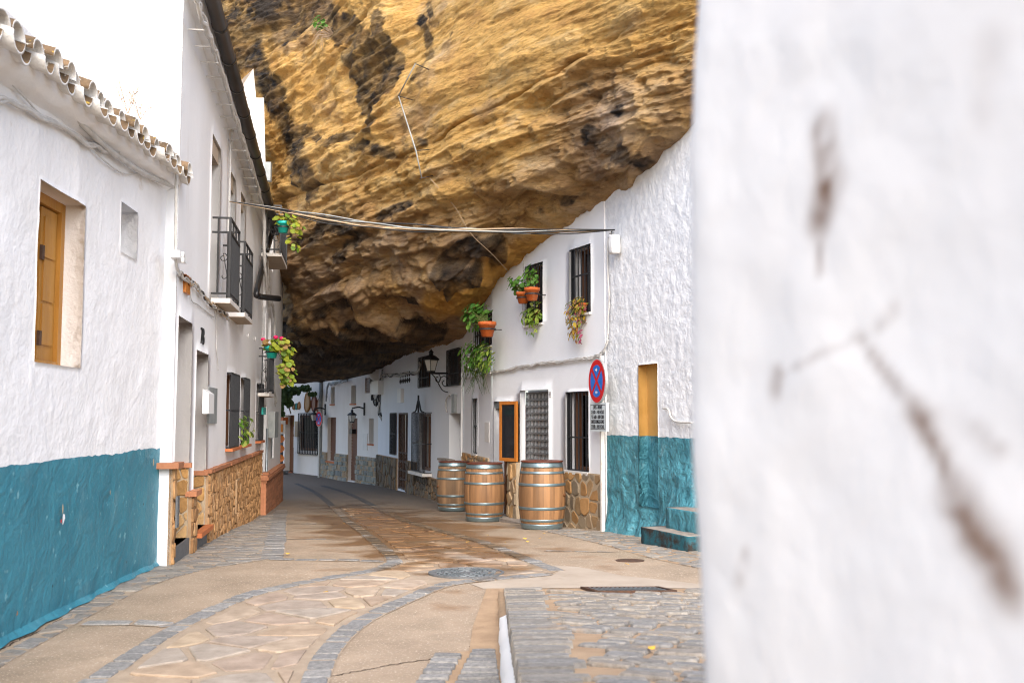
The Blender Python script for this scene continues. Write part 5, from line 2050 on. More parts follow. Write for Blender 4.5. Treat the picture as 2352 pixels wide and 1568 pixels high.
b = MB(); b.wbox(WL2, -.01, .22, zc0 - .099, zc0, 0, .12); b.build('moulding', 'brick_tile', bl)
b = MB(); b.wbox(WL2, .181, sa1 - .01, -1.3, zc0 - .35, 0, .06); bm_ = b.build('brick_bench', 'brick_tile', h2)
b = MB(); b.wbox(WL2, .181, sa1 - .01, zc0 - .349, zc0 - .29, 0, .10); b.build('bench_ledge', 'brick_tile', bm_)
rr = random.Random(2)
for (W0, a_, c_, z0, z1, oo, par) in ((WL2, sa1 + .01, WL2.L - .32, -1.0, zc1 - .16, pr_, bs),):
    z = z0; r_i = 0
    while z < z1 - .05:
        s = a_ - (r_i % 2) * .13
        while s < c_:
            e = min(s + .27, c_)
            if e - max(s, a_) > .05:
                b = MB(); b.wbox(W0, max(s, a_) + .005, e - .005, z + .005, min(z + .085, z1), oo - .005, oo + .008); b.build('brick', 'brick_tile', par)
            s += .27
        z += .09; r_i += 1
ub = fit('utility_box', 'pale utility box on the narrow house under the rock', 'electric box', WL2, 632, 945, 639, 1003, 0, .14, 'plastic_grey')
fit('street_sign', 'small turquoise tile sign above the narrow house door', 'sign', WL2, 605, 935, 611, 952, 0, .04, 'teal_pot')
balcony(h2, WL2, WL2.sz(607, 900)[0], WL2.sz(618, 910, .18)[0], WL2.sz(607, 905)[1], WL2.sz(607, 808)[1], .16, 8)
balcony(h2, WL2, WL2.sz(619, 600)[0], WL2.sz(640, 640, .3)[0], WL2.sz(619, 612)[1], WL2.sz(619, 508)[1], .32, 10)
wires('cable_bundle', 'white cables down the front of the narrow house under the rock', WL2, [(612, 560), (614, 640), (620, 690), (628, 720), (629, 790), (626, 860), (632, 930)], .05, .013, 'cable_white', 5, .05, 9)
b = MB()
for o_, m_ in ((0.02, 0),):
    MB().tube([WL2.P(.28, -.9, .05), WL2.P(.28, WL2.sz(602, 985)[1], .05)], .025, 8).build('drain_pipe', 'steel_grey', h2, True)

# white dwelling built against the cliff above the roofs
hb3 = thing('cliff_house', 'bright white house wall wedged between tiled roof and cliff', 'house', (-6.4, 21, 4))
def qz(px, py, y): return at(px, py, y)
dv_ = Vector((-.6, 2.2, 0))
b = MB()
b.hexa([qz(480, 520, 20.2), qz(613, 520, 21.0), qz(613, 520, 21.0) + dv_, qz(480, 520, 20.2) + dv_, qz(480, 225, 20.2), qz(606, 225, 21.0), qz(606, 225, 21.0) + dv_, qz(480, 225, 20.2) + dv_])
b.build('wall', 'plaster_smooth', hb3)
b = MB()
b.hexa([qz(540, 224, 20.4), qz(588, 224, 21.0), qz(588, 224, 21.0) + dv_, qz(540, 224, 20.4) + dv_, qz(550, 188, 20.4), qz(582, 158, 21.0), qz(582, 158, 21.0) + dv_, qz(550, 188, 20.4) + dv_])
b.build('upper_wall', 'plaster_rough', hb3)
b = MB(); b.box(qz(616, 395, 20.8), (.13, .13, .40)); b.build('vent_box', 'plastic_grey', hb3)
# ================================================================== TEAL HOUSE (right)
th = thing('teal_house', 'rough whitewashed house with teal base and blind ochre niche on the right', 'house', (1.9, 12.3, 0))
ztl = TH.sz(1450, 1000)[1]
nic = TH.hole(1466, 836, 1510, 1168, .13)
nic[3] = TH.sz(1488, 836)[1]
nic += [2, 2]
sN = TH.L
def th_disp(P, s, z):
    q = np.stack([s, z, s * 0], 1)
    hi = .012 * ridged(q * np.array([11.0, 9.0, 1]), 2, 5) + .010 * fbm(q * 2.2, 3, 7)
    lo = .05 * ridged(q * np.array([2.6, 2.2, 1]), 4, 15, .6) + .05 * fbm(q * 1.4 + 7, 3, 17)
    k = sstep(.95, .3, z)
    nearer = sstep(sN - 1.2, sN - 2.2, s)
    d = hi * (.8) * (1 - k * .3) + lo * (k * .8 + 1.5 * k * nearer)
    # rock foot bulging out at the base near the steps
    d = d + k * nearer * (.10 + .22 * sstep(.55, -.1, z)) + .16 * sstep(.25, -.3, z)
    # keep the niche edges and the far corner quiet
    e = np.minimum(np.minimum(abs(s - nic[0]), abs(s - nic[1])), 1)
    return d * (.35 + .65 * sstep(0, .12, e)) * (.3 + .7 * sstep(0, .12, sN - s))
facade('wall', TH, 0, TH.L, -.45, 5.2, [nic], ['plaster_white_rough', 'teal_rough', 'ochre_paint'], th, res=.035, disp=th_disp, split=ztl, smooth=True)
b = MB(); b.add([TH.P(TH.L, -.45, .02), TH.P(TH.L, 5.2, .02), TH.P(TH.L, 5.2, -.6), TH.P(TH.L, -.45, -.6)], [(0, 1, 2, 3)]); b.build('side_wall', 'plaster_rough', th)

def lumpy_block(name, c, dims, rz, m, parent, amp=.03, n=14, seed=1, mats=None):
    bm = bmesh.new()
    bmesh.ops.create_cube(bm, size=1.0)
    bmesh.ops.subdivide_edges(bm, edges=bm.edges[:], cuts=n, use_grid_fill=True)
    M_ = Matrix.Rotation(rz, 3, 'Z')
    pts_ = np.array([tuple(v.co) for v in bm.verts]) * np.array(dims)
    d_ = fbm(pts_ * 7 + seed * 3, 4, seed, .6) * amp + ridged(pts_ * 3.5 + seed, 3, seed + 3) * amp * .6
    for v, p, k in zip(bm.verts, pts_, d_):
        nn_ = Vector(p).normalized()
        v.co = Vector(c) + M_ @ (Vector(p) + nn_ * float(k))
    me_ = bpy.data.meshes.new(name)
    for mm in (mats or [m]):
        me_.materials.append(MATS[mm])
    bm.normal_update()
    for f in bm.faces:
        f.smooth = True
        if mats:
            f.material_index = 0 if f.normal.z > .6 else 1
    bm.to_mesh(me_); bm.free()
    o = bpy.data.objects.new(name, me_)
    return link(o, parent)
# steps beside the teal house
sx_, sy_ = gpt(1560, 1246)
rz_ = math.atan2(TH.t.y, TH.t.x)
stp = thing('stone_steps', 'two worn steps, grey lower and teal upper, before the teal house', 'steps', (sx_, sy_, G(sy_)))
c = TH.P(TH.sz(1552, 1230, .42)[0] - .15, 0, .40)
lumpy_block('lower_step', (c.x, c.y, G(c.y) + .07), (1.0, .52, .22), rz_, None, stp, .02, 12, 2, ['step_stone', 'step_teal'])
c = TH.P(TH.sz(1570, 1190, .30)[0] - .35, 0, .22)
lumpy_block('upper_step', (c.x, c.y, G(c.y) + .28), (.95, .46, .26), rz_, None, stp, .01, 10, 5, ['step_stone', 'teal_rough'])

# loose cable on the teal house
wires('wall_cable', 'short ragged white cable on the wall right of the ochre niche', TH, [(1523, 937), (1535, 940), (1541, 958), (1555, 968), (1590, 970)], .05, .014, 'cable_white')

# ================================================================== HOUSE 8
h8 = thing('white_house', 'white house with barrels in front, barred windows and lens shutter under the overhang', 'house', (.5, 15.6, -.3))
uw1 = W8.hole(1206, 613, 1246.5, 740, .24)
uw1[3] = (W8.sz(1206, 613)[1] + W8.sz(1246.5, 600)[1]) / 2
uw2 = W8.hole(1307.5, 575, 1356, 716, .26)
uw2[3] = (W8.sz(1307.5, 575)[1] + W8.sz(1356, 558)[1]) / 2
gw = W8.hole(1298.6, 900, 1352, 1084, .16)
shd = W8.hole(1194, 897, 1260, 1100, .10)
shd[2] = -.45
od = W8.hole(1134, 922, 1172, 1100, .20)
od[2] = -.42
W8L = W8.L
facade('wall', W8, -.0, W8L, -.9, 4.9, [uw1, uw2, gw, shd, od], ['plaster_smooth'], h8, res=.2, disp=lambda P, s, z: .012 * fbm(np.stack([s * .9, z * .9, s * 0], 1), 3, 21), smooth=True)
nbw = W8B.hole(1085, 915, 1097, 1043, .14)
pw = W8B.hole(1088, 745, 1130, 792, .16)
pw[3] = W8B.sz(1130, 712)[1]
pw[2] = W8B.sz(1110, 800)[1]
facade('wall', W8B, 0, W8B.L, -.9, 4.9, [nbw, pw], ['plaster_smooth'], h8, res=.2, disp=lambda P, s, z: .010 * fbm(np.stack([s * .9 + 8, z * .9, s * 0], 1), 3, 22), smooth=True)
for W_, h_, nb_, rails in ((W8, uw1, 7, (.35,)), (W8, uw2, 7, (.58,)), (W8B, nbw, 4, (.5,)), (W8B, pw, 9, (.5,))):
    window(h8, W_, h_, 'brown_wood', 'pane_dark', fw=.06)
    grille(h8, W_, h_[0] + .015, h_[1] - .015, h_[2] + .01, h_[3] - .01, -.03, nb_, rails, r=.011)
    b = MB(); b.wbox(W_, h_[0] - .02, h_[1] + .02, h_[2] - .035, h_[2] - .004, -.15, .035); b.build('sill', 'marble', h8)
# black jamb strips of the upper grilles
for h_ in (uw1, uw2, gw):
    b = MB(); b.wbox(W8, h_[1] - .045, h_[1] - .004, h_[2] + .012, h_[3] - .012, -.06, -.045); b.build('grille_frame', 'iron_black', h8)

# ground window: shop goods on shelves behind bars and glass
s0, s1, z0, z1, d = gw[:5]
b = MB()
fr = .055
for (a_, c_, e_, f_) in ((s0 - .01, s0 + fr, z0, z1), (s1 - .17, s1 + .01, z0, z1), (s0 + fr, s1 - .17, z1 - fr, z1 + .01), (s0 + fr, s1 - .17, z0 - .01, z0 + fr)):
    b.wbox(W8, a_, c_, e_, f_, -d - .05, -d + .01)
win = b.build('window', 'brown_wood', h8)
MB().wbox(W8, s0 + .03, s1 - .16, z0 + .03, z1 - .03, -d - .03, -d - .024).build('pane', 'clear_pane', win)
b = MB()
b.wbox(W8, s0 - .3, s1 + .3, z0 - .2, z1 + .2, -d - .80, -d - .78)
b.wbox(W8, s0 - .3, s0 - .28, z0 - .2, z1 + .2, -d - .78, -d - .06)
b.wbox(W8, s1 + .28, s1 + .3, z0 - .2, z1 + .2, -d - .78, -d - .06)
b.wbox(W8, s0 - .3, s1 + .3, z1 + .2, z1 + .22, -d - .80, -d - .06)
b.wbox(W8, s0 - .3, s1 + .3, z0 - .22, z0 - .2, -d - .80, -d - .06)
b.build('interior', 'plaster_far', win)
grille(h8, W8, s0 + .015, s1 - .015, z0 + .01, z1 - .01, -.03, 7, (.42,), r=.012)
b = MB(); b.wbox(W8, s0 - .02, s1 + .02, z0 - .05, z0 - .004, -.15, .04); b.build('sill', 'marble', h8)
goods = [((.62, .30, .02), .16), ((.02, .25, .05), .22), ((.03, .03, .035), .2), ((.05, .35, .42), .15), ((.55, .30, .03), .2), ((.30, .03, .03), .16)]
for k, zz in enumerate((z0 + .06, z0 + .42, z0 + .78)):
    b = MB(); b.wbox(W8, s0 - .05, s1 + .1, zz - .02, zz, -d - .45, -d - .12); shf = b.build('shelf', 'brown_wood', win)
    for j in range(5):
        col, hh = goods[(k * 2 + j) % len(goods)]
        s = s0 + .05 + j * .115
        b = MB()
        p = W8.P(s, zz, -d - .22)
        b.lathe([(.032, 0), (.034, hh * .6), (.03, hh * .68), (.012, hh * .8), (.012, hh), (.0, hh)], 8, p)
        ob = b.build('bottle', plainmat('goods_%d' % ((k * 2 + j) % 6), col, .3), None, True)
        tag(ob, ['amber', 'green', 'black', 'turquoise', 'orange', 'dark red'][(k * 2 + j) % 6] + ' bottle on the %s shelf behind the ground floor bars, %s along' % (['lowest', 'middle', 'top'][k], ['first', 'second', 'third', 'fourth', 'fifth'][j]), 'bottle', 'bottles behind the barred shop window')

# roller shutter with lens shaped perforations, slat by slat
s0, s1, z0, z1, d = shd[:5]
rows = 14
pz = .108
k = 0
z = z1 - .03
sht = None
b = MB(); b.wbox(W8, s0 + .012, s1 - .0, z0, z1, -d - .08, -d - .05); sht = b.build('roller_shutter', 'shutter_hole', h8)
lens = MB()
while z - pz > z0 and k < 20:
    # slat: band with row of rounded openings, drawn as a frame: top rail, bottom rail and posts
    b = MB()
    b.wbox(W8, s0 + .01, s1 - .005, z - .030, z, -d - .045, -d - .008)
    ncol = 8
    wv = (s1 - s0 - .015) / ncol
    for j in range(ncol + 1):
        sc_ = s0 + .01 + wv * j
        P = W8.P
        o_ = -d - .02
        zt_, zb_ = z - .031, z - pz
        hw = .011
        pts_ = [P(sc_ - hw * 2.4, zt_, o_), P(sc_ - hw, (zt_ * 2 + zb_) / 3, o_), P(sc_ - hw, (zt_ + zb_ * 2) / 3, o_), P(sc_ - hw * 2.4, zb_, o_),
                P(sc_ + hw * 2.4, zb_, o_), P(sc_ + hw, (zt_ + zb_ * 2) / 3, o_), P(sc_ + hw, (zt_ * 2 + zb_) / 3, o_), P(sc_ + hw * 2.4, zt_, o_)]
        back = [p - W8.n * .015 for p in pts_]
        b.add(pts_ + back, [(0, 1, 6, 7), (1, 2, 5, 6), (2, 3, 4, 5), (8, 9, 1, 0), (9, 10, 2, 1), (10, 11, 3, 2), (12, 13, 5, 4), (13, 14, 6, 5), (14, 15, 7, 6)])
    b.build('slat', 'shutter_metal', sht)
    z -= pz
    k += 1
# number plate
pl8 = fit('house_number', 'small white tile with number 8 beside the lens shutter', 'house number', W8, 1261, 898, 1265.5, 911, 0, .012, 'sign_white')
o0 = W8.P(*W8.sz(1263.2, 904.5, .013), .0135)
text('8', (o0, -W8.t, (0, 0, 1)), .085, 'ink', pl8, 'numeral', ext=.001)

# bar doorway with open hatch leaf
s0, s1, z0, z1, d = od[:5]
b = MB()
b.wbox(W8, s0 - .01, s1 + .01, z0, z1, -d - 1.0, -d - .9)
b.build('dark_interior', 'void_dark', h8)
b = MB()
b.wbox(W8, s1 - .06, s1 + .005, z0, z1 - .05, -d - .05, -d); b.wbox(W8, s0 - .005, s0 + .05, z0, z1 - .05, -d - .05, -d); b.wbox(W8, s0 - .005, s1 + .005, z1 - .05, z1 + .005, -d - .05, -d)
b.build('door_frame', 'brown_wood', h8)
b = MB(); b.wbox(W8, s1 - .30, s1 - .061, z0, z1 - .06, -d - .60, -d - .05); b.build('door', 'brown_wood', h8)
b = MB(); b.wbox(W8, s0, s1, z1 - .12, z1 - .004, -d + .004, -.03); b.build('shutter_box', 'steel_grey', h8)
# leaf: swings out of the opening towards the street
hg = W8.P(W8.sz(1190, 1000, .03)[0], 0, .03)
lw = Wall((hg.x, hg.y), tuple((Vector(hg) + W8.t * .98 + W8.n * .16)[:2]), 'right')
zt_, zb_ = W8.sz(1190, 921, .03)[1], W8.sz(1190, 1060, .03)[1]
b = MB()
fw = .055
b.wbox(lw, 0, fw, zb_, zt_, 0, .04); b.wbox(lw, .46, .46 + fw, zb_, zt_, 0, .04)
b.wbox(lw, fw, .46, zb_, zb_ + fw, 0, .039); b.wbox(lw, fw, .46, zt_ - fw, zt_, 0, .039)
lf = b.build('hatch_leaf', 'orange_wood', h8)
MB().wbox(lw, fw - .01, .47, zb_ + .03, zt_ - .03, .015, .025).build('pane', 'pane_dark', lf)
fit('meter_door', 'grey flush meter door between barred window and doorway', 'electric box', W8B, 1113, 969, 1123, 1015, 0, .012, 'marble')

# stone dado
g8 = lambda s: G(W8.P(s, 0).y)
zd8 = (W8.sz(1391, 1091)[1] + W8.sz(1290, 1078)[1]) / 2
dado(h8, W8, .03, shd[0] - .01, g8, zd8, 'clad_crazy', 'mortar_pale', .20, .22, 51, gap=.022, proud=.03, rough=.07, depth0=.02)
dado(h8, W8, shd[1] + .005, od[0] - .01, g8, zd8 + .05, 'clad_crazy', 'mortar_pale', .16, .22, 52, gap=.02, proud=.035, rough=.07, depth0=.05)
g8b = lambda s: G(W8B.P(s, 0).y)
dado(h8, W8B, .25, W8B.L - .05, g8b, W8B.sz(1095, 1045)[1], 'clad_crazy', 'mortar_pale', .14, .2, 53, gap=.016, proud=.03, rough=.08, depth0=.02)
b = MB(); b.wbox(W8, od[1] + .0, W8L, -.9, zd8 + .02, .0, .03); b.build('plain_base', 'plaster_smooth', h8)
# doorstep of the bar
b = MB(); b.wbox(W8, shd[0] - .1, od[1] + .1, -.9, G(16.5) + .06, -.1, .28); b.build('door_step', 'step_stone', h8)
# down pipe between the houses
MB().tube([W8B.P(W8B.L - .02, -.9, .04), W8B.P(W8B.L - .02, 2.3, .04)], .022, 8).build('drain_pipe', 'plastic_white', h8, True)

# cables on house 8
wires('cable_bundle', 'tied white cable bundle along the white house above the shutter', W8, [(1132, 853), (1160, 850), (1200, 842), (1250, 834), (1300, 829), (1345, 823), (1372, 818), (1388, 805), (1397, 780)], .03, .014, 'cable_white', 5, .022, 11)
wires('cable_bundle', 'white cable bundle climbing the corner beside the rough teal house wall', W8, [(1391, 800), (1397, 770), (1398, 720), (1400, 690), (1396, 600), (1399, 545), (1408, 530)], .03, .012, ['cable_white', 'cable_black', 'cable_white'], 3, .012, 12)
wires('cable_bundle', 'white cables under the potted plants at the house corner', W8B, [(1068, 868), (1085, 866), (1105, 862), (1128, 855)], .04, .013, 'cable_white', 4, .02, 13)
wires('wall_cable', 'thin white cable hanging from rock past the upper left window', W8, [(1202, 598), (1201, 640), (1200, 700), (1200, 752)], .012, .006, 'cable_white')
b_ = wires('loose_wires', 'tangle of loose wires hanging beside the traffic sign', W8, [(1368, 826), (1362, 850), (1360, 868), (1363, 880), (1358, 905)], .03, .006, 'cable_white', 3, .012, 14)
bag = lumpy_block('plastic_bag', tuple(W8.P(*W8.sz(1411, 562, .10), .10)), (.11, .11, .24), .3, 'plastic_white', None, .03, 6, 9)
tag(bag, 'crumpled white plastic bag wrapped round the cable anchor', 'bag')

# ================================================================== CABLES ACROSS THE STREET
ca0 = WB.P(*WB.sz(527, 463, .06), .06)
ca1 = W8.P(*W8.sz(1412, 528, .08), .08)
xr = thing('street_cables', 'bundle of black and tan cables strung across the street', 'cable', tuple(ca0))
rq = random.Random(5)
mids = [(640, 478), (740, 493), (850, 508), (960, 520), (1080, 527), (1200, 530), (1310, 530)]
for k in range(8):
    pts_ = [ca0]
    for i, (px, py) in enumerate(mids):
        t_ = (i + 1) / 8
        f = (px - 527) / (1412 - 527)
        yv = ca0.y + (ca1.y - ca0.y) * f
        sag = (k % 4) * 5.0 * math.sin(math.pi * min(1, f * 1.5)) if f < .7 else (k % 3) * 1.6
        pts_.append(at(px, py + sag + rq.uniform(-5, 5), yv) + Vector((0, rq.uniform(-.03, .03), 0)))
    pts_.append(ca1)
    MB().tube(sm(pts_, 6), .0085, 5).build('cable', ['cable_black', 'plastic_grey', 'cable_black', 'cable_tan', 'cable_black', 'plastic_grey', 'cable_tan', 'cable_black'][k], xr, True)

# ================================================================== TRAFFIC SIGN
sp = W8.P(W8.sz(1383, 1000, .14)[0], 0, .14)
sgn = thing('traffic_sign', 'no stopping sign with hours plate on a white pole by the corner', 'traffic sign', (sp.x, sp.y, G(sp.y)))
ztop = CAMZ + ray(1383, 818)[1] * sp.y
b = MB(); b.box((sp.x, sp.y, (G(sp.y) + ztop) / 2), (.05, .05, ztop - G(sp.y) + .02), rz=.3); b.build('pole', 'pole_white', sgn)
sn_ = Vector((-.955, -.297, 0)).normalized()
sr_ = Vector((-.297, .955, 0)) * -1          # to the right as one faces the plate
sr_ = Vector((0, 0, 1)).cross(sn_) * 1.0
sc = at(1379, 875, sp.y) + sn_ * .05
sc = Vector((sp.x, sp.y, sc.z)) + sn_ * .07
def sign_disc(parent, c, n_, rad, nm=('sign_red', 'sign_blue')):
    rx = Vector((0, 0, 1)).cross(n_).normalized()
    up = Vector((0, 0, 1))
    def Pn(x, y, h): return c + rx * (x * rad) + up * (y * rad) + n_ * h
    def disc(r0, h, mname, name, seg=40, shape=None, back=None):
        pts_ = shape or [(r0 * math.cos(2 * math.pi * i / seg), r0 * math.sin(2 * math.pi * i / seg)) for i in range(seg)]
        v = [Pn(x, y, h) for x, y in pts_]
        nn_ = len(pts_)
        fs_ = [list(range(nn_))]
        if back is not None:
            v += [Pn(x, y, back) for x, y in pts_]
            fs_ += [[(i + 1) % nn_, i, nn_ + i, nn_ + (i + 1) % nn_] for i in range(nn_)] + [list(range(nn_, 2 * nn_))[::-1]]
        return mesh_obj(name, v, fs_, mname, parent)
    disc(1.0, 0, 'sign_back', 'sign_back', back=-.035)
    disc(.985, .003, 'sign_white', 'sign_rim')
    disc(.965, .0055, nm[0], 'sign_face')
    # four blue fields between the crossed bars
    for q in range(4):
        a0 = q * math.pi / 2
        hw = .085 * math.sqrt(2)
        R_ = .72
        # field centred on direction a0, between diagonals
        phi = math.pi / 4 - math.asin(hw / math.sqrt(2) / R_)
        pts_ = [(hw, 0)]
        for i in range(13):
            a = -phi + 2 * phi * i / 12
            pts_.append((R_ * math.cos(a), R_ * math.sin(a)))
        ca__, sa__ = math.cos(a0), math.sin(a0)
        disc(0, .008, nm[1], 'blue_field', shape=[(x * ca__ - y * sa__, x * sa__ + y * ca__) for x, y in pts_])
    for sgn_ in (1, -1):
        arr = [(-.13, -.035), (.01, -.035), (.01, -.1), (.13, 0), (.01, .1), (.01, .035), (-.13, .035)]
        if sgn_ < 0: arr = [(-x, y) for x, y in arr][::-1]
        disc(0, .0105, 'sign_white', 'white_arrow', shape=[(x, y + sgn_ * .5) for x, y in arr])
sign_disc(sgn, sc, sn_, .305)
pz0 = CAMZ + ray(1377, 925)[1] * sp.y
pz1 = CAMZ + ray(1377, 990)[1] * sp.y
pc = Vector((sp.x, sp.y, (pz0 + pz1) / 2)) + sn_ * .06
rx = Vector((0, 0, 1)).cross(sn_).normalized()
pwid, phei = .58, (pz0 - pz1)
def plate(w, h, o0, o1, m, name, par):
    u_ = Vector((0, 0, 1))
    cs_ = [pc - rx * w / 2 - u_ * h / 2, pc + rx * w / 2 - u_ * h / 2, pc + rx * w / 2 + u_ * h / 2, pc - rx * w / 2 + u_ * h / 2]
    return MB().hexa([p + sn_ * o0 for p in cs_] + [p + sn_ * o1 for p in cs_]).build(name, m, par)
pp = plate(pwid, phei, -.04, 0, 'sign_plate', 'hours_plate', sgn)
plate(pwid - .05, phei - .05, .0005, .002, 'ink', 'plate_border', pp)
plate(pwid - .066, phei - .066, .0021, .0035, 'sign_plate', 'plate_field', pp)
for k, tx in enumerate(('LUNES A VIERNES', 'DE 8:00 A 14:00 HORAS', 'Y DE 16:00 A 18:00 HORAS', 'SABADOS-DOMINGOS-FESTIVOS', 'DE 8:00 A 18:00 HORAS')):
    o0 = pc + sn_ * .005 + Vector((0, 0, phei * (.34 - .17 * k)))
    t_ = text(tx, (o0, rx, (0, 0, 1)), .05, 'ink', pp, 'lettering')
    # narrow tall traffic lettering
    w_ = max(v.co.dot(rx) for v in t_.data.vertices) - min(v.co.dot(rx) for v in t_.data.vertices)
    tw = min(.46, .030 * len(tx) * .72)
    kx = tw / w_
    for v in t_.data.vertices:
        dlt = v.co - o0
        v.co = o0 + rx * dlt.dot(rx) * kx + Vector((0, 0, dlt.z * 1.45)) + sn_ * dlt.dot(sn_)
for q in (.1, .45):
    b = MB(); b.box(Vector((sp.x, sp.y, pz1 + (pz0 - pz1) * q)), (.07, .07, .04), rz=.3); b.build('clamp', 'sign_back', sgn)

# ================================================================== BARRELS
BH = .93
def br(z):
    t_ = z / BH * 2 - 1
    return .285 + .052 * (1 - t_ * t_)
def make_barrel(name):
    root = bpy.data.objects.new(name, None); COL.objects.link(root)
    nst = 26
    b = MB()
    zz = np.linspace(0, BH, 15)
    seg = 3
    hw = math.pi / nst * .985
    vs_ = []
    for z in zz:
        for j in range(seg + 1):
            a = -hw + 2 * hw * j / seg
            rr_ = br(z) - (.0025 if j in (0, seg) else 0)
            vs_.append((rr_ * math.cos(a), rr_ * math.sin(a), z))
    for z in (BH, 0):
        for j in range(seg + 1):
            a = -hw + 2 * hw * j / seg
            vs_.append(((br(z) - .025) * math.cos(a), (br(z) - .025) * math.sin(a), z))
    fs_ = []
    m_ = seg + 1
    for i in range(len(zz) - 1):
        for j in range(seg):
            fs_.append([i * m_ + j, i * m_ + j + 1, (i + 1) * m_ + j + 1, (i + 1) * m_ + j])
    t0 = (len(zz) - 1) * m_
    t1 = len(zz) * m_
    for j in range(seg):
        fs_.append([t0 + j, t0 + j + 1, t1 + j + 1, t1 + j])
    me_ = bpy.data.meshes.new('stave'); me_.from_pydata(vs_, [], fs_)
    me_.materials.append(MATS['barrel_wood'])
    me_.polygons.foreach_set('use_smooth', [True] * len(fs_))
    for k in range(nst):
        o = bpy.data.objects.new('stave', me_); COL.objects.link(o); o.parent = root
        o.rotation_euler = (0, 0, 2 * math.pi * k / nst)
    for (a_, c_) in ((0, .075), (.105, .14), (.27, .31), (.60, .64), (.77, .805), (.855, .93)):
        b = MB()
        prof = [(br(a_) - .004, a_ + .001), (br(a_) + .004, a_ + .001)] + [(br(a_ + (c_ - a_) * q) + .005, a_ + (c_ - a_) * q) for q in (.25, .5, .75)] + [(br(c_) + .004, c_ - .001), (br(c_) - .004, c_ - .001)]
        b.lathe(prof, 40)
        hp = b.build('hoop', 'hoop', None, True); hp.parent = root; hp.matrix_parent_inverse = Matrix.Identity(4)
        mid_ = (a_ + c_) / 2
        b = MB()
        b.lathe([(.007, 0), (.006, .004), (.0, .006)], 8)
        rv = b.build('rivet', 'hoop', None, True); rv.parent = hp; rv.matrix_parent_inverse = Matrix.Identity(4)
        a = -1.75
        rv.location = ((br(mid_) + .004) * math.cos(a), (br(mid_) + .004) * math.sin(a), mid_)
        rv.rotation_euler = (0, math.pi / 2, a)
    b = MB()
    b.lathe([(.0, BH + .018), (.300, BH + .018), (.305, BH + .014), (.305, BH + .0015), (.28, BH + .001)], 40)
    ld = b.build('lid', 'barrel_lid', None); ld.parent = root; ld.matrix_parent_inverse = Matrix.Identity(4)
    for k_, (za, aa) in enumerate(((.62, -1.2),)):
        b = MB(); b.lathe([(.022, 0), (.022, .02), (0, .024)], 10)
        bu_ = b.build('bung', 'brown_wood', None); bu_.parent = root; bu_.matrix_parent_inverse = Matrix.Identity(4)
        bu_.location = (br(.5) * math.cos(-.75), br(.5) * math.sin(-.75), .47); bu_.rotation_euler = (0, math.pi / 2, -.75)
    return root
B0 = make_barrel('barrel')
spots = [(1245, 1213, 'largest oak barrel standing before the lens shutter', 0.3, 14.0), (1112, 1199, 'middle oak barrel beside the bar doorway', 2.1, 16.35), (1042, 1181, 'rearmost oak barrel half hidden behind the middle one', 4.4, 19.3)]
for i, (px, py, lab, rz, yy_) in enumerate(spots):
    o = B0 if i == 0 else copy_tree(B0)
    u_, w_ = ray(px, py)
    yc_ = yy_ + .3
    o.location = (u_ * yc_, yc_, G(yc_ - .1) + .012)
    o.rotation_euler = (0, 0, rz)
    tag(o, lab, 'barrel', 'oak barrels outside the bar')
    if i == 2:
        for st_ in o.children:
            if st_.name.startswith('stave'):
                st_.material_slots[0].link = 'OBJECT'
                st_.material_slots[0].material = MATS['barrel_wood_grey']
# ================================================================== SHADED HOUSE under the overhang
hc = thing('white_house', 'shaded white house with iron door and ornate window grille under the rock', 'house', (-2.5, 25.5, -.6))
gC = lambda s: G(WC.P(s, 0).y)
dr = WC.hole(1032, 949, 1058, 1100, .5); dr[2] = gC(dr[0]) + .1
uwR = WC.hole(1030, 805, 1059, 884, .12); uwL = WC.hole(964, 822, 989, 888, .12)
iw = WC.hole(962, 950, 990, 1084, .15)
idr = WC.hole(915, 948, 937, 1127, .2); idr[2] = gC(idr[0]) + .03
swn = WC.hole(899, 948, 912, 1045, .12)
zt_c = max(idr[3], 0)
facade('wall', WC, 0, WC.L, -1.4, 4.5, [dr, uwR, uwL, iw, idr, swn], ['plaster_smooth'], hc, res=.4, smooth=False)
s0, s1, z0, z1, d = dr[:5]
b = MB(); b.wbox(WC, s0 - .01, s1 + .01, z0, z1, -d - .06, -d); b.build('door', 'brown_wood', hc)
b = MB(); b.wbox(WC, s0, s1, z0 - .3, z0, -d, .12); b.build('door_step', 'step_stone', hc)
for h_, nb_, rl in ((uwR, 11, (.33,)), (uwL, 9, (.30,)), (swn, 7, (.5,))):
    window(hc, WC, h_, 'brown_wood', 'pane_dark', fw=.06)
    grille(hc, WC, h_[0] + .01, h_[1] - .01, h_[2] + .01, h_[3] - .01, .04, nb_, rl, r=.013)
window(hc, WC, iw, 'brown_wood', 'pane_dark', fw=.07)
g_ = grille(hc, WC, iw[0] - .08, iw[1] + .08, iw[2] - .02, iw[3] + .02, .16, 12, (.48,), r=.012, side=.16)
b = MB()
ms_ = (iw[0] + iw[1]) / 2
zt_ = iw[3] + .03
for sgn_ in (-1, 1):
    pts_ = [WC.P(ms_ + sgn_ * .62, zt_, .16), WC.P(ms_ + sgn_ * .30, zt_ + .04, .16), WC.P(ms_ + sgn_ * .16, zt_ + .18, .16), WC.P(ms_ + sgn_ * .03, zt_ + .30, .16)]
    b.tube(sm(pts_, 5), .02, 6)
b.tube([WC.P(ms_, zt_, .16), WC.P(ms_, zt_ + .42, .16)], .025, 6)
b.build('finial', 'iron_black', g_)
b = MB(); b.wbox(WC, iw[0] - .15, iw[1] + .15, iw[2] - .10, iw[2] - .03, -.1, .24); b.build('sill', 'marble', hc)
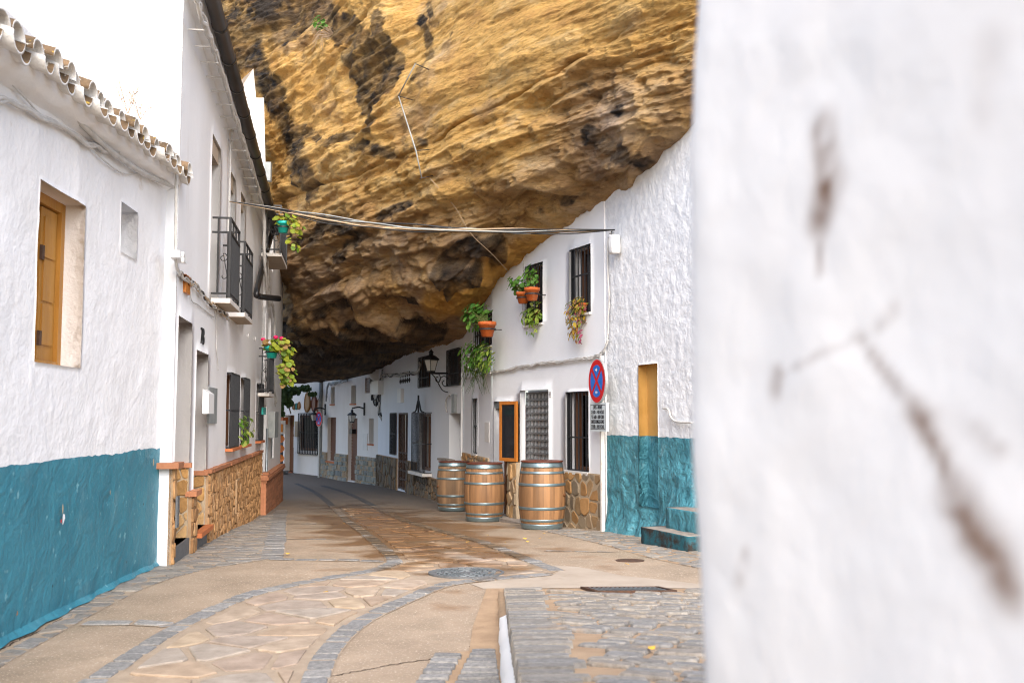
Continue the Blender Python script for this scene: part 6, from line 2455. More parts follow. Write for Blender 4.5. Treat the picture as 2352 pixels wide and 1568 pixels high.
# iron door: frame, bars above, turned balusters below
s0, s1, z0, z1, d = idr[:5]
b = MB(); b.wbox(WC, s0, s1, z0, z1, -d - .05, -d - .01); b.build('dark_interior', 'void_dark', hc)
b = MB()
zm_ = z0 + (z1 - z0) * .46
for (a_, c_, e_, f_) in ((s0, s0 + .05, z0, z1), (s1 - .05, s1, z0, z1), ((s0 + s1) / 2 - .03, (s0 + s1) / 2 + .03, z0, z1 - .051), (s0 + .051, s1 - .051, z1 - .05, z1)):
    b.wbox(WC, a_, c_, e_, f_, -.05, -.01)
for q in (0, .25, .5, .75, 1.0):
    z = z0 + .04 + (zm_ - z0) * q
    b.wbox(WC, s0 + .051, s1 - .051, z - .02, z + .02, -.048, -.012)
idoor = b.build('iron_door', 'iron_rust', hc)
for k in range(9):
    s = s0 + .08 + (s1 - s0 - .16) * k / 8
    MB().tube([WC.P(s, zm_ + .03, -.03), WC.P(s, z1 - .05, -.03)], .012, 6).build('bar', 'iron_rust', idoor)
for q in range(4):
    for k in range(6):
        s = s0 + .1 + (s1 - s0 - .2) * k / 5
        za = z0 + .06 + (zm_ - z0) * q * .25
        hh = (zm_ - z0) * .25 - .04
        b = MB(); b.lathe([(.014, 0), (.03, hh * .3), (.018, hh * .5), (.03, hh * .7), (.014, hh)], 6, WC.P(s, za, -.03)); b.build('baluster', 'iron_rust', idoor)
# wall furniture
vent = MB()
a_, zt_ = WC.sz(918, 856, .0); c_, zb_ = WC.sz(943, 879, .0)
vt = thing('vent_lattice', 'row of small diamond ventilation holes high in the shaded wall', 'vent', tuple(WC.P((a_ + c_) / 2, zb_, 0)))
for i in range(6):
    for j in range(2):
        s = min(a_, c_) + abs(c_ - a_) * (i + .5) / 6; z = zb_ + (zt_ - zb_) * (j + .5) / 2
        w_, h_ = abs(c_ - a_) / 13, (zt_ - zb_) / 4.4
        MB().add([WC.P(s - w_, z, .012), WC.P(s, z - h_, .012), WC.P(s + w_, z, .012), WC.P(s, z + h_, .012), WC.P(s - w_, z, -.02), WC.P(s, z - h_, -.02), WC.P(s + w_, z, -.02), WC.P(s, z + h_, -.02)],
                 [(0, 1, 2, 3), (0, 4, 5, 1), (1, 5, 6, 2), (2, 6, 7, 3), (3, 7, 4, 0)]).build('vent_opening', 'void_dark', vt)
lt = fit('wall_light', 'upright white tube wall light above the iron door', 'wall lamp', WC, 912, 893, 920, 924, .0, .09, 'plastic_white')
lg_ = fit('wall_ledge', 'small stone ledge beside the recessed door', 'ledge', WC, 1004, 1051, 1028, 1060, 0, .16, 'step_stone')
wires('cable_bundle', 'sagging dark cables along the shaded house wall', WC, [(880, 852), (872, 880), (880, 864), (905, 862), (935, 858), (962, 852), (966, 830)], .06, .02, ['cable_white', 'plastic_grey', 'cable_black'], 4, .05, 15)
fit('cable_duct', 'dark vertical cable duct above the recessed door', 'duct', WC, 1037, 905, 1043, 948, 0, .06, 'plastic_grey')
wires('wall_cable', 'loose white cable loop left of the cable duct', WC, [(1034, 906), (1026, 915), (1024, 930), (1026, 946)], .05, .02, 'cable_white')
fit('fuse_box', 'white fuse box right of the shaded upper window', 'electric box', W8B, 1066, 822, 1073, 845, 0, .08, 'plastic_white')

# dado of the shaded house
zdC = (WC.sz(873, 1045)[1] + WC.sz(955, 1059)[1]) / 2
dado(hc, WC, iw[1] + .15, WC.L - .02, gC, zdC, 'clad_dark', 'clad_back', .17, .30, 61, holes=[(idr[0] - .03, idr[1] + .03)], gap=.014, proud=.05, rough=.10, depth0=.02)
dado(hc, WC, dr[1] + .05, iw[1] + .14, gC, iw[2] - .12, 'clad_dark', 'clad_back', .12, .16, 62, gap=.012, proud=.04, rough=.10, depth0=.02)

# lantern on scrolled bracket
def lantern(parent, c, s, post_up=False):
    """four sided street lantern, c = centre of the base"""
    b = MB()
    r0, r1, h = .12 * s, .21 * s, .34 * s
    for q in range(4):
        a = q * math.pi / 2
        b.tube([c + Vector((r0 * math.cos(a), r0 * math.sin(a), 0)), c + Vector((r1 * math.cos(a), r1 * math.sin(a), h))], .012 * s, 5)
    b.lathe([(r0 * 1.05, -.05 * s), (r0 * 1.1, 0), (r0 * .9, .01 * s)], 4, c)
    b.lathe([(r1 * 1.22, h), (r1 * 1.25, h + .03 * s), (r1 * .75, h + .12 * s), (.07 * s, h + .16 * s), (.06 * s, h + .22 * s), (.09 * s, h + .24 * s), (.02 * s, h + .32 * s), (.0, h + .36 * s)], 4, c)
    o = b.build('lantern_frame', 'iron_black', parent)
    # turn the square heads onto the corner posts
    g2 = MB().lathe([(r0 * .97, .0), (r1 * .97, h)], 4, c).build('glass', 'lamp_glass', parent)
    for ob in (o, g2):
        pass
    return o
def fixlath(o):
    return o
lc = WC.P(WC.sz(1030, 857, .0)[0], 0, 0)
arm0 = WC.P(*WC.sz(1029, 857, .0), 0)
endp = at(990, 857, arm0.y - .35)
lant = thing('street_lantern', 'black four sided lantern on a scrolled bracket under the rock', 'street lamp', tuple(arm0))
b = MB()
b.tube([arm0, endp], .022, 8)
dirv = (endp - arm0)
scr = []
for k in range(26):
    t_ = k / 25
    a = t_ * 7.5
    r_ = .16 * (1 - .75 * t_)
    scr.append(arm0 + dirv * .2 + Vector((0, 0, -.2)) + dirv.normalized() * (r_ * math.cos(a)) + Vector((0, 0, r_ * math.sin(a))))
b.tube(scr, .012, 5)
scr = []
for k in range(22):
    t_ = k / 21
    a = t_ * 6.5 + 2
    r_ = .10 * (1 - .7 * t_)
    scr.append(arm0 + dirv * .62 + Vector((0, 0, -.12)) + dirv.normalized() * (r_ * math.cos(a)) + Vector((0, 0, r_ * math.sin(a))))
b.tube(scr, .010, 5)
b.tube(sm([arm0 + Vector((0, 0, -.42)), arm0 + dirv * .35 + Vector((0, 0, -.36)), arm0 + dirv * .75 + Vector((0, 0, -.1)), endp], 5), .012, 5)
b.build('bracket', 'iron_black', lant)
lantern(lant, endp + Vector((0, 0, .05)), .70)

# ================================================================== FAR HOUSE with slate dado
hf = thing('white_house', 'far white house with slate stone base and brown roller doors', 'house', (-5.5, 33.5, -.8))
gF = lambda s: G(WF.P(s, 0).y)
fw1 = WF.hole(753, 958, 772, 1060, .13)
fdo = WF.hole(800, 960, 821, 1100, .13); fdo[2] = gF(fdo[0]) + .02
fs1 = WF.hole(761, 889, 769, 927, .2); fs2 = WF.hole(807, 885, 818, 926, .2)
flv = WF.hole(838.5, 868, 850, 902, .1); fw2 = WF.hole(848, 961, 858.5, 1019, .2)
facade('wall', WF, 0, WF.L, -1.4, 5.5, [fw1, fdo, fs1, fs2, flv, fw2], ['plaster_far'], hf, res=.5)
for h_ in (fs1, fs2, fw2):
    window(hf, WF, h_, 'plastic_grey', 'pane_dark', fw=.06, mull=False)
    b = MB(); b.wbox(WF, h_[0] - .03, h_[1] + .03, h_[2] - .05, h_[2] - .005, -.15, .05); b.build('sill', 'terracotta', hf)
for h_ in (fw1, fdo):
    s0, s1, z0, z1, d = h_[:5]
    b = MB(); b.wbox(WF, s0 - .01, s1 + .01, z0, z1, -d - .06, -d - .02); rl = b.build('roller_door', 'roller_brown', hf)
    z = z0
    while z < z1 - .02:
        b = MB(); b.wbox(WF, s0, s1, z + .006, min(z + .10, z1), -d - .018, -d + .01); b.build('slat', 'roller_brown', rl)
        z += .105
b = MB(); b.wbox(WF, fw1[0] - .05, fw1[1] + .05, fw1[2] - .06, fw1[2] - .002, -.3, .06); b.build('sill', 'terracotta', hf)
lv = MB(); lv.wbox(WF, flv[0], flv[1], flv[2], flv[3], -.1, -.08); lvo = lv.build('louvre_window', 'brown_wood', hf)
for k in range(10):
    z = flv[2] + (flv[3] - flv[2]) * (k + .2) / 10
    b = MB(); b.wbox(WF, flv[0] + .03, flv[1] - .03, z, z + .04, -.079, -.03); b.build('slat', 'brown_wood', lvo)
zdF = (WF.sz(760, 1038)[1] + WF.sz(860, 1052)[1]) / 2
dado(hf, WF, .02, WF.L - .02, gF, zdF, 'clad_slate', 'mortar_pale', .22, .17, 71, holes=[(fdo[0], fdo[1]), (fw1[0], fw1[1])], gap=.018, proud=.05, kind='rows', rough=.08, depth0=.02)
dado(hf, WF, fw1[0], fw1[1], gF, fw1[2] - .07, 'clad_slate', 'mortar_pale', .22, .17, 72, gap=.018, proud=.05, kind='rows', rough=.08, depth0=.02)
fit('meter_door', 'framed grey meter door on the far white house', 'electric box', WF, 835, 1010, 845, 1063 - 53 + 45, 0, .02, 'marble') if False else fit('meter_door', 'framed grey meter door on the far white house', 'electric box', WF, 833, 995, 843, 1034, 0, .02, 'marble')
fit('intercom', 'black intercom box in the far brown doorway', 'intercom', WF, 803, 985, 808, 996, -.2, .02, 'pipe_black')
ac = fit('air_conditioner', 'grey air conditioner box under the rock on the far house', 'air conditioner', WF, 853, 875, 868, 905, 0, .3, 'plastic_white')
def wall_lamp(W, px, py, label, s=1.0):
    a0 = W.P(*W.sz(px, py, 0), 0)
    root = thing('wall_lantern', label, 'wall lamp', tuple(a0))
    e_ = a0 + W.n * .42 - W.t * .0
    b = MB()
    b.tube([a0 + Vector((0, 0, -.2)), a0 + Vector((0, 0, .2))], .05, 8)
    b.tube(sm([a0, a0 + W.n * .2 + Vector((0, 0, .06)), e_ + Vector((0, 0, .02))], 5), .025, 6)
    b.build('bracket', 'iron_black', root)
    lantern(root, e_ + Vector((0, 0, -.38 * s)), .56 * s)
    return root
wall_lamp(WF, 838, 939, 'small black wall lantern on the far white house', 1.05)
wall_lamp(WF, 748, 940, 'small black wall lantern at the corner by the far shop', 1.05)
MB_ = MB().tube([WF.P(WF.L - .05, -1, .06), WF.P(WF.L - .05, 3.2, .06)], .07, 8).build('drain_pipe', 'plastic_grey', hf, True)
wires('cable_bundle', 'tangled cables on the wall of the far white house', WF, [(852, 870), (862, 890), (858, 915), (868, 925), (874, 905), (872, 940), (878, 960)], .08, .025, ['cable_black', 'plastic_grey', 'cable_white'], 4, .10, 16)
wires('cable_bundle', 'grey cables at the top of the far house corner', WF, [(800, 873), (770, 880), (755, 885), (750, 920)], .1, .025, 'plastic_grey', 3, .06, 17)

# ================================================================== FAR SHOP
hs = thing('shop', 'far white souvenir shop with barred display window and wooden door', 'shop', (-9, 39.5, -.75))
gS = lambda s: G(WS.P(s, 0).y)
sw = WS.hole(690, 953, 729, 1036, .3)
sdr = WS.hole(655, 953, 676, 1073, .36); sdr[2] = gS(sdr[0]) + .03
facade('wall', WS, 0, WS.L, -1.4, 5.5, [sw, sdr], ['plaster_far'], hs, res=.5)
b = MB(); b.add([WS.P(WS.L, -1.4, 0), WS.P(WS.L, 5.5, 0), WS.P(WS.L, 5.5, -6), WS.P(WS.L, -1.4, -6)], [(0, 1, 2, 3)]); b.build('end_wall', 'plaster_far', hs)
s0, s1, z0, z1, d = sw[:5]
b = MB()
fr = .09
for (a_, c_, e_, f_) in ((s0 - .01, s0 + fr, z0, z1), (s1 - fr, s1 + .01, z0, z1), (s0 + fr, s1 - fr, z1 - fr, z1 + .01), (s0 + fr, s1 - fr, z0 - .01, z0 + fr)):
    b.wbox(WS, a_, c_, e_, f_, -.12, -.05)
swf = b.build('window', 'brown_wood', hs)
MB().wbox(WS, s0 + .05, s1 - .05, z0 + .05, z1 - .05, -.10, -.09).build('pane', 'clear_pane', swf)
b = MB(); b.wbox(WS, s0, s1, z0, z1, -d - .3, -d - .25); b.build('display_back', 'void_dark', swf)
rr = random.Random(33)
cols = [(.55, .5, .1), (.5, .06, .03), (.05, .35, .45), (.6, .55, .5), (.1, .4, .08), (.55, .2, .02), (.7, .7, .7), (.3, .05, .02)]
for i, zz in enumerate(np.linspace(z0 + .1, z1 - .45, 4)):
    b = MB(); b.wbox(WS, s0 + .02, s1 - .02, zz - .03, zz, -d - .2, -.13); b.build('shelf', 'brown_wood', swf)
    for j in range(7):
        s = s0 + .12 + (s1 - s0 - .24) * j / 6
        hh = rr.uniform(.14, .30)
        r_ = rr.uniform(.05, .08)
        q = rr.randrange(8)
        b = MB(); b.lathe([(r_ * .7, 0), (r_, hh * .35), (r_ * .55, hh * .7), (r_ * .6, hh * .85), (.0, hh)], 8, WS.P(s, zz + .002, -.22))
        ob = b.build('ceramic', plainmat('ceramic_%d' % q, cols[q], .3), None, True)
        tag(ob, 'small coloured ceramic souvenir standing on a shelf of the far display window', 'ceramic', 'ceramics in the far display window')
grille(hs, WS, WS.sz(686, 990, .12)[0] , WS.sz(731, 990, .12)[0] + .0, WS.sz(700, 1042, .12)[1], WS.sz(700, 949, .12)[1], .14, 13, (.53,), r=.02, side=.14)
b = MB(); b.wbox(WS, s0 - .15, s1 + .2, z0 - .14, z0 - .06, -.1, .12); b.build('sill', 'marble', hs)
s0, s1, z0, z1, d = sdr[:5]
b = MB(); b.wbox(WS, s0 - .01, s1 + .01, z0, z1, -.30, -.22)
sd_ = b.build('door', 'orange_wood' if False else 'brown_wood', hs)
for k, (q0, q1, col) in enumerate(((.42, .62, (.75, .73, .68)), (.66, .80, (.7, .7, .66)), (.82, .9, (.35, .5, .1)))):
    b = MB(); b.wbox(WS, s0 + .15, s0 + .5, z0 + (z1 - z0) * q0, z0 + (z1 - z0) * q1, -.219, -.21); b.build('poster', plainmat('poster_%d' % k, col), sd_)
b = MB(); b.wbox(WS, s0, s1, z0 - .2, z0, -.5, .1); b.build('door_step', 'terracotta', hs)
fit('notice_board', 'pale notice board between door and display window of the far shop', 'notice', WS, 677, 967, 687, 1003, 0, .03, 'mortar_pale')
# wall plaques
for (px, py, rad, col, lab) in ((706, 928, .34, (.34, .16, .04), 'leaf shaped brown ceramic plaque above the display window'), (712, 927, .0, None, None), (721, 927, .30, (.24, .07, .03), 'dark red ceramic plaque above the display window'), (733, 932, .28, (.26, .10, .05), 'oval terracotta plaque at the right above the display window'),
                              (687, 933, .13, (.35, .17, .06), 'small brown wall plaque, left of the leaf plaque'), (681, 933, .13, (.05, .22, .22), 'small blue wall plaque above the notice board'), (675, 934, .12, (.28, .15, .06), 'small tan wall plaque over the shop door')):
    if not rad: continue
    c_ = WS.P(*WS.sz(px, py, .03), .0)
    b = MB()
    n_ = 14
    prof = []
    for ring, (kr, o_) in enumerate(((1, 0), (1, .05), (.85, .07), (.8, .045))):
        for i in range(n_):
            a = 2 * math.pi * i / n_
            ry = 1.25
            p = c_ + WS.t * (rad * kr * math.cos(a) * .75) + Vector((0, 0, rad * kr * ry * math.sin(a) * (.8 if 'leaf' not in lab else (.9 + .3 * math.sin(a + .8))))) + WS.n * o_
            b.v.append(p)
    for ring in range(3):
        for i in range(n_):
            b.f.append([ring * n_ + i, ring * n_ + (i + 1) % n_, (ring + 1) * n_ + (i + 1) % n_, (ring + 1) * n_ + i]); b.m.append(0)
    b.f.append([3 * n_ + i for i in range(n_)]); b.m.append(0)
    tag(b.build('wall_plaque', plainmat('plaque_%d' % px, col, .4), None), lab, 'plaque', 'ceramic plaques on the far shop')
# far no-stopping sign
fp = WS.P(WS.sz(737, 962, .35)[0], 0, .40)
fsg = thing('traffic_sign', 'far no stopping sign beside the display window', 'traffic sign', (fp.x, fp.y, G(fp.y)))
zc_ = CAMZ + ray(735, 962)[1] * fp.y
MB().tube([(fp.x, fp.y, G(fp.y)), (fp.x, fp.y, zc_ + .3)], .04, 8).build('pole', 'sign_back', fsg)
sign_disc(fsg, Vector((fp.x, fp.y, zc_)) + Vector((-.25, -.97, 0)) * .06, Vector((-.80, -.60, 0)).normalized(), .27)
# souvenir rack left of the door
rk_ = at(644, 1068, 37.5)
sr = thing('souvenir_rack', 'tall rack of orange plates and prints left of the shop door', 'rack', (rk_.x, rk_.y, G(rk_.y)))
b = MB(); b.box((rk_.x, rk_.y, G(rk_.y) + 1.0), (.08, .5, 2.0)); b.box((rk_.x, rk_.y - .02, G(rk_.y) + .07), (.5, .5, .12)); b.build('stand', 'pipe_black', sr)
b = MB(); b.box((rk_.x + .02, rk_.y - .28, G(rk_.y) + 1.75), (.42, .03, .5)); b.build('print', plainmat('print_w', (.75, .7, .62)), sr)
b = MB(); b.box((rk_.x + .02, rk_.y - .30, G(rk_.y) + 1.72), (.25, .012, .3)); b.build('print_motif', plainmat('print_o', (.62, .2, .02)), sr)
for k in range(3):
    b = MB()
    for i in range(14):
        a = 2 * math.pi * i / 14
        b.v.append(Vector((rk_.x + .02 + .19 * math.cos(a), rk_.y - .29, G(rk_.y) + 1.32 - k * .36 + .15 * math.sin(a))))
        b.v.append(Vector((rk_.x + .02 + .12 * math.cos(a), rk_.y - .26, G(rk_.y) + 1.32 - k * .36 + .10 * math.sin(a))))
    for i in range(14):
        j = (i + 1) % 14
        b.f.append([2 * i, 2 * j, 2 * j + 1, 2 * i + 1]); b.m.append(0)
    b.f.append([2 * i + 1 for i in range(14)]); b.m.append(0)
    b.build('plate', plainmat('plate_o', (.58, .16, .02), .4), sr)
wall_lamp(WS, 648, 938, 'small black wall lantern under the ivy by the far shop', .95)
fit('wall_mask', 'orange ceramic mask over the souvenir rack', 'ornament', WS, 641, 958, 650, 974, 0, .2, plainmat('mask_o', (.42, .10, .02), .5))

# ================================================================== PLANTS
def leaf_mesh(name, m, kind='round'):
    vs_, fs_ = [(0, 0, 0)], []
    n_ = 9
    for i in range(n_):
        a = 2 * math.pi * i / n_
        if kind == 'round':
            r_ = 1.0 + .12 * math.cos(a * 3 + .5)
            vs_.append((r_ * math.cos(a), r_ * math.sin(a), .22 * r_ * r_ + .05 * math.cos(5 * a)))
        else:
            x = math.cos(a) * .58 * (1 - .25 * math.sin(a)); y = math.sin(a) * 1.15
            vs_.append((x, y, .18 * abs(x) - .16 * y * y))
    for i in range(n_):
        fs_.append((0, 1 + i, 1 + (i + 1) % n_))
    me_ = bpy.data.meshes.new(name)
    me_.from_pydata(vs_, [], fs_)
    me_.polygons.foreach_set('use_smooth', [True] * len(fs_))
    me_.materials.append(MATS[m])
    return me_
LEAF = {k: leaf_mesh('leaf', k, kd) for k, kd in (('leaf_geranium', 'round'), ('leaf_pothos', 'heart'), ('leaf_autumn', 'heart'), ('leaf_yellow', 'round'), ('leaf_dark', 'heart'), ('leaf_pink', 'heart'))}

def leaves(root, centre, ext, n, size, m, rq, facing, shape='ball', stems=None, droop=0.0):
    """leaves spread in an ellipsoid, turned mostly outward and up; a stem to some of them"""
    facing = Vector(facing).normalized()
    sb = MB()
    for k in range(n):
        while True:
            v = Vector((rq.uniform(-1, 1), rq.uniform(-1, 1), rq.uniform(-1, 1)))
            if .25 < v.length < 1: break
        if shape == 'hang' and rq.random() < .5:
            v = Vector((v.x * (1 - .45 * abs(v.z)), v.y, v.z))
        p = Vector(centre) + Vector((v.x * ext[0], v.y * ext[1], v.z * ext[2]))
        nrm = (v * .6 + facing * .8 + Vector((0, 0, .55)) + Vector((rq.uniform(-.4, .4), rq.uniform(-.4, .4), rq.uniform(-.4, .4)))).normalized()
        o = bpy.data.objects.new('leaf', LEAF[m])
        COL.objects.link(o); o.parent = root; o.matrix_parent_inverse = Matrix.Translation(-root.location)
        o.location = p
        o.rotation_mode = 'QUATERNION'
        q_ = nrm.to_track_quat('Z', 'Y')
        from mathutils import Quaternion
        o.rotation_quaternion = q_ @ Quaternion((0, 0, 1), rq.uniform(0, 6.28) if droop == 0 else math.pi + rq.uniform(-.7, .7))
        s_ = size * rq.uniform(.65, 1.2)
        o.scale = (s_, s_, s_)
        if stems is not None and k % 3 == 0:
            a_ = Vector(stems) + Vector((rq.uniform(-.03, .03), rq.uniform(-.03, .03), 0))
            sb.tube([a_, a_.lerp(p, .5) + Vector((0, 0, .02 if droop == 0 else .05)), p], .0045, 4, caps=False)
    if sb.v:
        sb.build('stems', 'stem', root)

def pot(root, c, s, m, tiltx=0.0):
    b = MB()
    prof = [(.0, 0), (.085, 0), (.125, .17), (.138, .17), (.142, .225), (.125, .228), (.12, .20), (.0, .20)]
    b.lathe([(r_ * s, z * s) for r_, z in prof], 20, c)
    p_ = b.build('pot', m, root, True)
    MB().lathe([(.118 * s, .203 * s), (.0, .215 * s)], 12, c).build('soil', 'soil', root)
    MB().lathe([(.128 * s, .10 * s), (.134 * s, .10 * s), (.134 * s, .125 * s), (.128 * s, .125 * s)], 16, c).build('pot_ring', 'iron_black', root)
    return p_

def potted(W, px, py, o, label, potm, leafm, n, ext, off, size, seed, s=1.0, group='potted plants on the grilles', facing=None, flower=None, hang=None, shape='ball', ringarm=True):
    """pot whose base centre is seen at px, py, hanging o off the wall"""
    rq = random.Random(seed)
    s_, z_ = W.sz(px, py, o)
    c = W.P(s_, z_, o)
    root = thing('potted_plant', label, 'potted plant', tuple(c), group)
    pot(root, c, s, potm)
    if ringarm:
        MB().tube([c + Vector((0, 0, .11 * s)) - W.n * (.12 * s), W.P(s_, z_ + .11 * s, -.03)], .008, 5).build('hanger', 'iron_black', root)
    top = c + Vector((0, 0, .2 * s))
    leaves(root, top + W.t * off[0] + W.n * off[1] + Vector((0, 0, off[2])), ext, n, size, leafm, rq, facing or W.n, shape, top, 0)
    if hang:
        leaves(root, top + W.t * hang[0] + W.n * hang[1] + Vector((0, 0, hang[2])), hang[3], hang[4], size, hang[5], rq, W.n, 'hang', top, 1.0)
    if flower:
        for k in range(flower):
            p = top + Vector((rq.uniform(-.25, .25), rq.uniform(-.1, .1), rq.uniform(.18, .34)))
            MB().lathe([(.0, -.025), (.022, -.016), (.03, 0), (.022, .016), (.0, .024)], 7, p).build('flower', 'flower_red', root, True)
            MB().tube([top, p], .005, 4).build('flower_stem', 'stem', root)
    return root
T8 = W8.t
potted(W8, 1201, 697, .22, 'left terracotta pot of leggy geranium on the upper left grille', 'terracotta_pot', 'leaf_geranium', 60, (.20, .22, .15), (.10, .05, .15), .040, 1, .80)
potted(W8, 1222, 690, .24, 'right terracotta pot with upright geranium on the upper left grille', 'terracotta_pot', 'leaf_geranium', 52, (.12, .14, .19), (-.02, .04, .20), .040, 2, .88)
# hanging plants on the sills
def hanger_plant(W, px, py, o, label, leafm, n, ext, size, seed, extra=None, potpx=None, potm='terracotta_pot'):
    rq = random.Random(seed)
    c = W.P(*W.sz(px, py, o), o)
    root = thing('trailing_plant', label, 'plant', tuple(c), 'trailing plants on the window sills')
    pc_ = W.P(*W.sz(*(potpx or (px, py - 25)), .0), .02)
    pot(root, pc_ + Vector((0, 0, -.02)), .6, potm)
    leaves(root, c, ext, n, size, leafm, rq, W.n, 'hang', pc_ + Vector((0, 0, .14)), 1.0)
    if extra:
        for (dx, dz, e_, nn_, mm) in extra:
            leaves(root, c + W.t * dx + Vector((0, 0, dz)), e_, nn_, size * .9, mm, rq, W.n, 'hang', None, 1.0)
    return root
hanger_plant(W8, 1222, 727, .13, 'green and yellow pothos trailing over the upper left sill', 'leaf_pothos', 90, (.20, .15, .15), .042, 3, [(.02, -.22, (.10, .08, .10), 14, 'leaf_pothos'), (-.05, .17, (.12, .08, .1), 14, 'leaf_pothos')], (1228, 733))
hanger_plant(W8, 1322, 722, .13, 'red and gold trailing plant over the upper right sill', 'leaf_autumn', 110, (.19, .15, .24), .036, 4, [(.14, -.20, (.08, .08, .17), 26, 'leaf_autumn'), (-.03, -.28, (.09, .08, .13), 24, 'leaf_autumn'), (-.14, -.32, (.03, .04, .12), 12, 'leaf_pink'), (-.13, .12, (.14, .1, .12), 26, 'leaf_autumn'), (0, 0, (.18, .14, .22), 12, 'leaf_pink')], (1340, 715))
# big cluster on the corner window
potted(W8B, 1119, 773, .22, 'terracotta pot with spreading geranium on the corner window grille', 'terracotta_pot', 'leaf_geranium', 130, (.26, .30, .26), (.40, .12, .14), .052, 5, 1.1)
rq = random.Random(6)
c = W8B.P(*W8B.sz(1092, 815, .25), .25)
rt = thing('trailing_plant', 'large round leaved plant hanging below the corner window', 'plant', tuple(c), 'trailing plants on the window sills')
leaves(rt, c, (.30, .30, .30), 120, .052, 'leaf_geranium', rq, W8B.n, 'ball', tuple(c + Vector((0, 0, .1))), 0)
leaves(rt, W8B.P(*W8B.sz(1113, 822, .2), .2), (.20, .25, .30), 90, .042, 'leaf_pothos', rq, W8B.n, 'hang', None, 1)
leaves(rt, W8B.P(*W8B.sz(1100, 850, .15), .15), (.30, .32, .12), 55, .042, 'leaf_pothos', rq, W8B.n, 'hang', None, 1)
sb = MB()
for k in range(26):
    a0 = W8B.P(*W8B.sz(rq.uniform(1076, 1100), rq.uniform(815, 830), .25), .25)
    sb.tube([a0, a0 + Vector((rq.uniform(-.1, .1), rq.uniform(-.05, .05), -.2)), a0 + Vector((rq.uniform(-.2, .2), rq.uniform(-.05, .05), -.45 - rq.random() * .2))], [.008, .006, .002], 4, caps=False)
sb.build('grassy_strands', 'leaf_dark', rt)
# window box geranium on the second grille of the left house
c = WB.P(*WB.sz(566, 985, .15), .15)
rt = thing('window_plant', 'bright green geranium poking through the second grille of the tall white house', 'plant', tuple(c))
leaves(rt, c, (.10, .28, .26), 34, .055, 'leaf_pothos', random.Random(8), WB.n, 'ball', tuple(c + Vector((-.05, 0, -.2))), 0)
# turquoise pots on the narrow house
def teal_potted(px, py, o, label, seed, n, hn, flowers, ext2):
    rq = random.Random(seed)
    c = WL2.P(*WL2.sz(px, py, o), o)
    root = thing('potted_plant', label, 'potted plant', tuple(c), 'turquoise pots on the narrow house')
    pot(root, c, .85, 'teal_pot')
    top = c + Vector((0, 0, .18))
    leaves(root, top + Vector((.05, -.05, .02)), (.19, .22, .10), n, .050, 'leaf_yellow', rq, (.6, -.7, .2), 'ball', top, 0)
    leaves(root, top + Vector((.25, -.10, -.05)), (.14, .19, .22), n, .05, 'leaf_yellow', rq, (.6, -.7, .2), 'hang', top, 1)
    leaves(root, top + Vector(ext2[0]), ext2[1], hn, .05, 'leaf_yellow', rq, (.6, -.7, .2), 'hang', None, 1)
    for k in range(flowers):
        p = top + Vector((rq.uniform(-.3, .25), rq.uniform(-.15, .0), rq.uniform(.10, .2)))
        MB().lathe([(.0, -.035), (.03, -.024), (.042, 0), (.03, .02), (.0, .032)], 7, p).build('flower', 'flower_red', root, True)
        MB().tube([top, p], .006, 4).build('flower_stem', 'stem', root)
teal_potted(624, 822, .30, 'turquoise pot with trailing yellow green geranium and red flowers on the lower balcony', 11, 40, 70, 3, ((.28, -.12, -.42), (.15, .20, .28)))
teal_potted(650, 535, .42, 'turquoise pot with green plant on the upper balcony of the narrow house', 12, 24, 16, 1, ((.22, -.1, -.35), (.12, .15, .2)))
# ivy over the far shop
rq = random.Random(13)
iv = thing('ivy', 'dark ivy hanging from the rock over the far shop', 'plant', tuple(at(665, 905, 36)))
V_, F_ = [], []
for (px, py, rx_, ry_, n_) in ((653, 906, 16, 20, 230), (676, 898, 14, 9, 100), (663, 926, 10, 8, 60), (645, 935, 6, 16, 100), (700, 892, 14, 5, 70), (718, 905, 8, 3, 40), (648, 950, 6, 6, 40)):
    for k in range(n_):
        a, r_ = rq.uniform(0, 6.28), math.sqrt(rq.random())
        p = at(px + rx_ * r_ * math.cos(a), py + ry_ * r_ * math.sin(a), 36.2 + rq.uniform(-.4, .4))
        q_ = Vector((rq.uniform(-1, 1), -1, rq.uniform(-.5, 1))).normalized().to_track_quat('Z', 'Y').to_matrix()
        s_ = rq.uniform(.05, .10)
        k0 = len(V_)
        for v in ((-.6, -.7, 0), (.6, -.7, 0), (.7, .3, .1), (0, 1, 0), (-.7, .3, .1)):
            V_.append(p + q_ @ (Vector(v) * s_))
        F_.append([k0, k0 + 1, k0 + 2, k0 + 3, k0 + 4])
tag(mesh_obj('foliage', V_, F_, 'leaf_dark', iv), kind='stuff')
MB().tube(sm([at(668, 950, 36.3), at(664, 930, 36.3), at(672, 905, 36.2), at(690, 893, 36.4), at(712, 890, 36.6)], 5), .025, 5).build('stem', 'dry_stem', iv, True)

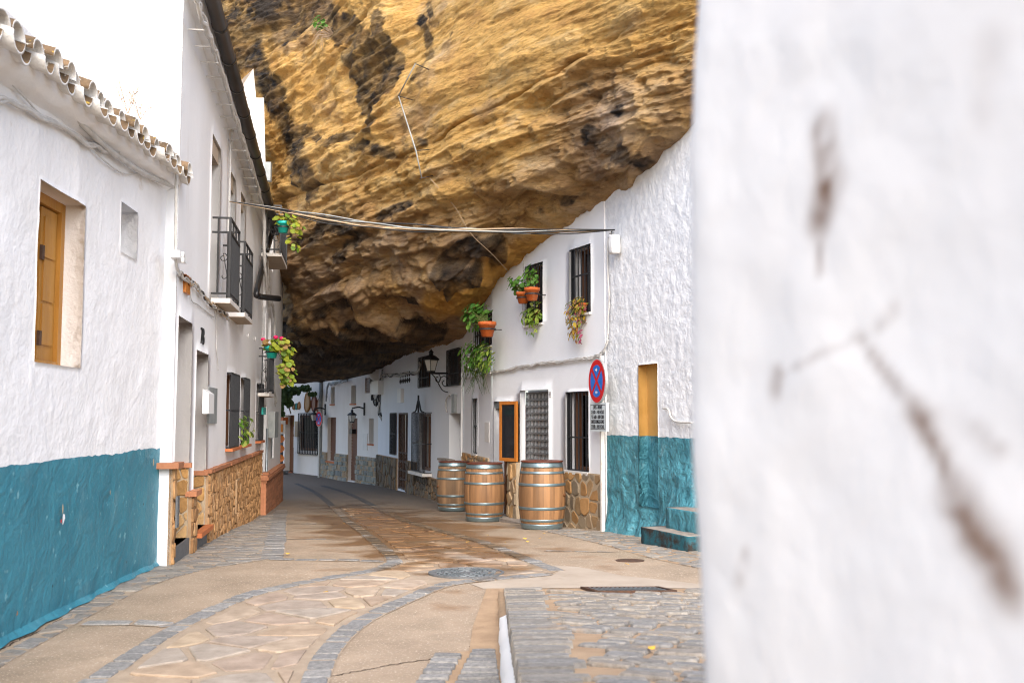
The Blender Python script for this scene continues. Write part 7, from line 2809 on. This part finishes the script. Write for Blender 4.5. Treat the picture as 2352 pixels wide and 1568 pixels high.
# tuft and pole on the rock face
p_, n_ = rock_pt(752, 62)
tf = thing('rock_plant', 'small green tuft rooted high in the rock face', 'plant', tuple(p_))
rq = random.Random(15)
leaves(tf, p_ + n_ * .15, (.16, .12, .16), 40, .05, 'leaf_geranium', rq, n_, 'ball', tuple(p_), 0)
p2, n2 = rock_pt(768, 82)
sb = MB()
for k in range(40):
    e_ = p2 + n2 * rq.uniform(.1, .25) + Vector((rq.uniform(-.3, .3), rq.uniform(-.1, .1), rq.uniform(-.45, .1)))
    sb.tube([p2, p2.lerp(e_, .5) + n2 * .12 + Vector((0, 0, .06)), e_], [.008, .006, .003], 4, caps=False)
sb.build('dry_twigs', 'dry_stem', tf)
pa, na = rock_pt(950, 230); pm, nm_ = rock_pt(975, 345); pb, nb_ = rock_pt(990, 405)
pk, nk_ = rock_pt(998, 165)
pole = thing('rock_pole', 'thin bent metal pole fixed to the rock face above the cables', 'pole', tuple(pb))
MB().tube([pa + na * .26, pm + nm_ * .26, pb + nb_ * .22], [.008, .012, .008], 7).build('upright', 'plastic_grey', pole, True)
MB().tube([pa + na * .26, pk + nk_ * .26], .010, 6).build('arm', 'plastic_grey', pole, True)
for p, n_ in ((pa, na), (pm, nm_), (pb, nb_), (pk, nk_)):
    MB().tube([p - n_ * .1, p + n_ * .26], .007, 5).build('anchor', 'iron_black', pole, True)
wp = [rock_pt(x_, y_) for x_, y_ in ((992, 408), (1010, 420), (1035, 480), (1075, 540), (1130, 590), (1165, 618))]
tag(MB().tube(sm([p + n_ * .10 for p, n_ in wp], 5), .0055, 5).build('rock_cable', 'cable_tan', None, True), 'thin tan cable running down the rock face from the pole', 'cable')

# dry weeds on the low roof
rq = random.Random(17)
def weed(px, py, hpx, label, seed):
    rq = random.Random(seed)
    y_ = 8.6
    base = at(px, py, y_)
    root = thing('dry_weed', label, 'weed', tuple(base), 'dry weeds on the tiled roof')
    b = MB()
    H_ = hpx / FPX * y_
    for k in range(5):
        e_ = base + Vector((rq.uniform(-.14, .14), rq.uniform(-.05, .05), H_ * rq.uniform(.6, 1)))
        b.tube([base, base.lerp(e_, .5) + Vector((rq.uniform(-.02, .02), 0, .02)), e_], [.0035, .003, .002], 4, caps=False)
        for j in range(9):
            t_ = rq.uniform(.3, 1)
            a_ = base.lerp(e_, t_)
            b.tube([a_, a_ + Vector((rq.uniform(-.06, .06), 0, rq.uniform(.01, .06)))], [.0022, .0015], 3, caps=False)
    b.build('stalks', 'dry_stem', root)
    # rooted in the tiles
    MB().tube([base + Vector((0, 0, -.9)), base], .004, 4).build('root_stalk', 'dry_stem', root)
weed(294, 262, 95, 'taller dry weed growing from the tiled roof against the white gable', 1)
weed(322, 275, 65, 'shorter dry weed at the right on the tiled roof', 2)

# ================================================================== NEAR WALL, out of focus on the right
c0 = Vector((.2125, 1.20, 0))
dw = Vector((.145, -.50, 0)).normalized()
NW = Wall((c0.x, c0.y), tuple((c0 + dw * 3.0)[:2]), 'left')
if NW.n.x > 0:
    NW.n = -NW.n
ns_, nz_ = 210, 420
S_ = np.linspace(0, 1, ns_) ** 1.6 * 3.0
Z_ = np.linspace(.2, 2.4, nz_)
ss, zz = np.meshgrid(S_, Z_, indexing='ij')
q = np.stack([ss.ravel(), zz.ravel(), ss.ravel() * 0], 1)
disp = .005 * fbm(q * 2.2, 4, 5) + .0045 * fbm(q * 7, 3, 6)
# rounded arris, wavering
wav = .010 * fbm(np.stack([zz.ravel() * 2.0, zz.ravel() * 0, zz.ravel() * 0], 1), 3, 9)
ed = np.exp(-ss.ravel() / .02)
P_ = np.array(NW.A) + ss.ravel()[:, None] * np.array(NW.t) + (disp - .02 * ed)[:, None] * np.array(NW.n)
P_[:, 2] = zz.ravel()
# the edge line follows the photograph's slow bow
bow = np.interp(zz.ravel(), [.4, .85, 1.25, 1.6, 1.75, 1.9], [.004, .001, -.006, -.008, -.004, .006])
P_[:, 0] += (bow + wav) * np.exp(-ss.ravel() / .25)
vs_ = [tuple(p) for p in P_]
fs_ = [[i * nz_ + j, (i + 1) * nz_ + j, (i + 1) * nz_ + j + 1, i * nz_ + j + 1] for i in range(ns_ - 1) for j in range(nz_ - 1)]
base_n = len(vs_)
# return face going away to the right behind the edge
for j in range(nz_):
    p = P_[j]
    vs_.append((p[0] + .02, p[1] + .03, p[2]))
    vs_.append((p[0] + 1.5, p[1] + .35, p[2]))
for j in range(nz_ - 1):
    fs_.append([j, j + 1, base_n + 2 * (j + 1), base_n + 2 * j])
    fs_.append([base_n + 2 * j, base_n + 2 * (j + 1), base_n + 2 * (j + 1) + 1, base_n + 2 * j + 1])
nwo = mesh_obj('near_wall', vs_, fs_, 'plaster_near', None, True)
tag(nwo, 'whitewashed wall with brown stains close on the right, out of focus', 'wall')
# flaked, damp stains as a painted mask with their own outlines
def nwpx(px, py):
    s_, z_ = NW.sz(px, py)
    return s_, z_
def sdist(pts):
    pts = [nwpx(*p) for p in pts]
    best = np.full(len(q), 9.0)
    for (x0, y0), (x1, y1) in zip(pts[:-1], pts[1:]):
        vx, vy = x1 - x0, y1 - y0
        k = np.clip(((q[:, 0] - x0) * vx + (q[:, 1] - y0) * vy) / (vx * vx + vy * vy + 1e-12), 0, 1)
        best = np.minimum(best, np.hypot(q[:, 0] - x0 - k * vx, (q[:, 1] - y0 - k * vy)))
    return best
wq = q.copy()
nA = fbm(q * 16, 4, 12, .6); nB = fbm(q * 40, 3, 13)
st = np.zeros(len(q))
for pts_, w_, k_ in (([(1895, 300), (1905, 380), (1900, 460), (1890, 500)], .016, 1.0), ([(1890, 560), (1892, 620)], .006, .5), ([(1930, 410), (1925, 440)], .012, .5),
                     ([(1975, 770), (2030, 850), (2100, 940)], .005, .55), ([(2100, 940), (2160, 1040), (2190, 1130)], .009, .8), ([(2190, 1130), (2230, 1220), (2290, 1290), (2310, 1345)], .017, 1.0),
                     ([(1980, 775), (1900, 810), (1800, 865)], .003, .3), ([(1795, 860), (1790, 890)], .010, .5), ([(2060, 700), (2010, 760)], .004, .3),
                     ([(2110, 950), (2200, 960), (2290, 1030)], .004, .3), ([(1720, 1270), (1705, 1330)], .007, .3), ([(2280, 100), (2260, 260)], .012, .12)):
    dd_ = sdist(pts_) + .010 * nA + .007 * nB
    st = np.maximum(st, min(1, k_ * 1.25) * sstep(w_ * 2.0, -w_ * .1, dd_) * np.clip(.95 + 1.0 * nB + .5 * nA, .25, 1))
ca2 = nwo.data.color_attributes.new('stain', 'FLOAT_COLOR', 'POINT')
cb = np.zeros((len(vs_), 4), dtype=np.float32)
cb[:base_n, 0] = st; cb[:, 3] = 1
ca2.data.foreach_set('color', cb.ravel())
m = MATS['plaster_near'].copy(); m.name = 'plaster_stained'
nwo.data.materials[0] = m
nt = m.node_tree
b_ = nt.nodes['Principled BSDF']
src = b_.inputs['Base Color'].links[0].from_socket
at2 = nod(nt, 'ShaderNodeAttribute'); at2.attribute_name = 'stain'
sp2 = nod(nt, 'ShaderNodeSeparateColor')
nt.links.new(at2.outputs['Color'], sp2.inputs[0])
mx = nod(nt, 'ShaderNodeMix', data_type='RGBA')
nt.links.new(sp2.outputs[0], mx.inputs[0]); nt.links.new(src, mx.inputs[6]); mx.inputs[7].default_value = (.15, .078, .042, 1)
nt.links.new(mx.outputs[2], b_.inputs['Base Color'])
